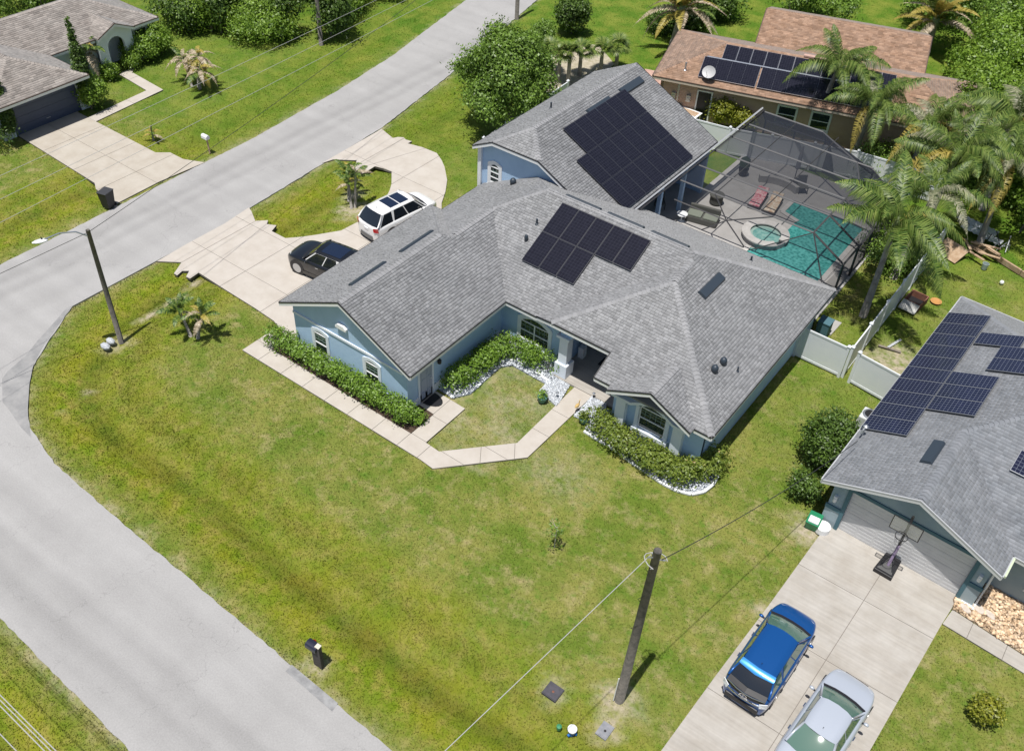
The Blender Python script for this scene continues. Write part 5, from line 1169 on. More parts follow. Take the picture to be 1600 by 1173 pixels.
# beds: mulch, white stones, edging
def bed(name, poly, m_, z=.012):
    q = MB(); q.prism(poly, -.1, z); return meta(q.build(name, m_), kind='structure')
bed('mulch_bed', beds[0], m_mulch, .02)
def stones(label, poly, n, m_, rmin=.03, rmax=.07, name='gravel', zz=.01):
    xs_, ys_ = [p[0] for p in poly], [p[1] for p in poly]; X = rng.uniform(min(xs_), max(xs_), n); Y = rng.uniform(min(ys_), max(ys_), n); k = inside(poly, X, Y); X, Y = X[k], Y[k]; n = len(X)
    o6 = np.array([(1, 0, 0), (0, 1, 0), (-1, 0, 0), (0, -1, 0), (0, 0, .8), (0, 0, -.8)]); f8 = np.array([(0, 1, 4), (1, 2, 4), (2, 3, 4), (3, 0, 4), (1, 0, 5), (2, 1, 5), (3, 2, 5), (0, 3, 5)])
    r_ = rng.uniform(rmin, rmax, n); a = rng.uniform(0, 6.28, n); V = np.empty((n, 6, 3))
    sx = r_*rng.uniform(.7, 1.4, n)
    for j, o in enumerate(o6):
        V[:, j, 0] = X+np.cos(a)*o[0]*sx-np.sin(a)*o[1]*r_; V[:, j, 1] = Y+np.sin(a)*o[0]*sx+np.cos(a)*o[1]*r_; V[:, j, 2] = zz+r_*.5+o[2]*r_*.7
    V += rng.normal(size=V.shape)*r_[:, None, None]*.12
    F = (f8[None]+np.arange(n)[:, None, None]*6).reshape(-1, 3); o = np_mesh(name, V.reshape(-1, 3), F, m_, tone=np.repeat(rng.random(n), 8)); return meta(o, label=label, kind='stuff')
court = [(-20.66, 23.9), (-19.75, 23.85), (-19.3, 24.6), (-19.35, 26.9), (-19.0, 27.35), (-16.95, 27.3), (-17.0, 28.66), (-20.66, 28.66)]
bed('stone_bed', court, mat('stone_base', lin(.20, .22, .27), .95, lin(.42, .45, .50), scale=12)); stones('loose white stones under the courtyard hedges', court, 5200, m_gravel)
bowb = P2((914, 672), (960, 700), (1010, 736), (1055, 764), (1080, 770), (1104, 765), (1122, 742), (1122, 712), (1062, 700), (1000, 660), (950, 640), (925, 640))
bed('stone_bed', bowb, mat('stone_base', lin(.3, .3, .3)), .018); stones('loose white stones under the bow window hedge', bowb, 5200, m_gravel)
for lab, pp_ in (('white stone square left of the front walk', P2((843, 611), (868, 578), (899, 589), (870, 635))), ('white stone square right of the front walk', P2((896, 650), (932, 612), (950, 622), (944, 650), (920, 662)))):
    bed('stone_bed', pp_, m_gravel, .03); stones(lab, pp_, 1500, m_gravel, .025, .05, zz=.02)
def edging(label, pts):
    q = MB()
    t = root('bed_edging', (pts[0][0], pts[0][1], 0), label, 'edging')
    for a, b in zip(pts[:-1], pts[1:]):
        L_ = math.hypot(b[0]-a[0], b[1]-a[1]); n = max(1, int(L_/.42))
        for k in range(n):
            p = Vector((a[0]+(b[0]-a[0])*k/n-pts[0][0], a[1]+(b[1]-a[1])*k/n-pts[0][1], -.02)); d_ = Vector((b[0]-a[0], b[1]-a[1], 0))/n; s_ = d_.normalized(); nn = Vector((-s_.y, s_.x, 0))
            q = MB(); q.obox(p+s_*.01-nn*.06, d_-s_*.02, nn*.12, (0, 0, .11)); q.build('edging_stone', m_white, t, bevel=.015)
edging('white edging stones curving round the bow window bed', P2((912, 674), (935, 688), (960, 703), (985, 722), (1010, 739), (1035, 756), (1057, 767), (1080, 773), (1100, 769), (1114, 758), (1123, 742)))
edging('white edging stones along the courtyard bed', P2((704, 622), (713, 614), (728, 606), (747, 594), (762, 580), (775, 568), (792, 562), (812, 566), (832, 578), (856, 596)))
# rocks at the slate house
rockb = P2((1489, 936), (1505, 930), (1530, 925), (1560, 890), (1600, 905), (1660, 930), (1660, 1060), (1640, 1048), (1489, 951))
bed('rock_bed', rockb, mat('rock_base', lin(.35, .25, .16), .95, lin(.5, .4, .28), scale=6)); stones('tan and white river rocks beside the slate garage', rockb, 3800, m_rock, .04, .11, name='rocks')
m_ = None
for i, (px, py, s_) in enumerate(((1507, 952, .22), (1527, 951, .27), (1546, 962, .2))):
    p = at(px, py); q = MB(); n_ = 9; q.prism([(s_*1.25*math.cos(6.28*j/n_)*random.uniform(.8, 1.1), s_*.7*math.sin(6.28*j/n_)*random.uniform(.8, 1.1)) for j in range(n_)], -.02, .10)
    o = q.build('flat_stone', mat('flat_stone', lin(.5, .43, .36), .9, lin(.6, .54, .48), scale=4), bevel=.03); o.location = (p.x, p.y, .0); o.rotation_euler = (0, 0, -.5)
    meta(o, ['pale flat stone nearest the driveway in the tan rocks', 'middle pale flat stone in the tan rocks', 'small flat stone farthest from the driveway in the rocks'][i], 'stone')
q = MB(); q.prism(P2((1420, 100), (1452, 106), (1520, 127), (1514, 138), (1437, 125)), -.02, .02) if False else q.prism([(-13.5, 68.5), (-9.5, 69.8), (-9.2, 67.2), (-12.8, 66.0)], -.05, .03); meta(q.build('brick_patio', m_brick), kind='structure')
q = MB(); q.prism(P2((1008, 108), (1060, 118), (1075, 190), (1040, 215), (1005, 150)), -.05, .01); meta(q.build('brick_path', m_brick), kind='structure')
q = MB(); q.prism(P2((1276, 507), (1291, 495), (1315, 505), (1298, 524)), -.05, .04); meta(q.build('concrete_pad', m_deck), kind='structure')
q = MB(); q.prism(P2((890, 70), (935, 70), (960, 100), (900, 160), (840, 140), (850, 95)), -.05, .0); meta(q.build('sand_patch', m_sand), kind='structure')

# broadleaf trees and shrubs
random.seed(21)
ob_ = [(0, 0, 3.9, 2.0, 2.0, 1.7)]+[(2.3*math.cos(a)*k, 2.3*math.sin(a)*k, z, r_, r_*.9, r_*.75) for a, k, z, r_ in ((.2, 1.0, 3.2, 1.15), (.9, .9, 4.3, 1.0), (1.7, 1.05, 3.4, 1.3), (2.5, .95, 4.4, 1.1), (3.2, 1.15, 3.1, 1.2), (3.9, .9, 4.6, 1.0), (4.6, 1.1, 2.9, 1.25), (5.3, .95, 4.0, 1.15), (5.9, 1.2, 3.0, .9), (.5, .35, 5.3, 1.05), (3.0, .4, 5.5, 1.0), (4.4, .5, 5.2, .95), (2.0, 1.5, 2.6, .7), (5.0, 1.45, 2.4, .75), (3.6, 1.5, 3.7, .6))]
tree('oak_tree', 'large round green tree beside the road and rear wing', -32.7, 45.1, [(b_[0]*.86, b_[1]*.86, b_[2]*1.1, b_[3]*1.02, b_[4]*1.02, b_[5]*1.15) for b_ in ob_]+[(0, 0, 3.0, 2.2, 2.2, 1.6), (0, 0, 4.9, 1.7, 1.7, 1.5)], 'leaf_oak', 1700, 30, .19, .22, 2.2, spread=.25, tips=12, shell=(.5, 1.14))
tree('shrub', 'dark green bush at the garage corner of the slate house', -4.85, 30.9, round_blobs(1.12, 1.45, 1.3, 9), 'leaf_dark', 620, 20, .14, .08, .8, 'shrub', spread=.19, shell=(.55, 1.15))
tree('shrub', 'low loose shrub in front of the dark bush near the green bin', -4.75, 28.6, round_blobs(.75, .6, .55, 5), 'leaf_dark', 190, 16, .12, .05, .4, 'shrub', spread=.16, shell=(.5, 1.2))
p = at(1533, 1120); tree('shrub', 'small round yellow green bush in the lower right lawn', p.x, p.y, round_blobs(.62, .55, .42, 6), 'leaf_yellow', 190, 12, .11, .04, .3, 'shrub', spread=.09)
def bush(px, py, r, h, lab, lm='leaf_hedge', n=150, ls=.22): p = at(px, py); return tree('shrub', lab, p.x, p.y, round_blobs(r, h*.52, h*.5, 5), lm, int(n*1.5), 15, ls*.72, .05, h*.4, 'shrub', spread=.17, shell=(.6, 1.1))
bush(148, 168, 1.05, 2.1, 'tall green bush beside the navy garage door pier', 'leaf_bright', 260)
bush(174, 124, .55, 1.15, 'small clipped bush left of the arched entry', 'leaf_bright', 110, .16)
bush(207, 107, .6, 1.2, 'small clipped bush right of the arched entry', 'leaf_bright', 110, .16)
bush(222, 95, 1.2, 1.9, 'big green bush under the corner window of the far house', 'leaf_bright', 300); bush(245, 85, 1.4, 2.2, 'widest green bush at the corner of the far house', 'leaf_bright', 330)
bush(130, 140, .9, 1.2, 'dark low bush behind the slim cypress', 'leaf_dark', 160)
bush(1128, 190, 1.25, 2.0, 'yellow green bush against the tan wall', 'leaf_yellow', 300, .24); bush(1160, 200, .9, 1.5, 'yellow bush by the corner of the screen cage', 'leaf_yellow', 180, .22)
bush(893, 52, 1.5, 3.2, 'dark rounded tree standing alone on the back lawn', 'leaf_dark', 420, .28)
bush(848, 72, 1.0, 1.9, 'green shrub behind the big round tree', 'leaf_oak', 200); bush(825, 112, 1.3, 2.2, 'leafy shrub right of the big round tree', 'leaf_oak', 260)
bush(1075, 52, 2.0, 3.0, 'dark bushy tree behind the yellowing date palm', 'leaf_dark', 420, .3); bush(1120, 30, 1.6, 2.6, 'dark tree at the top edge right of the date palm', 'leaf_dark', 300, .28); bush(1030, 50, 1.2, 1.6, 'low dark bush at the foot of the date palm', 'leaf_dark', 180, .22)
# slim cypresses
for px, py, h, lab in ((144, 170, 6.0, 'tall slim cypress right of the navy garage door'), (20, 216, 5.2, 'slim cypress left of the navy garage door')):
    p = at(px, py); t = root('cypress', (p.x, p.y, 0), lab, 'tree')
    bl = [(0, 0, z, .50*min(1, .45+z*.5, (h-z)/h*1.7+.05), .50*min(1, .45+z*.5, (h-z)/h*1.7+.05), .35) for z in np.arange(.7, h, .3)]
    V, F, T_ = leafcloud(bl, 1100, 9, .15, spread=.06); np_mesh('crown', V, F, MATS['leaf_dark'], tone=T_, parent=t)
    q = MB(); q.tube([(0, 0, 0), (0, 0, h*.8)], [.07, .02], 6); q.build('trunk', m_bark, t)

# palms ---------------------------------------------------------------
def frond_mesh(name, L_, droop, leaf, lm, n=34, wdt=.06, rise=.5, dir_down=.55, plume=False):
    V = []; F = []; T = []
    def rachis(t): return np.array([L_*(t-.12*t*t*droop), 0, L_*(rise*t-droop*t*t)])
    for k in range(10):
        a, b = rachis(k/10), rachis((k+1)/10); w = .035*(1-k/11); i = len(V)
        V += [a+[0, -w, 0], a+[0, w, 0], b+[0, w*.9, 0], b+[0, -w*.9, 0]]; F.append((i, i+1, i+2, i+3)); T.append(.9)
    for k in range(n):
        t = .12+.88*k/(n-1)*.99; p = rachis(t); tg = rachis(min(1, t+.02))-rachis(t-.02); tg /= np.linalg.norm(tg)
        l = leaf*(math.sin(math.pi*min(1, .18+t*.86))**.7)
        for sgn in (-1, 1):
            for rep_ in range(1):
                j = random.uniform(-.5, .45) if plume else random.uniform(-.25, .25); out = np.array([tg[0]*random.uniform(.35, .8), sgn*(1+j*.3), .22+j]); out /= np.linalg.norm(out)
                m1 = p+out*l*.5; m2 = m1+np.array([tg[0]*.25, sgn*.5, -dir_down*random.uniform(.8, 1.3)])*l*.55; wv = tg*wdt*.5; i = len(V)
                V += [p-wv, p+wv, m1+wv*1.2, m1-wv*1.2, m2+wv*.2, m2-wv*.2]; F += [(i, i+1, i+2, i+3), (i+3, i+2, i+4, i+5)]; tt = random.random()*.9; T += [tt, min(1, tt+.05)]
    me_o = np_mesh(name, np.array(V), np.array(F), MATS[lm], tone=T); me = me_o.data; bpy.data.objects.remove(me_o); return me
FQ = [frond_mesh('frond', 3.9, .72, .80, 'frond_green', 115, .034, rise=.62, dir_down=1.15, plume=True), frond_mesh('frond', 3.7, 1.0, .78, 'frond_green', 110, .034, rise=.58, dir_down=1.3, plume=True), frond_mesh('frond', 3.4, .5, .70, 'frond_green', 100, .034, rise=.78, dir_down=1.0, plume=True),
      frond_mesh('frond', 3.5, 1.0, .70, 'frond_silver', 95, .032, rise=.5, dir_down=1.2, plume=True), frond_mesh('frond', 3.1, 1.25, .62, 'frond_yellow', 85, .032, rise=.35, dir_down=1.3, plume=True)]
FD = [frond_mesh('frond', 3.5, .55, .55, 'frond_green', 56, rise=.75, dir_down=.2), frond_mesh('frond', 3.6, .75, .55, 'frond_yellow', 56, rise=.6, dir_down=.2), frond_mesh('frond', 3.2, .95, .5, 'frond_dry', 44, rise=.35, dir_down=.3)]
FS = [frond_mesh('frond', 1.35, .7, .32, 'frond_green', 24, .05, rise=.75), frond_mesh('frond', 1.2, 1.0, .28, 'frond_yellow', 22, .05, rise=.5), frond_mesh('frond', 1.25, .9, .26, 'frond_dry', 22, .04, rise=.4)]
def palm(label, x, y, h, meshes, wts, n, lean=(0, 0), s=1.0, tr=.16, name='palm_tree', elev=(-.25, .75), group=None, z=-.02):
    t = root(name, (x, y, z), label, 'palm tree', group=group)
    tp = Vector((lean[0], lean[1], h)); q = MB(); q.tube([(0, 0, -.1), (lean[0]*.3, lean[1]*.3, h*.35), (lean[0]*.65, lean[1]*.65, h*.7), tp], [tr*1.35, tr, tr*.85, tr*.8], 9); q.build('trunk', m_palmbark, t, smooth=True)
    q = MB(); q.lathe([(tr*.7, -.5), (tr*.95, -.2), (tr*.8, .25), (.02, .6)], tuple(tp), 8); q.build('crownshaft', mat('crownshaft', lin(.20, .25, .12), .7), t)
    for k in range(n):
        ob = bpy.data.objects.new('frond', random.choices(meshes, wts)[0]); col.objects.link(ob); ob.parent = t
        lev = k/n; el = elev[1]-(elev[1]-elev[0])*lev**.9+random.uniform(-.1, .1)
        ob.location = tp+Vector((0, 0, .2-.35*lev)); ob.rotation_euler = (random.uniform(-.35, .35), -el, k*2.39996+random.uniform(-.25, .25)); sc_ = s*random.uniform(.85, 1.12)*(.75+.25*min(1, lev*3)); ob.scale = (sc_,)*3
    return t
palm('queen palm nearest the blue house inside the white fence', -7.35, 41.95, 5.6, FQ, (4, 4, 3, .8, .6), 15, (.0, -.25), 1.10)
palm('middle queen palm beside the fence and pool cage', -7.3, 46.2, 5.2, FQ, (4, 4, 3, 1.2, .7), 13, (.35, .1), .85)
palm('third queen palm along the white fence', -7.4, 50.3, 5.6, FQ, (3, 4, 3, 1.5, .6), 18, (.2, .2))
palm('queen palm leaning in front of the brown house window', -17.4, 58.2, 5.0, FQ, (5, 4, 4, .3, .1), 15, (.7, -.5), .9)
palm('queen palm at the brown house wall right of the window', -13.9, 56.6, 4.2, FQ, (4, 4, 3, 1.2, .3), 16, (.3, -.2), .92)
palm('silvery queen palm behind the far end of the pool cage', -10.4, 56.6, 3.7, FQ, (3, 3, 2, 2, .5), 17, (.2, .1))
palm('tall silvery palm farthest right above the fence', -5.6, 56.5, 5.6, FQ, (3, 3, 2, 2.5, .8), 18, (-.2, .2), 1.05)
palm('bushy palm between the fence end and the thicket', -7.2, 59.5, 3.7, FQ, (3, 3, 2, 2, .5), 17, (.1, .1), .95)
palm('palm with yellow hanging fronds over the junk heap', -4.6, 52.6, 5.2, FQ, (2, 3, 1, 2, 2.5), 17, (-.4, -.2), .95)
palm('yellowing date palm behind the tan house left end', -31.0, 63.6, 3.0, FD, (1.2, 3, 1.6), 30, (.2, .1), 1.0, .32, elev=(-.3, 1.1))
palm('yellow green date palm behind the brown gable roof', -16.0, 76.5, 2.4, FD, (2.2, 3, .8), 30, (0, .1), 1.12, .32, elev=(-.2, 1.1))
palm('grey drooping palm at the top right corner', -9.5, 88.0, 5.5, FD, (.6, .6, 5), 26, (0, .1), 1.15, .3, elev=(-.5, .8))
for i, (px, py, h, dx, dy, lab) in enumerate(((298, 524, 1.25, -.45, .0, 'left leaning small palm of the corner lawn pair'), (309, 527, 1.35, .35, .25, 'right leaning small palm of the corner lawn pair'))):
    p = at(px, py); palm(lab, p.x, p.y, h, FS, (4, 1, .6), 11, (dx, dy), .85, .07, 'small_palm', elev=(-.2, .9))
for i, (px, py, h, dx, dy, lab) in enumerate(((549, 325, 1.3, -.35, .3, 'shortest small palm in the driveway island group'), (555, 323, 2.0, .12, .1, 'tallest small palm in the driveway island group'), (545, 312, 1.3, -.5, .6, 'small palm at the roadside end of the island group'))):
    p = at(px, py); palm(lab, p.x, p.y, h, FS, (4, 1, .4), 10, (dx, dy), .8, .07, 'small_palm', elev=(-.2, .9))
p = at(240, 219); palm('tiny yellow palm on the far lawn', p.x, p.y, .45, FS, (1, 3, 1), 9, (0, 0), .55, .06, 'small_palm', elev=(0, 1.0))
for px, py, dx, dy, h, lab in ((300, 134, -.7, .2, 1.5, 'leftmost dry stem of the frost burnt palm clump'), (310, 135, .2, .3, 2.0, 'tallest dry stem of the frost burnt palm clump'), (312, 138, .6, -.1, 1.4, 'front dry stem of the frost burnt palm clump')):
    p = at(px, py); palm(lab, p.x, p.y, h, FS, (.6, 1.4, 4), 14, (dx, dy), 1.15, .08, 'dry_palm', elev=(-.6, .8))
for px, py, h, lab in ((140, 122, 1.9, 'dry palm between cypress and arched entry'), (112, 118, 2.0, 'dry palm partly behind the slim cypress')):
    p = at(px, py); palm(lab, p.x, p.y, h, FS, (1.2, 1, 3), 18, (.1, .1), 1.45, .12, 'dry_palm', elev=(-.8, .9))
# fan palms behind the rear wing
def fan_mesh():
    V = []; F = []; T = []
    for k in range(22):
        a = -1.9+3.8*k/21; l = .55*(1-.12*abs(a)); c_, s_ = math.cos(a), math.sin(a); i = len(V); b = np.array([.45, 0, .2]); d = np.array([c_*.9, s_, .12-.1*random.random()]); w = np.array([-s_, c_, 0])*.022
        V += [b-w*.4, b+w*.4, b+d*l*.6+w, b+d*l*.6-w, b+d*l+np.array([0, 0, -.14]), b+d*l+np.array([0, 0, -.14])+w*.1]; F += [(i, i+1, i+2, i+3), (i+3, i+2, i+5, i+4)]; t_ = random.random(); T += [t_, t_]
    i = len(V); V += [np.array(v) for v in ((0, -.012, 0), (0, .012, 0), (.45, .012, .2), (.45, -.012, .2))]; F.append((i, i+1, i+2, i+3)); T.append(.5)
    o = np_mesh('fan_leaf', np.array(V), np.array(F), MATS['frond_green'], tone=T); me = o.data; bpy.data.objects.remove(o); return me
FM = fan_mesh()
for px, py, h, lab in ((872, 128, 1.9, 'fan palm nearest the road behind the rear wing'), (887, 132, 2.2, 'fan palm with the thickest crown behind the rear wing'), (905, 118, 1.7, 'third fan palm behind the rear wing roof'), (938, 112, 1.5, 'fan palm above the middle of the rear ridge'), (962, 108, 1.6, 'fan palm nearest the brown house'), (858, 112, 1.5, 'low fan palm beside the big round tree')):
    p = at(px, py); t = root('fan_palm', (p.x, p.y, 0), lab, 'palm tree', group='fan palms behind the rear wing')
    q = MB(); q.tube([(0, 0, -.05), (0, 0, h)], [.16, .12], 8); q.build('trunk', m_palmbark, t)
    for k in range(26):
        ob = bpy.data.objects.new('fan_leaf', FM); col.objects.link(ob); ob.parent = t; ob.location = (0, 0, h); ob.rotation_euler = (0, -random.uniform(-.5, 1.1), k*2.4); ob.scale = (random.uniform(1.0, 1.3),)*3
# sapling on the front lawn
p = at(866, 855); t = root('sapling', (p.x, p.y, 0), 'thin pale sapling alone on the front lawn', 'sapling')
q = MB(); q.tube([(0, 0, 0), (.02, 0, 1.3)], [.02, .012], 5)
for k in range(9): a = random.uniform(0, 6.28); z = random.uniform(.6, 1.3); q.tube([(0, 0, z), (.3*math.cos(a), .3*math.sin(a), z+.3)], [.008, .004], 4)
q.build('stem', mat('pale_bark', lin(.5, .48, .42), .9), t)
V, F, T_ = leafcloud([(0, 0, .35, .22, .22, .35), (0, .05, 1.1, .3, .3, .3)], 26, 5, .12, spread=.09); np_mesh('crown', V, F, MATS['leaf_oak'], tone=T_, parent=t)

# woodland along the top and right of the picture
def wood(name, label, quads, lm, ls, dens, hmin, hmax, per=12, kind='stuff'):
    bl = []
    for poly, n in quads:
        xs_, ys_ = [p[0] for p in poly], [p[1] for p in poly]
        while n > 0:
            x, y = random.uniform(min(xs_), max(xs_)), random.uniform(min(ys_), max(ys_))
            if inside(poly, np.array([x]), np.array([y]))[0]: h = random.uniform(hmin, hmax); r_ = random.uniform(.8, 1.7); bl.append((x, y, h*.55, r_, r_, h*.5)); n -= 1
    V, F, T_ = leafcloud(bl, int(len(bl)*dens*1.35), int(per*1.5), ls*.68, spread=.30, up=.5, shell=(.6, 1.10)); o = np_mesh(name, V, F, MATS[lm], tone=T_); meta(o, label=label, kind=kind)
    q = MB()
    for b in bl[::2]: q.tube([(b[0], b[1], -.05), (b[0]+random.uniform(-.3, .3), b[1], b[2])], [.09, .04], 5)
    meta(q.build(name+'_stems', m_bark), label=label+', stems', kind=kind)
w1 = P2((225, -40), (258, 55), (330, 48), (400, 66), (455, 80), (520, 78), (560, 45), (600, 18), (640, -40)); wood('thicket', 'dense dark thicket behind the lawn at the top left', [(w1, 46)], 'leaf_dark', .34, 60, 2.5, 4.5)
wood('thicket_front', 'brighter bushes along the lower edge of the top left thicket', [(P2((250, 40), (262, 62), (330, 55), (400, 70), (450, 82), (450, 60), (330, 30)), 14), (P2((540, 40), (575, 30), (560, 5), (520, 10)), 6)], 'leaf_bright', .26, 55, 1.5, 3.0)
w3 = P2((1447, 160), (1490, 120), (1530, 70), (1600, 60), (1720, 60), (1720, 430), (1600, 395), (1585, 340), (1530, 285), (1480, 215))
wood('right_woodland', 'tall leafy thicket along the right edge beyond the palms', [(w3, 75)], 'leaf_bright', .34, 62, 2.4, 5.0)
w2 = [(-38, 74), (-30, 70.5), (-24, 72.5), (-20, 74), (-16, 79), (-10, 75.5), (-6, 68), (-4, 62), (4, 55), (14, 60), (10, 100), (-40, 105)]
wood('woodland', 'green woodland behind the brown house', [(w2, 135)], 'leaf_oak', .36, 55, 2.5, 4.8)
wood('woodland_bright', 'bright leafy scrub at the right behind the palms', [([(-10.5, 76), (-6.5, 66), (-5.0, 61), (-2.5, 58), (5, 56), (8, 75), (-4, 84)], 42)], 'leaf_bright', .30, 60, 2.2, 4.6)
wood('scrub', 'green scrub at the right edge beyond the back yard', [([(-2.2, 55.5), (-.5, 51.0), (1.2, 47.5), (6, 46), (8, 56), (0, 60)], 20)], 'leaf_bright', .22, 60, .8, 2.0)
wood('verge_scrub', 'dark bushes at the top edge beyond the far lawn', [([(-84, 30), (-67, 27), (-67, 40), (-84, 50)], 22), ([(-60, 66), (-54, 62), (-50, 80), (-60, 84)], 8)], 'leaf_oak', .3, 50, 2.0, 4.0)
for nm, pl_ in (('bush cluster', None),): pass
p = at(8, 245); wood('corner_bush', 'dark leafy bush at the left edge beside the far driveway', [([(p.x-3, p.y-4), (p.x-.2, p.y-1.5), (p.x-.5, p.y+.3), (p.x-3, p.y+1)], 6)], 'leaf_dark', .22, 60, 1.0, 2.2)
wood('under_palm_scrub', 'low green undergrowth under the queen palms', [([(-12.5, 55.6), (-5.5, 56.5), (-5, 63), (-9, 65), (-13, 58.5)], 14), ([(-8.6, 46.5), (-6.8, 46.5), (-6.6, 52), (-8.4, 52)], 3)], 'leaf_oak', .24, 50, .7, 1.7)

# ------------------------------------------------------------------ cars (front towards +y in their own frame)
def grid_mesh(q, rows, mi=0, close=False):
    n = len(rows[0]); vs = [v for r_ in rows for v in r_]
    fs = [(i*n+j, i*n+j+1, (i+1)*n+j+1, (i+1)*n+j) for i in range(len(rows)-1) for j in range(n-1)]
    q.add(vs, fs, mi)
def interp(tab, y):
    for (a, u), (b, v) in zip(tab[:-1], tab[1:]):
        if a <= y <= b:
            t = (y-a)/(b-a); t = t*t*(3-2*t) if False else t; return u+(v-u)*t
    return tab[0][1] if y < tab[0][0] else tab[-1][1]
def car(name, label, loc, rz, L_, W_, paint_m, glass_m, deck, belt, roofl, roof_h, hw_bot, hw_top, wheels, wr=.33, kind='hatch', sunroof=None, cladding=None, cat='car', plan=None):
    """deck: (y, z) top line of bonnet/boot; roofl: y of windscreen base, windscreen top, rear-window top, rear-window base"""
    t = root(name, loc, label, cat, rz)
    y0, y1 = -L_/2, L_/2; hw = W_/2
    plan = plan or [(y0, hw*.74), (y0+.10, hw*.88), (y0+.45, hw*.98), (0, hw), (y1-.75, hw*.97), (y1-.25, hw*.82), (y1-.04, hw*.60)]
    ys = sorted(set([y0, y0+.03, y0+.10, y0+.25, y0+.5]+[y0+.5+(L_-1.1)*i/12 for i in range(13)]+[y1-.42, y1-.25, y1-.10, y1-.03, y1]))
    rows = []
    for y in ys:
        w = interp(plan, y); zt = interp(deck, y); zb = belt if abs(y) < L_/2-.3 else belt-.03; e = min(1, (min(y-y0, y1-y))/.10+.0)
        zs = .20+.10*(1-e); zt_ = zt-.10*(1-e); zb = min(zb, zt_-.03); k = .94+.06*e
        half = [(0, zt_), (w*.45, zt_-.008), (w*.80, zt_-.03), (w*.955*k, zb), (w*k, zb-.12), (w*1.0*k, .50), (w*.985*k, .34), (w*.93*k, zs)]
        rows.append([(-a, y, z) for a, z in half[::-1]]+[(a, y, z) for a, z in half[1:]])
    q = MB(); grid_mesh(q, rows); n = len(rows[0])
    q.add(rows[0], [list(range(n))]); q.add(rows[-1], [list(range(n))[::-1]])
    vv = len(rows)*n; q.v = q.v[:vv]; q.f = q.f[:-2]+[list(range(n))[::-1], [(len(rows)-1)*n+i for i in range(n)]]
    q.build('body', [paint_m], t, smooth=True, origin=(0, 0, 0), subsurf=1)
    ywb, ywt, yrt, yrb = roofl; zw, zr_ = interp(deck, ywb), interp(deck, yrb)
    # greenhouse: inner dark volume
    def ring_(y, z, w, bow=0): return [(-w, y-abs(bow)*0, z), (-w*.5, y+bow*.8, z+.004), (0, y+bow, z+.008), (w*.5, y+bow*.8, z+.004), (w, y, z)]
    c = .10
    WS = [ring_(ywb, zw-.02, hw_bot, c), ring_((ywb+ywt)/2, (zw+roof_h)/2+.03, (hw_bot+hw_top)/2+.01, c), ring_(ywt, roof_h, hw_top, c*.9)]
    q = MB(); grid_mesh(q, WS); q.build('windscreen', glass_m, t, smooth=True)
    RW_ = [ring_(yrb, zr_-.02, hw_bot*.96, -c), ring_((yrb+yrt)/2, (zr_+roof_h)/2+.02, (hw_bot+hw_top)/2*.98, -c), ring_(yrt, roof_h-.01, hw_top*.97, -c*.8)]
    q = MB(); grid_mesh(q, RW_); q.build('rear_window', MATS['glass_dark'] if kind == 'liftback' else glass_m, t, smooth=True)
    q = MB(); grid_mesh(q, [[(v[0]*1.0, v[1]+.10, v[2]+.012) for v in WS[0]], [(v[0], v[1]-.02, v[2]+.028) for v in WS[0]]]); q.build('cowl', m_black, t)
    # roof panel
    rr = []
    for i in range(9):
        u = i/8; y = yrt+(ywt-yrt)*u; z = roof_h+.035*math.sin(math.pi*(u*.9+.05)); w = hw_top*(.97+.03*math.sin(math.pi*u)); b_ = -c*.8*(1-u)**3+c*.9*u**3
        rr.append([(-w-.02, y, z-.05), (-w, y, z-.012), (-w*.6, y+b_*.7, z+.012), (0, y+b_, z+.02), (w*.6, y+b_*.7, z+.012), (w, y, z-.012), (w+.02, y, z-.05)])
    q = MB(); grid_mesh(q, rr); q.build('roof', paint_m, t, smooth=True)
    if sunroof:
        for a, b in sunroof:
            q = MB(); grid_mesh(q, [[(-hw_top*.74, y, roof_h+.035*math.sin(math.pi*((y-yrt)/(ywt-yrt)*.9+.05))+.016), (0, y, roof_h+.035*math.sin(math.pi*((y-yrt)/(ywt-yrt)*.9+.05))+.030), (hw_top*.74, y, roof_h+.035*math.sin(math.pi*((y-yrt)/(ywt-yrt)*.9+.05))+.016)] for y in (a, (a+b)/2, b)])
            q.build('sunroof', mat('sunroof_glass', lin(.012, .02, .045), .06, spec=.8), t)
    # side windows and pillars
    for s in (-1, 1):
        bl_ = lambda y: Vector((s*(hw_bot+.0), y, interp(deck, y)*.0+belt+.005)); tl_ = lambda y: Vector((s*(hw_top+.015), y, roof_h-.03))
        yf, yb = ywb-.12, yrb+.05
        segs = [(0.02, .34), (.36, .66), (.69, .97)] if kind != 'sedan' else [(0.02, .46), (.49, .93)]
        for a, b in segs:
            A, Bq = yf+(yb-yf)*a, yf+(yb-yf)*b; At, Bt = max(min(ywt-.05+(yrt+.05-ywt)*a, A), yrt), ywt-.05+(yrt+.1-ywt)*b
            q = MB(); p = [bl_(A), bl_(Bq), tl_(Bt), tl_(At)]; off = Vector((s*.012, 0, 0)); q.add([v+off for v in p], [(0, 1, 2, 3)]); q.build('side_window', glass_m, t)
        q = MB(); q.add([bl_(yf), bl_(yb), tl_(yrt), tl_(ywt)], [(0, 1, 2, 3)]); q.build('side_frame', mat('pillar_'+name, paint_m.node_tree.nodes['Principled BSDF'].inputs['Base Color'].default_value, .35), t)
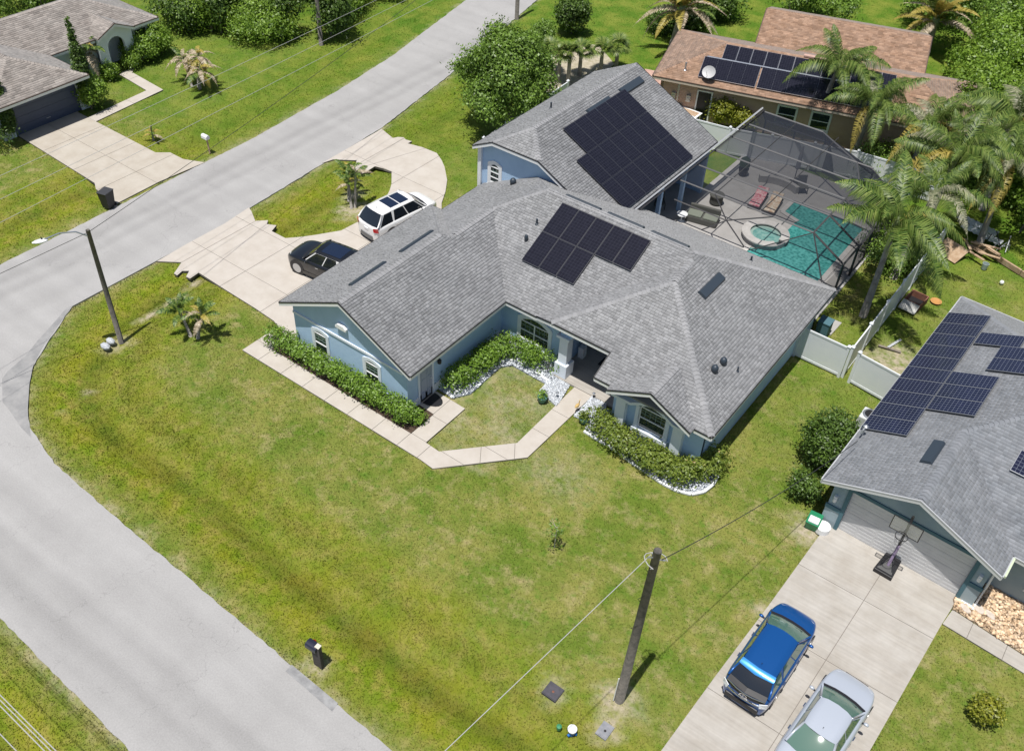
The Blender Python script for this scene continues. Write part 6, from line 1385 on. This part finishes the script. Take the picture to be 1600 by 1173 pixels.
        for p_, r_ in (([(s*hw_bot, ywb, zw), (s*(hw_bot+hw_top)/2+s*.012, (ywb+ywt)/2, (zw+roof_h)/2+.02), (s*hw_top, ywt, roof_h)], .035), ([(s*hw_bot*.97, yrb, zr_), (s*(hw_bot+hw_top)/2, (yrb+yrt)/2, (zr_+roof_h)/2), (s*hw_top*.98, yrt, roof_h-.01)], .045)):
            q = MB(); q.tube(p_, r_, 6); q.build('pillar', paint_m, t, smooth=True)
        # mirrors, handles, sills
        q = MB(); q.lathe([(.02, -.09), (.085, -.06), (.09, .03), (.05, .08)], (0, 0, 0), 10, axis='y'); o = q.build('mirror', paint_m, t, smooth=True); o.location = (s*(hw+.09), ywb-.32, belt+.0); o.scale = (1.0, .65, .65)
        q = MB(); q.box(min(s*hw*.95, s*(hw+.1)), max(s*hw*.95, s*(hw+.1)), ywb-.36, ywb-.30, belt+.02, belt+.05); q.build('mirror_arm', m_black, t)
        for yy_ in ((.1,), (.1, -.95))[kind != 'coupe']:
            q = MB(); q.box(s*hw-.02 if s > 0 else -hw-.02, s*hw+.02 if s > 0 else -hw+.02, yy_-.09, yy_+.09, belt-.16, belt-.13); q.build('handle', m_chrome, t)
        if cladding: q = MB(); q.box(s*hw-.03 if s > 0 else -hw-.015, s*hw+.015 if s > 0 else -hw+.03, wheels[0]+wr, wheels[1]-wr, .2, .36); q.build('sill', cladding, t)
        for wy_ in wheels:
            q = MB(); q.lathe([(wr+.07, -.02), (wr+.07, .012)] if s > 0 else [(wr+.07, -.012), (wr+.07, .02)], (0, 0, 0), 24)
            o = q.build('wheel_arch', m_black, t, origin=(0, 0, 0)); o.rotation_euler = (0, R(90), 0); o.location = (s*(hw-.022), wy_, wr+.02)
            q = MB(); q.lathe([(wr*.62, -.11), (wr*.95, -.11), (wr, -.07), (wr, .07), (wr*.95, .10), (wr*.66, .10)], (0, 0, 0), 24); wh = q.build('wheel', m_tyre, t, origin=(0, 0, 0), smooth=True); wh.rotation_euler = (0, s*R(90), 0); wh.location = (s*(hw-.115), wy_, wr)
            q = MB(); q.lathe([(wr*.2, .095), (wr*.2, .11)], (0, 0, 0), 12)
            for k in range(5): a = 2*math.pi*k/5; d_ = Vector((math.cos(a), math.sin(a), 0)); n_ = Vector((-d_.y, d_.x, 0)); q.obox(d_*wr*.12-n_*.04+Vector((0, 0, .085)), d_*wr*.52, n_*.08, (0, 0, .02))
            q.lathe([(wr*.62, .085), (wr*.70, .085), (wr*.70, .108), (wr*.62, .108)], (0, 0, 0), 24); q.build('rim', m_rim, wh, origin=(0, 0, 0), kind=None)
            q = MB(); q.lathe([(wr*.62, .05), (wr*.62, .06)], (0, 0, 0), 20); q.build('brake_disc', m_black, wh, origin=(0, 0, 0))
        # lamps
        wf_, wb_ = interp(plan, y1-.22), interp(plan, y0+.10)
        q = MB(); hp = lambda k, dy, dz: (s*interp(plan, y1-dy)*k, y1-dy, interp(deck, y1-dy)+dz)
        q.extr([hp(.52, .10, -.10), hp(.80, .16, -.09), hp(.93, .34, -.075), hp(.80, .36, -.045), hp(.58, .20, -.05)], (0, 0, .03)); q.build('headlight', m_lens, t)
        q = MB(); q.extr([(s*wb_*.74, y0-.015, belt-.02), (s*wb_*1.05, y0+.12, belt+.02), (s*wb_*1.07, y0+.14, belt-.24), (s*wb_*.80, y0-.02, belt-.22)], (0, -.03, 0)); q.build('tail_lamp', m_red if kind != 'liftback' else m_lens, t)
    q = MB(); w = interp(plan, y1-.06); q.box(-w*.75, w*.75, y1-.06, y1+.012, .38, .50); q.build('grille', m_black, t)
    q = MB(); q.box(-.16, .16, y0-.03, y0+.0, belt-.30, belt-.19); q.build('number_plate', m_white, t)
    for yy_, nm in ((y1, 'front_bumper'), (y0, 'rear_bumper')):
        q = MB(); s = 1 if yy_ > 0 else -1; w = interp(plan, yy_-s*.1)
        grid_mesh(q, [[(a*w*1.0, yy_+s*(.035-.15*abs(a)**3), z) for a in (-.92, -.75, -.4, 0, .4, .75, .92)] for z in (.22, .34, .46, .47)]); q.build(nm, cladding or paint_m, t, smooth=True)
    q = MB(); q.tube([(0, yrt+.25, roof_h+.04), (0, yrt+.16, roof_h+.16)], .012, 5); q.build('antenna', m_black, t)
    for s in (-1, 1): q = MB(); q.tube([(s*.1, ywb+.02, zw+.02), (s*.1+.38, ywb-.06, zw+.08)], .012, 4); q.build('wiper', m_black, t)
    return t
p_blue = paint('blue', lin(.008, .085, .30)); p_silver = paint('silver', lin(.46, .50, .57), .15); p_white = paint('white', lin(.80, .80, .80), .0); p_blk = paint('black', lin(.008, .009, .012), .1)
g_green = glass_car('green', lin(.09, .17, .135)); g_dark = glass_car('dark', lin(.012, .016, .022))
# blue liftback with a black rear panel and spoiler
BLL, BLW = 4.5, 1.76
t = car('hatchback_car', 'bright blue liftback parked on the left side of the concrete driveway', (-2.45, 20.55, .03), R(-1.5), BLL, BLW, p_blue, g_green,
    [(-2.25, .92), (-2.0, 1.04), (-1.0, 1.06), (.9, 1.05), (1.15, 1.0), (1.6, .93), (2.0, .80), (2.25, .64)], .93, (1.16, .35, -1.45, -2.0), 1.45, .78, .60, (-1.33, 1.34), .32, 'liftback', cladding=None)
q = MB(); grid_mesh(q, [[(-.62, -1.38, 1.475), (0, -1.44, 1.50), (.62, -1.38, 1.475)], [(-.64, -1.62, 1.455), (0, -1.72, 1.475), (.64, -1.62, 1.455)], [(-.62, -1.63, 1.42), (0, -1.73, 1.44), (.62, -1.63, 1.42)]]); q.build('spoiler', paint('lightblue', lin(.05, .30, .72)), t, smooth=True)
q = MB(); grid_mesh(q, [[(-.70, -1.98, 1.09), (0, -2.10, 1.11), (.70, -1.98, 1.09)], [(-.72, -2.14, .99), (0, -2.27, 1.01), (.72, -2.14, .99)], [(-.72, -2.20, .80), (0, -2.31, .82), (.72, -2.20, .80)]]); q.build('rear_panel', m_black, t)
q = MB(); q.tube([(-.70, -2.16, 1.0), (-.3, -2.28, 1.02), (0, -2.31, 1.02), (.3, -2.28, 1.02), (.70, -2.16, 1.0)], .022, 6); q.build('chrome_bar', m_chrome, t)
q = MB(); q.tube([(-.68, -2.22, .74), (-.3, -2.32, .76), (0, -2.345, .76), (.3, -2.32, .76), (.68, -2.22, .74)], .03, 6); q.build('chrome_bar', m_chrome, t)
e_ = ring(.075, .10, 0, .015, 18); e_.v = [(v[0]*1.4, -2.315-v[2], .90+v[1]*.9) for v in e_.v]; e_.build('emblem', m_chrome, t)
q = MB(); q.tube([(-.07, -2.33, .90), (.07, -2.33, .90)], .012, 5); q.tube([(0, -2.33, .84), (0, -2.33, .96)], .012, 5); each(q, 'emblem_bar', m_chrome, t)
q = MB(); q.box(-.62, .62, -2.30, -2.18, .25, .50); q.build('lower_bumper', m_black, t, bevel=.04)
# silver sedan
car('sedan_car', 'silver sedan parked on the right side of the concrete driveway', (.15, 19.15, .03), R(-4.0), 4.75, 1.80, p_silver, g_green,
    [(-2.37, .86), (-2.1, 1.02), (-1.5, 1.06), (.9, 1.02), (1.3, .96), (1.8, .88), (2.15, .76), (2.37, .58)], .90, (1.02, .30, -.90, -1.62), 1.43, .76, .57, (-1.38, 1.42), .33, 'sedan')
# white SUV
car('suv_car', 'white sport utility vehicle with a twin glass roof by the driveway island', (-30.95, 32.75, .035), R(-7), 4.68, 1.88, p_white, g_dark,
    [(-2.34, 1.05), (-2.1, 1.14), (-1.0, 1.16), (1.0, 1.14), (1.3, 1.08), (1.9, .99), (2.2, .84), (2.34, .7)], 1.05, (1.22, .55, -1.75, -2.18), 1.66, .83, .66, (-1.32, 1.38), .37, 'hatch', sunroof=[(-1.0, -.38), (-.32, .32)], cladding=mat('cladding_grey', lin(.16, .16, .16), .6))
# black SUV facing the street
car('suv_car', 'black sport utility vehicle facing the street beside the garage', (-30.55, 27.0, .035), R(97), 4.75, 1.92, p_blk, g_dark,
    [(-2.37, 1.05), (-2.1, 1.12), (-1.0, 1.14), (.8, 1.12), (1.1, 1.08), (1.8, 1.0), (2.2, .86), (2.37, .7)], 1.03, (1.05, .35, -1.7, -2.2), 1.62, .83, .65, (-1.42, 1.45), .38, 'hatch', sunroof=[(-1.1, .1)], cladding=mat('cladding_dark', lin(.06, .055, .05), .5))

# ------------------------------------------------------------------ poles, lines, lamp
def pole(label, x, y, h, r0=.17, lean=(0, 0), name='utility_pole'):
    t = root(name, (x, y, -.03), label, 'utility pole'); q = MB(); q.tube([(0, 0, -.2), (lean[0]*.5, lean[1]*.5, h*.5), (lean[0], lean[1], h)], [r0, r0*.85, r0*.7], 12); q.build('pole_shaft', m_wood, t, smooth=True); return t
t = pole('thick wooden utility pole standing in the front lawn near the driveway', -5.9, 16.03, 8.45, .175, (.10, .02))
q = MB(); q.tube([(-.14, -.17, .05), (-.12, -.16, 1.5)], .02, 6); q.build('ground_conduit', m_white, t)
for k, (a, zz) in enumerate(((0.3, 8.1), (2.4, 7.95), (4.1, 8.2))):
    q = MB(); q.tube([(.1+.10*math.cos(a), .10*math.sin(a), zz), (.1+.28*math.cos(a), .28*math.sin(a), zz+.05)], .025, 6); q.build('bracket', m_steel, t)
q = MB(); q.tube([(.1+.34*math.cos(a), .02+.3*math.sin(a), 8.0+.06*math.sin(a*2)) for a in [i*.5 for i in range(1, 11)]], .016, 5); q.build('slack_loop', m_cable, t)
q = MB(); q.tube([(.175*math.cos(a*2.2)*(1-a*.035), .175*math.sin(a*2.2)*(1-a*.035), 3.5+a*.55) for a in [i*.4 for i in range(20)]], .010, 4); q.build('wrapped_cable', m_cabled, t)
t = pole('slim wooden street lamp pole with a curved arm on the corner verge', -34.51, 16.95, 6.15, .13, (-.06, .10), 'street_lamp')
hx, hy, hz = -.75, -1.55, 6.15
q = MB(); q.tube([(-.05, .05, 5.85), (-.25, -.35, 6.2), (-.5, -.95, 6.32), (hx, hy, hz+.05)], .03, 6); q.build('lamp_arm', m_steel, t)
q = MB(); q.lathe([(.04, -.30), (.11, -.18), (.15, .0), (.13, .18), (.05, .28)], (0, 0, 0), 12, axis='y'); o = q.build('lamp_head', m_white, t, smooth=True, origin=(0, 0, 0)); o.location = (hx-.08, hy-.12, hz); o.rotation_euler = (0, 0, R(-25)); o.scale = (1, 1.1, .55)
q = MB(); q.lathe([(.09, -.03), (.10, .02)], (0, 0, 0), 10); o = q.build('lamp_lens', m_lens, t, origin=(0, 0, 0)); o.location = (hx-.08, hy-.12, hz-.06)
q = MB(); q.lathe([(.03, 0), (.04, .07)], (0, 0, 0), 8); o = q.build('photocell', m_cabled, t, origin=(0, 0, 0)); o.location = (hx-.05, hy-.05, hz+.07)
pole('wooden utility pole before the thicket at the top', -51.09, 46.59, 9.0, .17)
pole('utility pole at the top edge beside the road', -43.3, 60.3, 9.0, .17)
def wire(label, a, b, sag, r_=.013, m2=None, n=24, name='power_line'):
    a, b = Vector(a), Vector(b); q = MB(); q.tube([a.lerp(b, i/n)-Vector((0, 0, sag*4*(i/n)*(1-i/n))) for i in range(n+1)], r_, 5); return meta(q.build(name, m2 or m_cable), label, 'cable')
LP = Vector((-34.57, 17.05, 6.0))
wire('dark line from the street lamp pole along the road to the far pole', LP, (-43.3, 60.3, 7.6), .45, m2=m_cabled)
dl = at(0, 426, 5.6); wire('dark line from the street lamp pole toward the left edge', LP, LP+(Vector(dl)-LP)*3.0, .05, m2=m_cabled)
for lab, (p1, p2), z_ in (('upper one of the three pale lines over the far house lawn', ((0, 272), (575, 4)), 8.6), ('middle one of the three pale lines over the far house lawn', ((20, 299), (630, 0)), 8.2), ('lowest of the three pale lines over the far house lawn', ((0, 345), (672, 0)), 7.8)):
    a, b = at(*p1, z_), at(*p2, z_); d_ = b-a; wire(lab, a-d_*.35, b+d_*.5, .12, .009)
FT = Vector((-5.82, 16.05, 8.2)); w_ = at(700, 1173, 7.7)
wire('pale twisted line from the front pole toward the bottom edge', FT+Vector((-.15, 0, -.1)), FT+(Vector(w_)-FT)*4.0, .1, .012)
wire('dark service line from the front pole to the slate house roof', FT+Vector((.2, 0, -.05)), at(1340, 689, 3.35), .35, .014, m_cabled)
for i, ((a_, b_), lab) in enumerate(((((0, 1085), (88, 1173)), 'uppermost pale line crossing the lower left corner'), (((0, 1093), (80, 1173)), 'second pale line crossing the lower left corner'), (((0, 1102), (70, 1173)), 'third pale line crossing the lower left corner'), (((0, 1146), (26, 1173)), 'lowest pale line crossing the lower left corner'))):
    z_ = (8.4, 8.3, 8.2, 7.4)[i]; a, b = at(*a_, z_), at(*b_, z_); d_ = (b-a).normalized(); wire(lab, a-d_*25, b+d_*25, .0, .013)

# ------------------------------------------------------------------ small things
p = at(494, 1036); t = root('mailbox', (p.x, p.y, 0), 'black mailbox on a wide dark post at the front verge', 'mailbox', R(4))
q = MB(); q.box(-.05, .32, -.06, .06, 0, 1.05); q.build('post_board', mat('dark_stain', lin(.05, .045, .045), .8, lin(.09, .08, .08), scale=9), t)
q = MB(); q.box(.18, .33, -.07, .07, 0, 1.32); q.build('post', mat('dark_stain', lin(.05, .05, .05)), t); q = MB(); q.box(.165, .345, -.085, .085, 1.32, 1.35); q.build('post_cap', mat('cap_cream', lin(.62, .58, .48), .7), t)
q = MB(); pr = [(-.16, 1.05), (.16, 1.05), (.16, 1.2)]+[(.16*math.cos(a), 1.2+.1*math.sin(a)) for a in [math.pi*i/8 for i in range(1, 8)]]+[(-.16, 1.2)]
q.extr([(-.22, a, b) for a, b in pr], (.46, 0, 0)); bx_ = q.build('box', mat('mail_black', lin(.02, .022, .04), .3, coat=.3), t)
q = MB(); q.box(-.235, -.221, -.15, .15, 1.07, 1.22); q.build('box_door', m_black, t); q = MB(); q.box(-.1, .02, .165, .175, 1.1, 1.24); q.build('flag', m_red, t)
p = at(328, 240); t = root('mailbox', (p.x, p.y, 0), 'white mailbox on a leaning post beside the far driveway', 'mailbox')
q = MB(); q.tube([(.0, 0, 0), (-.12, .05, 1.0)], .05, 6); q.build('post', m_plank, t); q = MB(); pr = [(a*.8, b) for a, b in pr]; q.extr([(-.38, a, b-.08) for a, b in pr], (.48, 0, 0)); q.build('box', m_white, t); q = MB(); q.box(.10, .11, -.11, .11, 1.0, 1.12); q.build('box_door', m_steel, t)
p = at(171, 324); t = root('trash_bin', (p.x, p.y, .03), 'black wheeled trash bin at the edge of the far driveway', 'trash bin', R(15))
q = MB(); q.add([(-.22, -.25, .05), (.22, -.25, .05), (.22, .25, .05), (-.22, .25, .05), (-.29, -.33, 1.0), (.29, -.33, 1.0), (.29, .33, 1.0), (-.29, .33, 1.0)], [(0, 3, 2, 1), (4, 5, 6, 7), (0, 1, 5, 4), (1, 2, 6, 5), (2, 3, 7, 6), (3, 0, 4, 7)]); q.build('bin_body', m_black, t)
q = MB(); q.box(-.31, .31, -.36, .36, 1.0, 1.05); q.build('lid', mat('lid_grey', lin(.05, .05, .055), .5), t, bevel=.02)
for s in (-.2, .2): q = MB(); q.lathe([(.1, -.03), (.1, .03)], (s, .3, .1), 12, axis='y'); o = q.build('wheel', m_tyre, t)
p = at(1269, 820); t = root('recycling_bin', (p.x, p.y, 0), 'green and white recycling bin at the slate garage corner', 'bin', R(5))
q = MB(); q.add([(-.2, -.27, 0), (.2, -.27, 0), (.2, .27, 0), (-.2, .27, 0), (-.27, -.36, .42), (.27, -.36, .42), (.27, .36, .42), (-.27, .36, .42)], [(0, 3, 2, 1), (0, 1, 5, 4), (1, 2, 6, 5), (2, 3, 7, 6), (3, 0, 4, 7), (4, 5, 6, 7)]); q.build('bin_body', m_green, t)
q = MB(); q.box(-.2, .22, -.30, .05, .42, .50); q.build('white_lid', m_white, t, bevel=.02)
t = root('white_bucket', (p.x+.42, p.y-.02, 0), 'round white lid leaning right of the green bin', 'lid')
q = MB(); q.lathe([(.26, 0), (.30, .02), (.30, .30), (.24, .33)], (0, 0, 0), 18); q.build('drum', m_white, t)
# basketball hoop
hb = at(1387, 885); t = root('basketball_hoop', (hb.x, hb.y, .03), 'portable black basketball hoop on the driveway before the garage', 'basketball hoop', R(-3))
q = MB(); q.prism([(-.38, -.62), (.38, -.62), (.32, .45), (-.32, .45)], 0, .2); q.build('base', m_black, t, bevel=.03)
q = MB(); q.prism([(-.3, -.52), (.3, -.52), (.12, .2), (-.12, .2)], .2, .24); q.build('base_top', mat('grey_plastic', lin(.10, .10, .10), .5), t, bevel=.01)
q = MB(); q.tube([(0, .25, .2), (0, .15, 1.5), (0, .0, 3.05)], .05, 8); q.build('pole', m_black, t)
q = MB(); q.tube([(0, -.15, .22), (0, .12, 1.2)], .06, 8); q.build('pole_pad', mat('pad_purple', lin(.28, .22, .33), .6), t)
for s in (-.25, .25): q = MB(); q.tube([(s, -.4, .22), (0, .17, .9)], .02, 5); q.build('brace', m_black, t)
q = MB(); bz = 2.5; q.tube([(0, 0, 2.9), (0, -.45, 2.95)], .03, 6); q.tube([(0, .05, 2.4), (0, -.45, 2.6)], .03, 6); each(q, 'arm', m_black, t)
q = MB(); q.box(-.54, .54, -.50, -.48, 2.5, 3.15); ab_ = mat('acrylic', lin(.50, .50, .44), .15); ab_.node_tree.nodes['Principled BSDF'].inputs['Alpha'].default_value = .22; q.build('backboard', ab_, t)
for a in ((-.55, -.55, 2.48, 3.17), (.55, .55, 2.48, 3.17)): q = MB(); q.tube([(a[0], -.49, a[2]), (a[1], -.49, a[3])], .02, 5); q.build('backboard_frame', m_black, t)
for z_ in (2.48, 3.17): q = MB(); q.tube([(-.55, -.49, z_), (.55, -.49, z_)], .02, 5); q.build('backboard_frame', m_black, t)
q = ring(.215, .24, 0, .02, 20); q.v = [(v[0], v[1]-.75, v[2]+2.6) for v in q.v]; q.build('rim', m_black, t)
q = MB()
for k in range(12): a = 2*math.pi*k/12; q.tube([(.225*math.cos(a), -.75+.225*math.sin(a), 2.6), (.13*math.cos(a+.3), -.75+.13*math.sin(a+.3), 2.2)], .008, 3)
q.build('net', mat('net_grey', lin(.3, .3, .32), .9), t, kind='stuff')
# utility covers, marker, water outlet
for px, py, w, h, lab in ((864, 1080, .52, .50, 'large dark utility box lid in the front lawn'), (945, 1141, .36, .50, 'small grey utility box lid near the big pole')):
    p = at(px, py); t = root('utility_cover', (p.x, p.y, -.02), lab, 'utility cover', R(0)); q = MB(); q.box(-w/2-.03, w/2+.03, -h/2-.03, h/2+.03, -.06, .05); q.build('cover_frame', mat('cover_dark', lin(.06, .06, .07), .8) if w > .5 else mat('cover_grey', lin(.20, .21, .23), .8, lin(.28, .28, .3), scale=6), t)
    q = MB(); q.box(-w/2, w/2, -h/2, h/2, .05, .065); q.build('lid', mat('cover_dark2', lin(.075, .07, .085), .7, lin(.05, .05, .06), scale=7) if w > .5 else mat('cover_grey', lin(.2, .2, .2)), t)
    q = MB(); q.lathe([(.045, .065), (.045, .075)], (.02, -.02, 0), 10); q.build('lifting_eye', m_rust if w > .5 else m_black, t)
p = at(893, 1146); t = root('water_outlet', (p.x, p.y, 0), 'blue pipe outlet with a round white cap in the verge', 'water outlet')
q = MB(); q.lathe([(.10, 0), (.10, .28)], (0, 0, 0), 14); q.build('riser', m_bluep, t)
for a in (.4, 2.0, 4.4): q = MB(); q.tube([(0, 0, .08), (.17*math.cos(a), .17*math.sin(a), .05)], .05, 6); q.build('elbow', m_bluep, t)
q = MB(); q.lathe([(.15, .28), (.16, .30), (.16, .36), (.10, .38), (.03, .41)], (0, 0, 0), 18); q.build('cap', m_white, t, smooth=False)
p = at(873, 1139); t = root('marker_post', (p.x, p.y, 0), 'short green marker post left of the blue outlet', 'marker'); q = MB(); q.lathe([(.07, 0), (.09, .12), (.09, .22), (.02, .26)], (0, 0, 0), 10); q.build('cap', mat('marker_green', lin(.05, .25, .12), .5), t)
for px, py, s_, lab in ((173, 533, .24, 'white stone nearest the street lamp pole'), (165, 541, .26, 'white stone farther left of the lamp pole')):
    p = at(px, py); q = MB(); q.lathe([(s_, 0), (s_*1.02, .08), (s_*.7, .15), (s_*.2, .18)], (0, 0, 0), 7); o = q.build('rock', m_gravel); o.location = (p.x, p.y, -.04); o.scale = (1.1, .7, 1); meta(o, lab, 'stone')
# pots, statue, mats at the entry
for px, py, lab in ((847, 627, 'green pot with a bushy plant left of the front walk'), (912, 660, 'green pot with pale flowers right of the front walk')):
    p = at(px, py); t = root('flower_pot', (p.x, p.y, .0), lab, 'flower pot'); q = MB(); q.lathe([(.14, 0), (.22, .2), (.24, .3), (.2, .31)], (0, 0, 0), 14); q.build('pot', m_pot, t)
    V, F, T_ = leafcloud([(0, 0, .42, .22, .22, .2)], 26, 7, .11, spread=.06); np_mesh('plant', V, F, MATS['leaf_hedge' if px < 900 else 'leaf_bow'], tone=T_, parent=t)['kind'] = 'stuff'
p = at(901, 643); t = root('bird_statue', (p.x, p.y, .03), 'small tan bird statue beside the right stone square', 'statue')
q = MB(); q.tube([(0, 0, 0), (0, 0, .3)], .012, 5); q.build('leg', m_plank, t); q = MB(); q.lathe([(.01, -.2), (.07, -.1), (.09, 0), (.06, .1), (.02, .16)], (0, 0, .36), 10, axis='y'); q.build('body', mat('statue_tan', lin(.55, .38, .15), .8), t, smooth=True); q = MB(); q.tube([(0, .12, .4), (0, .15, .55), (0, .22, .58)], [.03, .025, .008], 6); q.build('neck', mat('statue_tan', lin(.5, .4, .2)), t)
for px, py, lab in ((870, 621, 'small dark solar stake light on the left stone square'), (927, 622, 'small dark bird ornament on the right stone square')):
    p = at(px, py); t = root('garden_ornament', (p.x, p.y, .03), lab, 'ornament'); q = MB(); q.tube([(0, 0, 0), (0, 0, .25)], .01, 5); q.build('stake', m_black, t); q = MB(); q.lathe([(.02, .22), (.08, .28), (.02, .34)], (0, 0, 0), 8); q.build('top', m_steel, t)
t = root('door_mat', (-15.3, 30.2, .09), 'black door mat before the glazed front door', 'door mat'); q = MB(); q.box(-.55, .55, -.3, .3, 0, .02); q.build('mat_surface', m_black, t)
t = root('door_mat', (-20.2, 23.15, .03), 'half round black mat at the side entry', 'door mat'); q = MB(); q.prism([(-.38, -.42)]+[(-.38+.75*math.sin(math.pi*i/10), -.42*math.cos(math.pi*i/10)) for i in range(1, 10)]+[(-.38, .42)], 0, .02); q.build('mat_surface', m_black, t)
t = root('porch_box', (-16.75, 29.9, .09), 'white box standing by the front door wall', 'box'); q = MB(); q.box(-.14, .14, -.16, .16, 0, .62); q.build('panel', m_white, t)
# neighbour's yard junk
p = at(1431, 472); t = root('fire_box', (p.x, p.y, 0), 'rusty open metal box lying on the grass by the fence', 'metal box', R(-6))
q = MB(); h_ = .42
for a in ((-.45, -.40, -.75, .35), (.40, .45, -.75, .35), (-.40, .40, .30, .35), (-.40, .40, -.75, -.70)): q.box(a[0], a[1], a[2], a[3], 0, h_)
each(q, 'side', m_rust, t); q = MB(); q.box(-.4, .4, -.7, .3, .02, .05); q.build('floor', m_black, t); q = MB(); q.obox((-.45, -1.25, .10), (.9, 0, 0), (0, .5, .28), (0, -.02, .04)); q.build('pale_panel', mat('dull_white', lin(.45, .45, .43), .7), t)
def plank(px, py, L_, W_, rz_, m2, lab, z=.05, tz=.05, name='plank', tilt=0): p = at(px, py, z); q = MB(); q.box(-L_/2, L_/2, -W_/2, W_/2, 0, tz); o = q.build(name, m2); o.location = (p.x, p.y, z); o.rotation_euler = (tilt, 0, rz_); return meta(o, lab, 'board')
plank(1486, 392, 1.5, 1.15, R(-20), m_plank, 'wide brown board leaning near the fence end', .25, .06, 'board', R(25))
junk = [(1520, 388, 1.4), (1533, 393, 1.5), (1512, 382, 1.1), (1545, 399, 1.2), (1526, 400, 1.0), (1540, 384, 1.6), (1552, 392, .9)]
nmz = ['splintered tan plank at the left of the junk heap', 'long tan plank on the middle of the junk heap', 'short plank at the upper left of the junk heap', 'plank at the lower right of the junk heap', 'short tan plank at the front of the junk heap', 'longest plank at the back of the junk heap', 'small plank beside the dark junk at the right']
for i, (a, b, l) in enumerate(junk): plank(a, b, l, .16, R(-15+random.uniform(-40, 40)), m_plank, nmz[i], .12+.06*i, .04)
m_corr = mat('corrugated', lin(.5, .54, .58), .35, lin(.68, .70, .73), scale=2, metal=.4)
for i, (px, py, lab) in enumerate(((1528, 352, 'upper corrugated metal sheet in the scrub'), (1534, 366, 'lower corrugated metal sheet in the scrub'))):
    p = at(px, py, .25); q = MB(); grid_mesh(q, [[(-1.2+u*.08*1.0, v, .03*math.sin(u*1.57)) for u in range(31)] for v in (-.28, .28)]); o = q.build('metal_sheet', m_corr); o.location = (p.x, p.y, .25); o.rotation_euler = (.1, 0, R(-12)); meta(o, lab, 'metal sheet')
p = at(1537, 420); t = root('bucket', (p.x, p.y, 0), 'grey green bucket in front of the junk heap', 'bucket'); q = MB(); q.lathe([(.14, 0), (.18, .36), (.16, .36), (.13, .05)], (0, 0, 0), 14); q.build('pail', mat('bucket_grey', lin(.35, .42, .42), .5), t)
p = at(1564, 444); t = root('ball', (p.x, p.y, 0), 'white ball on the grass of the back yard', 'ball'); q = MB(); q.lathe([(.01, 0), (.09, .03), (.12, .12), (.09, .21), (.01, .24)], (0, 0, 0), 12); q.build('ball_surface', m_white, t, smooth=True)
p = at(1560, 380, .3); t = root('bicycle_heap', (p.x, p.y, 0), 'dark scrap metal and wheels piled beside the scrub', 'scrap heap')
for k in range(9): q = MB(); a = random.uniform(0, 3); q.tube([(random.uniform(-.7, .7), random.uniform(-.5, .5), .1), (random.uniform(-.8, .8), random.uniform(-.5, .5), random.uniform(.3, .9))], .03, 5); q.build('scrap_bar', m_black if k % 2 else m_steel, t)
p = at(1600, 432); t = root('retaining_board', (p.x-1.4, p.y+.5, 0), 'low brown timber edging at the back of the right yard', 'timber edging', R(-22)); 
for k in range(3): q = MB(); q.box(-1.9+k*1.6, -.35+k*1.6, -.06, .06, 0, .3); q.build('timber', m_plank, t)
for px, py, rz_, lab in ((1397, 537, 1.3, 'pale slat lying upright on bare ground by the fence'), (1390, 545, .2, 'bent thin branch lying on bare ground by the fence')):
    plank(px, py, 1.1, .12, rz_, m_gravel if rz_ > 1 else m_bark, lab, .03, .03)
q = MB(); a, b = at(1450, 508), at(1462, 480); p = at(1462, 472); t = root('clay_pot', (p.x, p.y, 0), 'orange clay dish on the grass beside the rusty box', 'dish'); q.lathe([(.2, 0), (.3, .08), (.27, .09), (.15, .04)], (0, 0, 0), 14); q.build('dish_body', mat('clay', lin(.5, .25, .08), .8), t)
p = at(1075, 178, .6); t = root('garden_table', (p.x, p.y, 0), 'white framed table behind the back fence', 'table'); q = MB(); q.box(-.8, .8, -.5, .5, .66, .72); q.build('table_top', m_white, t); q = MB(); q.box(-.65, .65, -.36, .36, .72, .73); q.build('table_inset', m_plank, t)
for sx in (-.7, .7):
    for sy in (-.42, .42): q = MB(); q.box(sx-.03, sx+.03, sy-.03, sy+.03, 0, .66); q.build('leg', m_white, t)
for px, py, lab in ((1056, 177, 'right dark garden chair behind the back fence'), (1047, 172, 'left dark garden chair behind the back fence')):
    p = at(px, py, .3); t = root('garden_chair', (p.x, p.y, 0), lab, 'chair'); q = MB(); q.box(-.25, .25, -.25, .25, .4, .44); q.build('seat', m_black, t); q = MB(); q.box(-.25, .25, .22, .25, .44, .9); q.build('backrest', m_black, t)
    for sx in (-.22, .22):
        for sy in (-.22, .22): q = MB(); q.box(sx-.02, sx+.02, sy-.02, sy+.02, 0, .4); q.build('leg', m_black, t)
p = at(1284, 522); t = root('lidded_bin', (p.x, p.y, .04), 'teal lidded bin on the concrete pad behind the fence', 'bin'); q = MB(); q.box(-.3, .3, -.3, .3, 0, .8); q.build('bin_body', m_teal, t, bevel=.03); q = MB(); q.box(-.32, .32, -.32, .32, .8, .86); q.build('lid', m_teal, t)
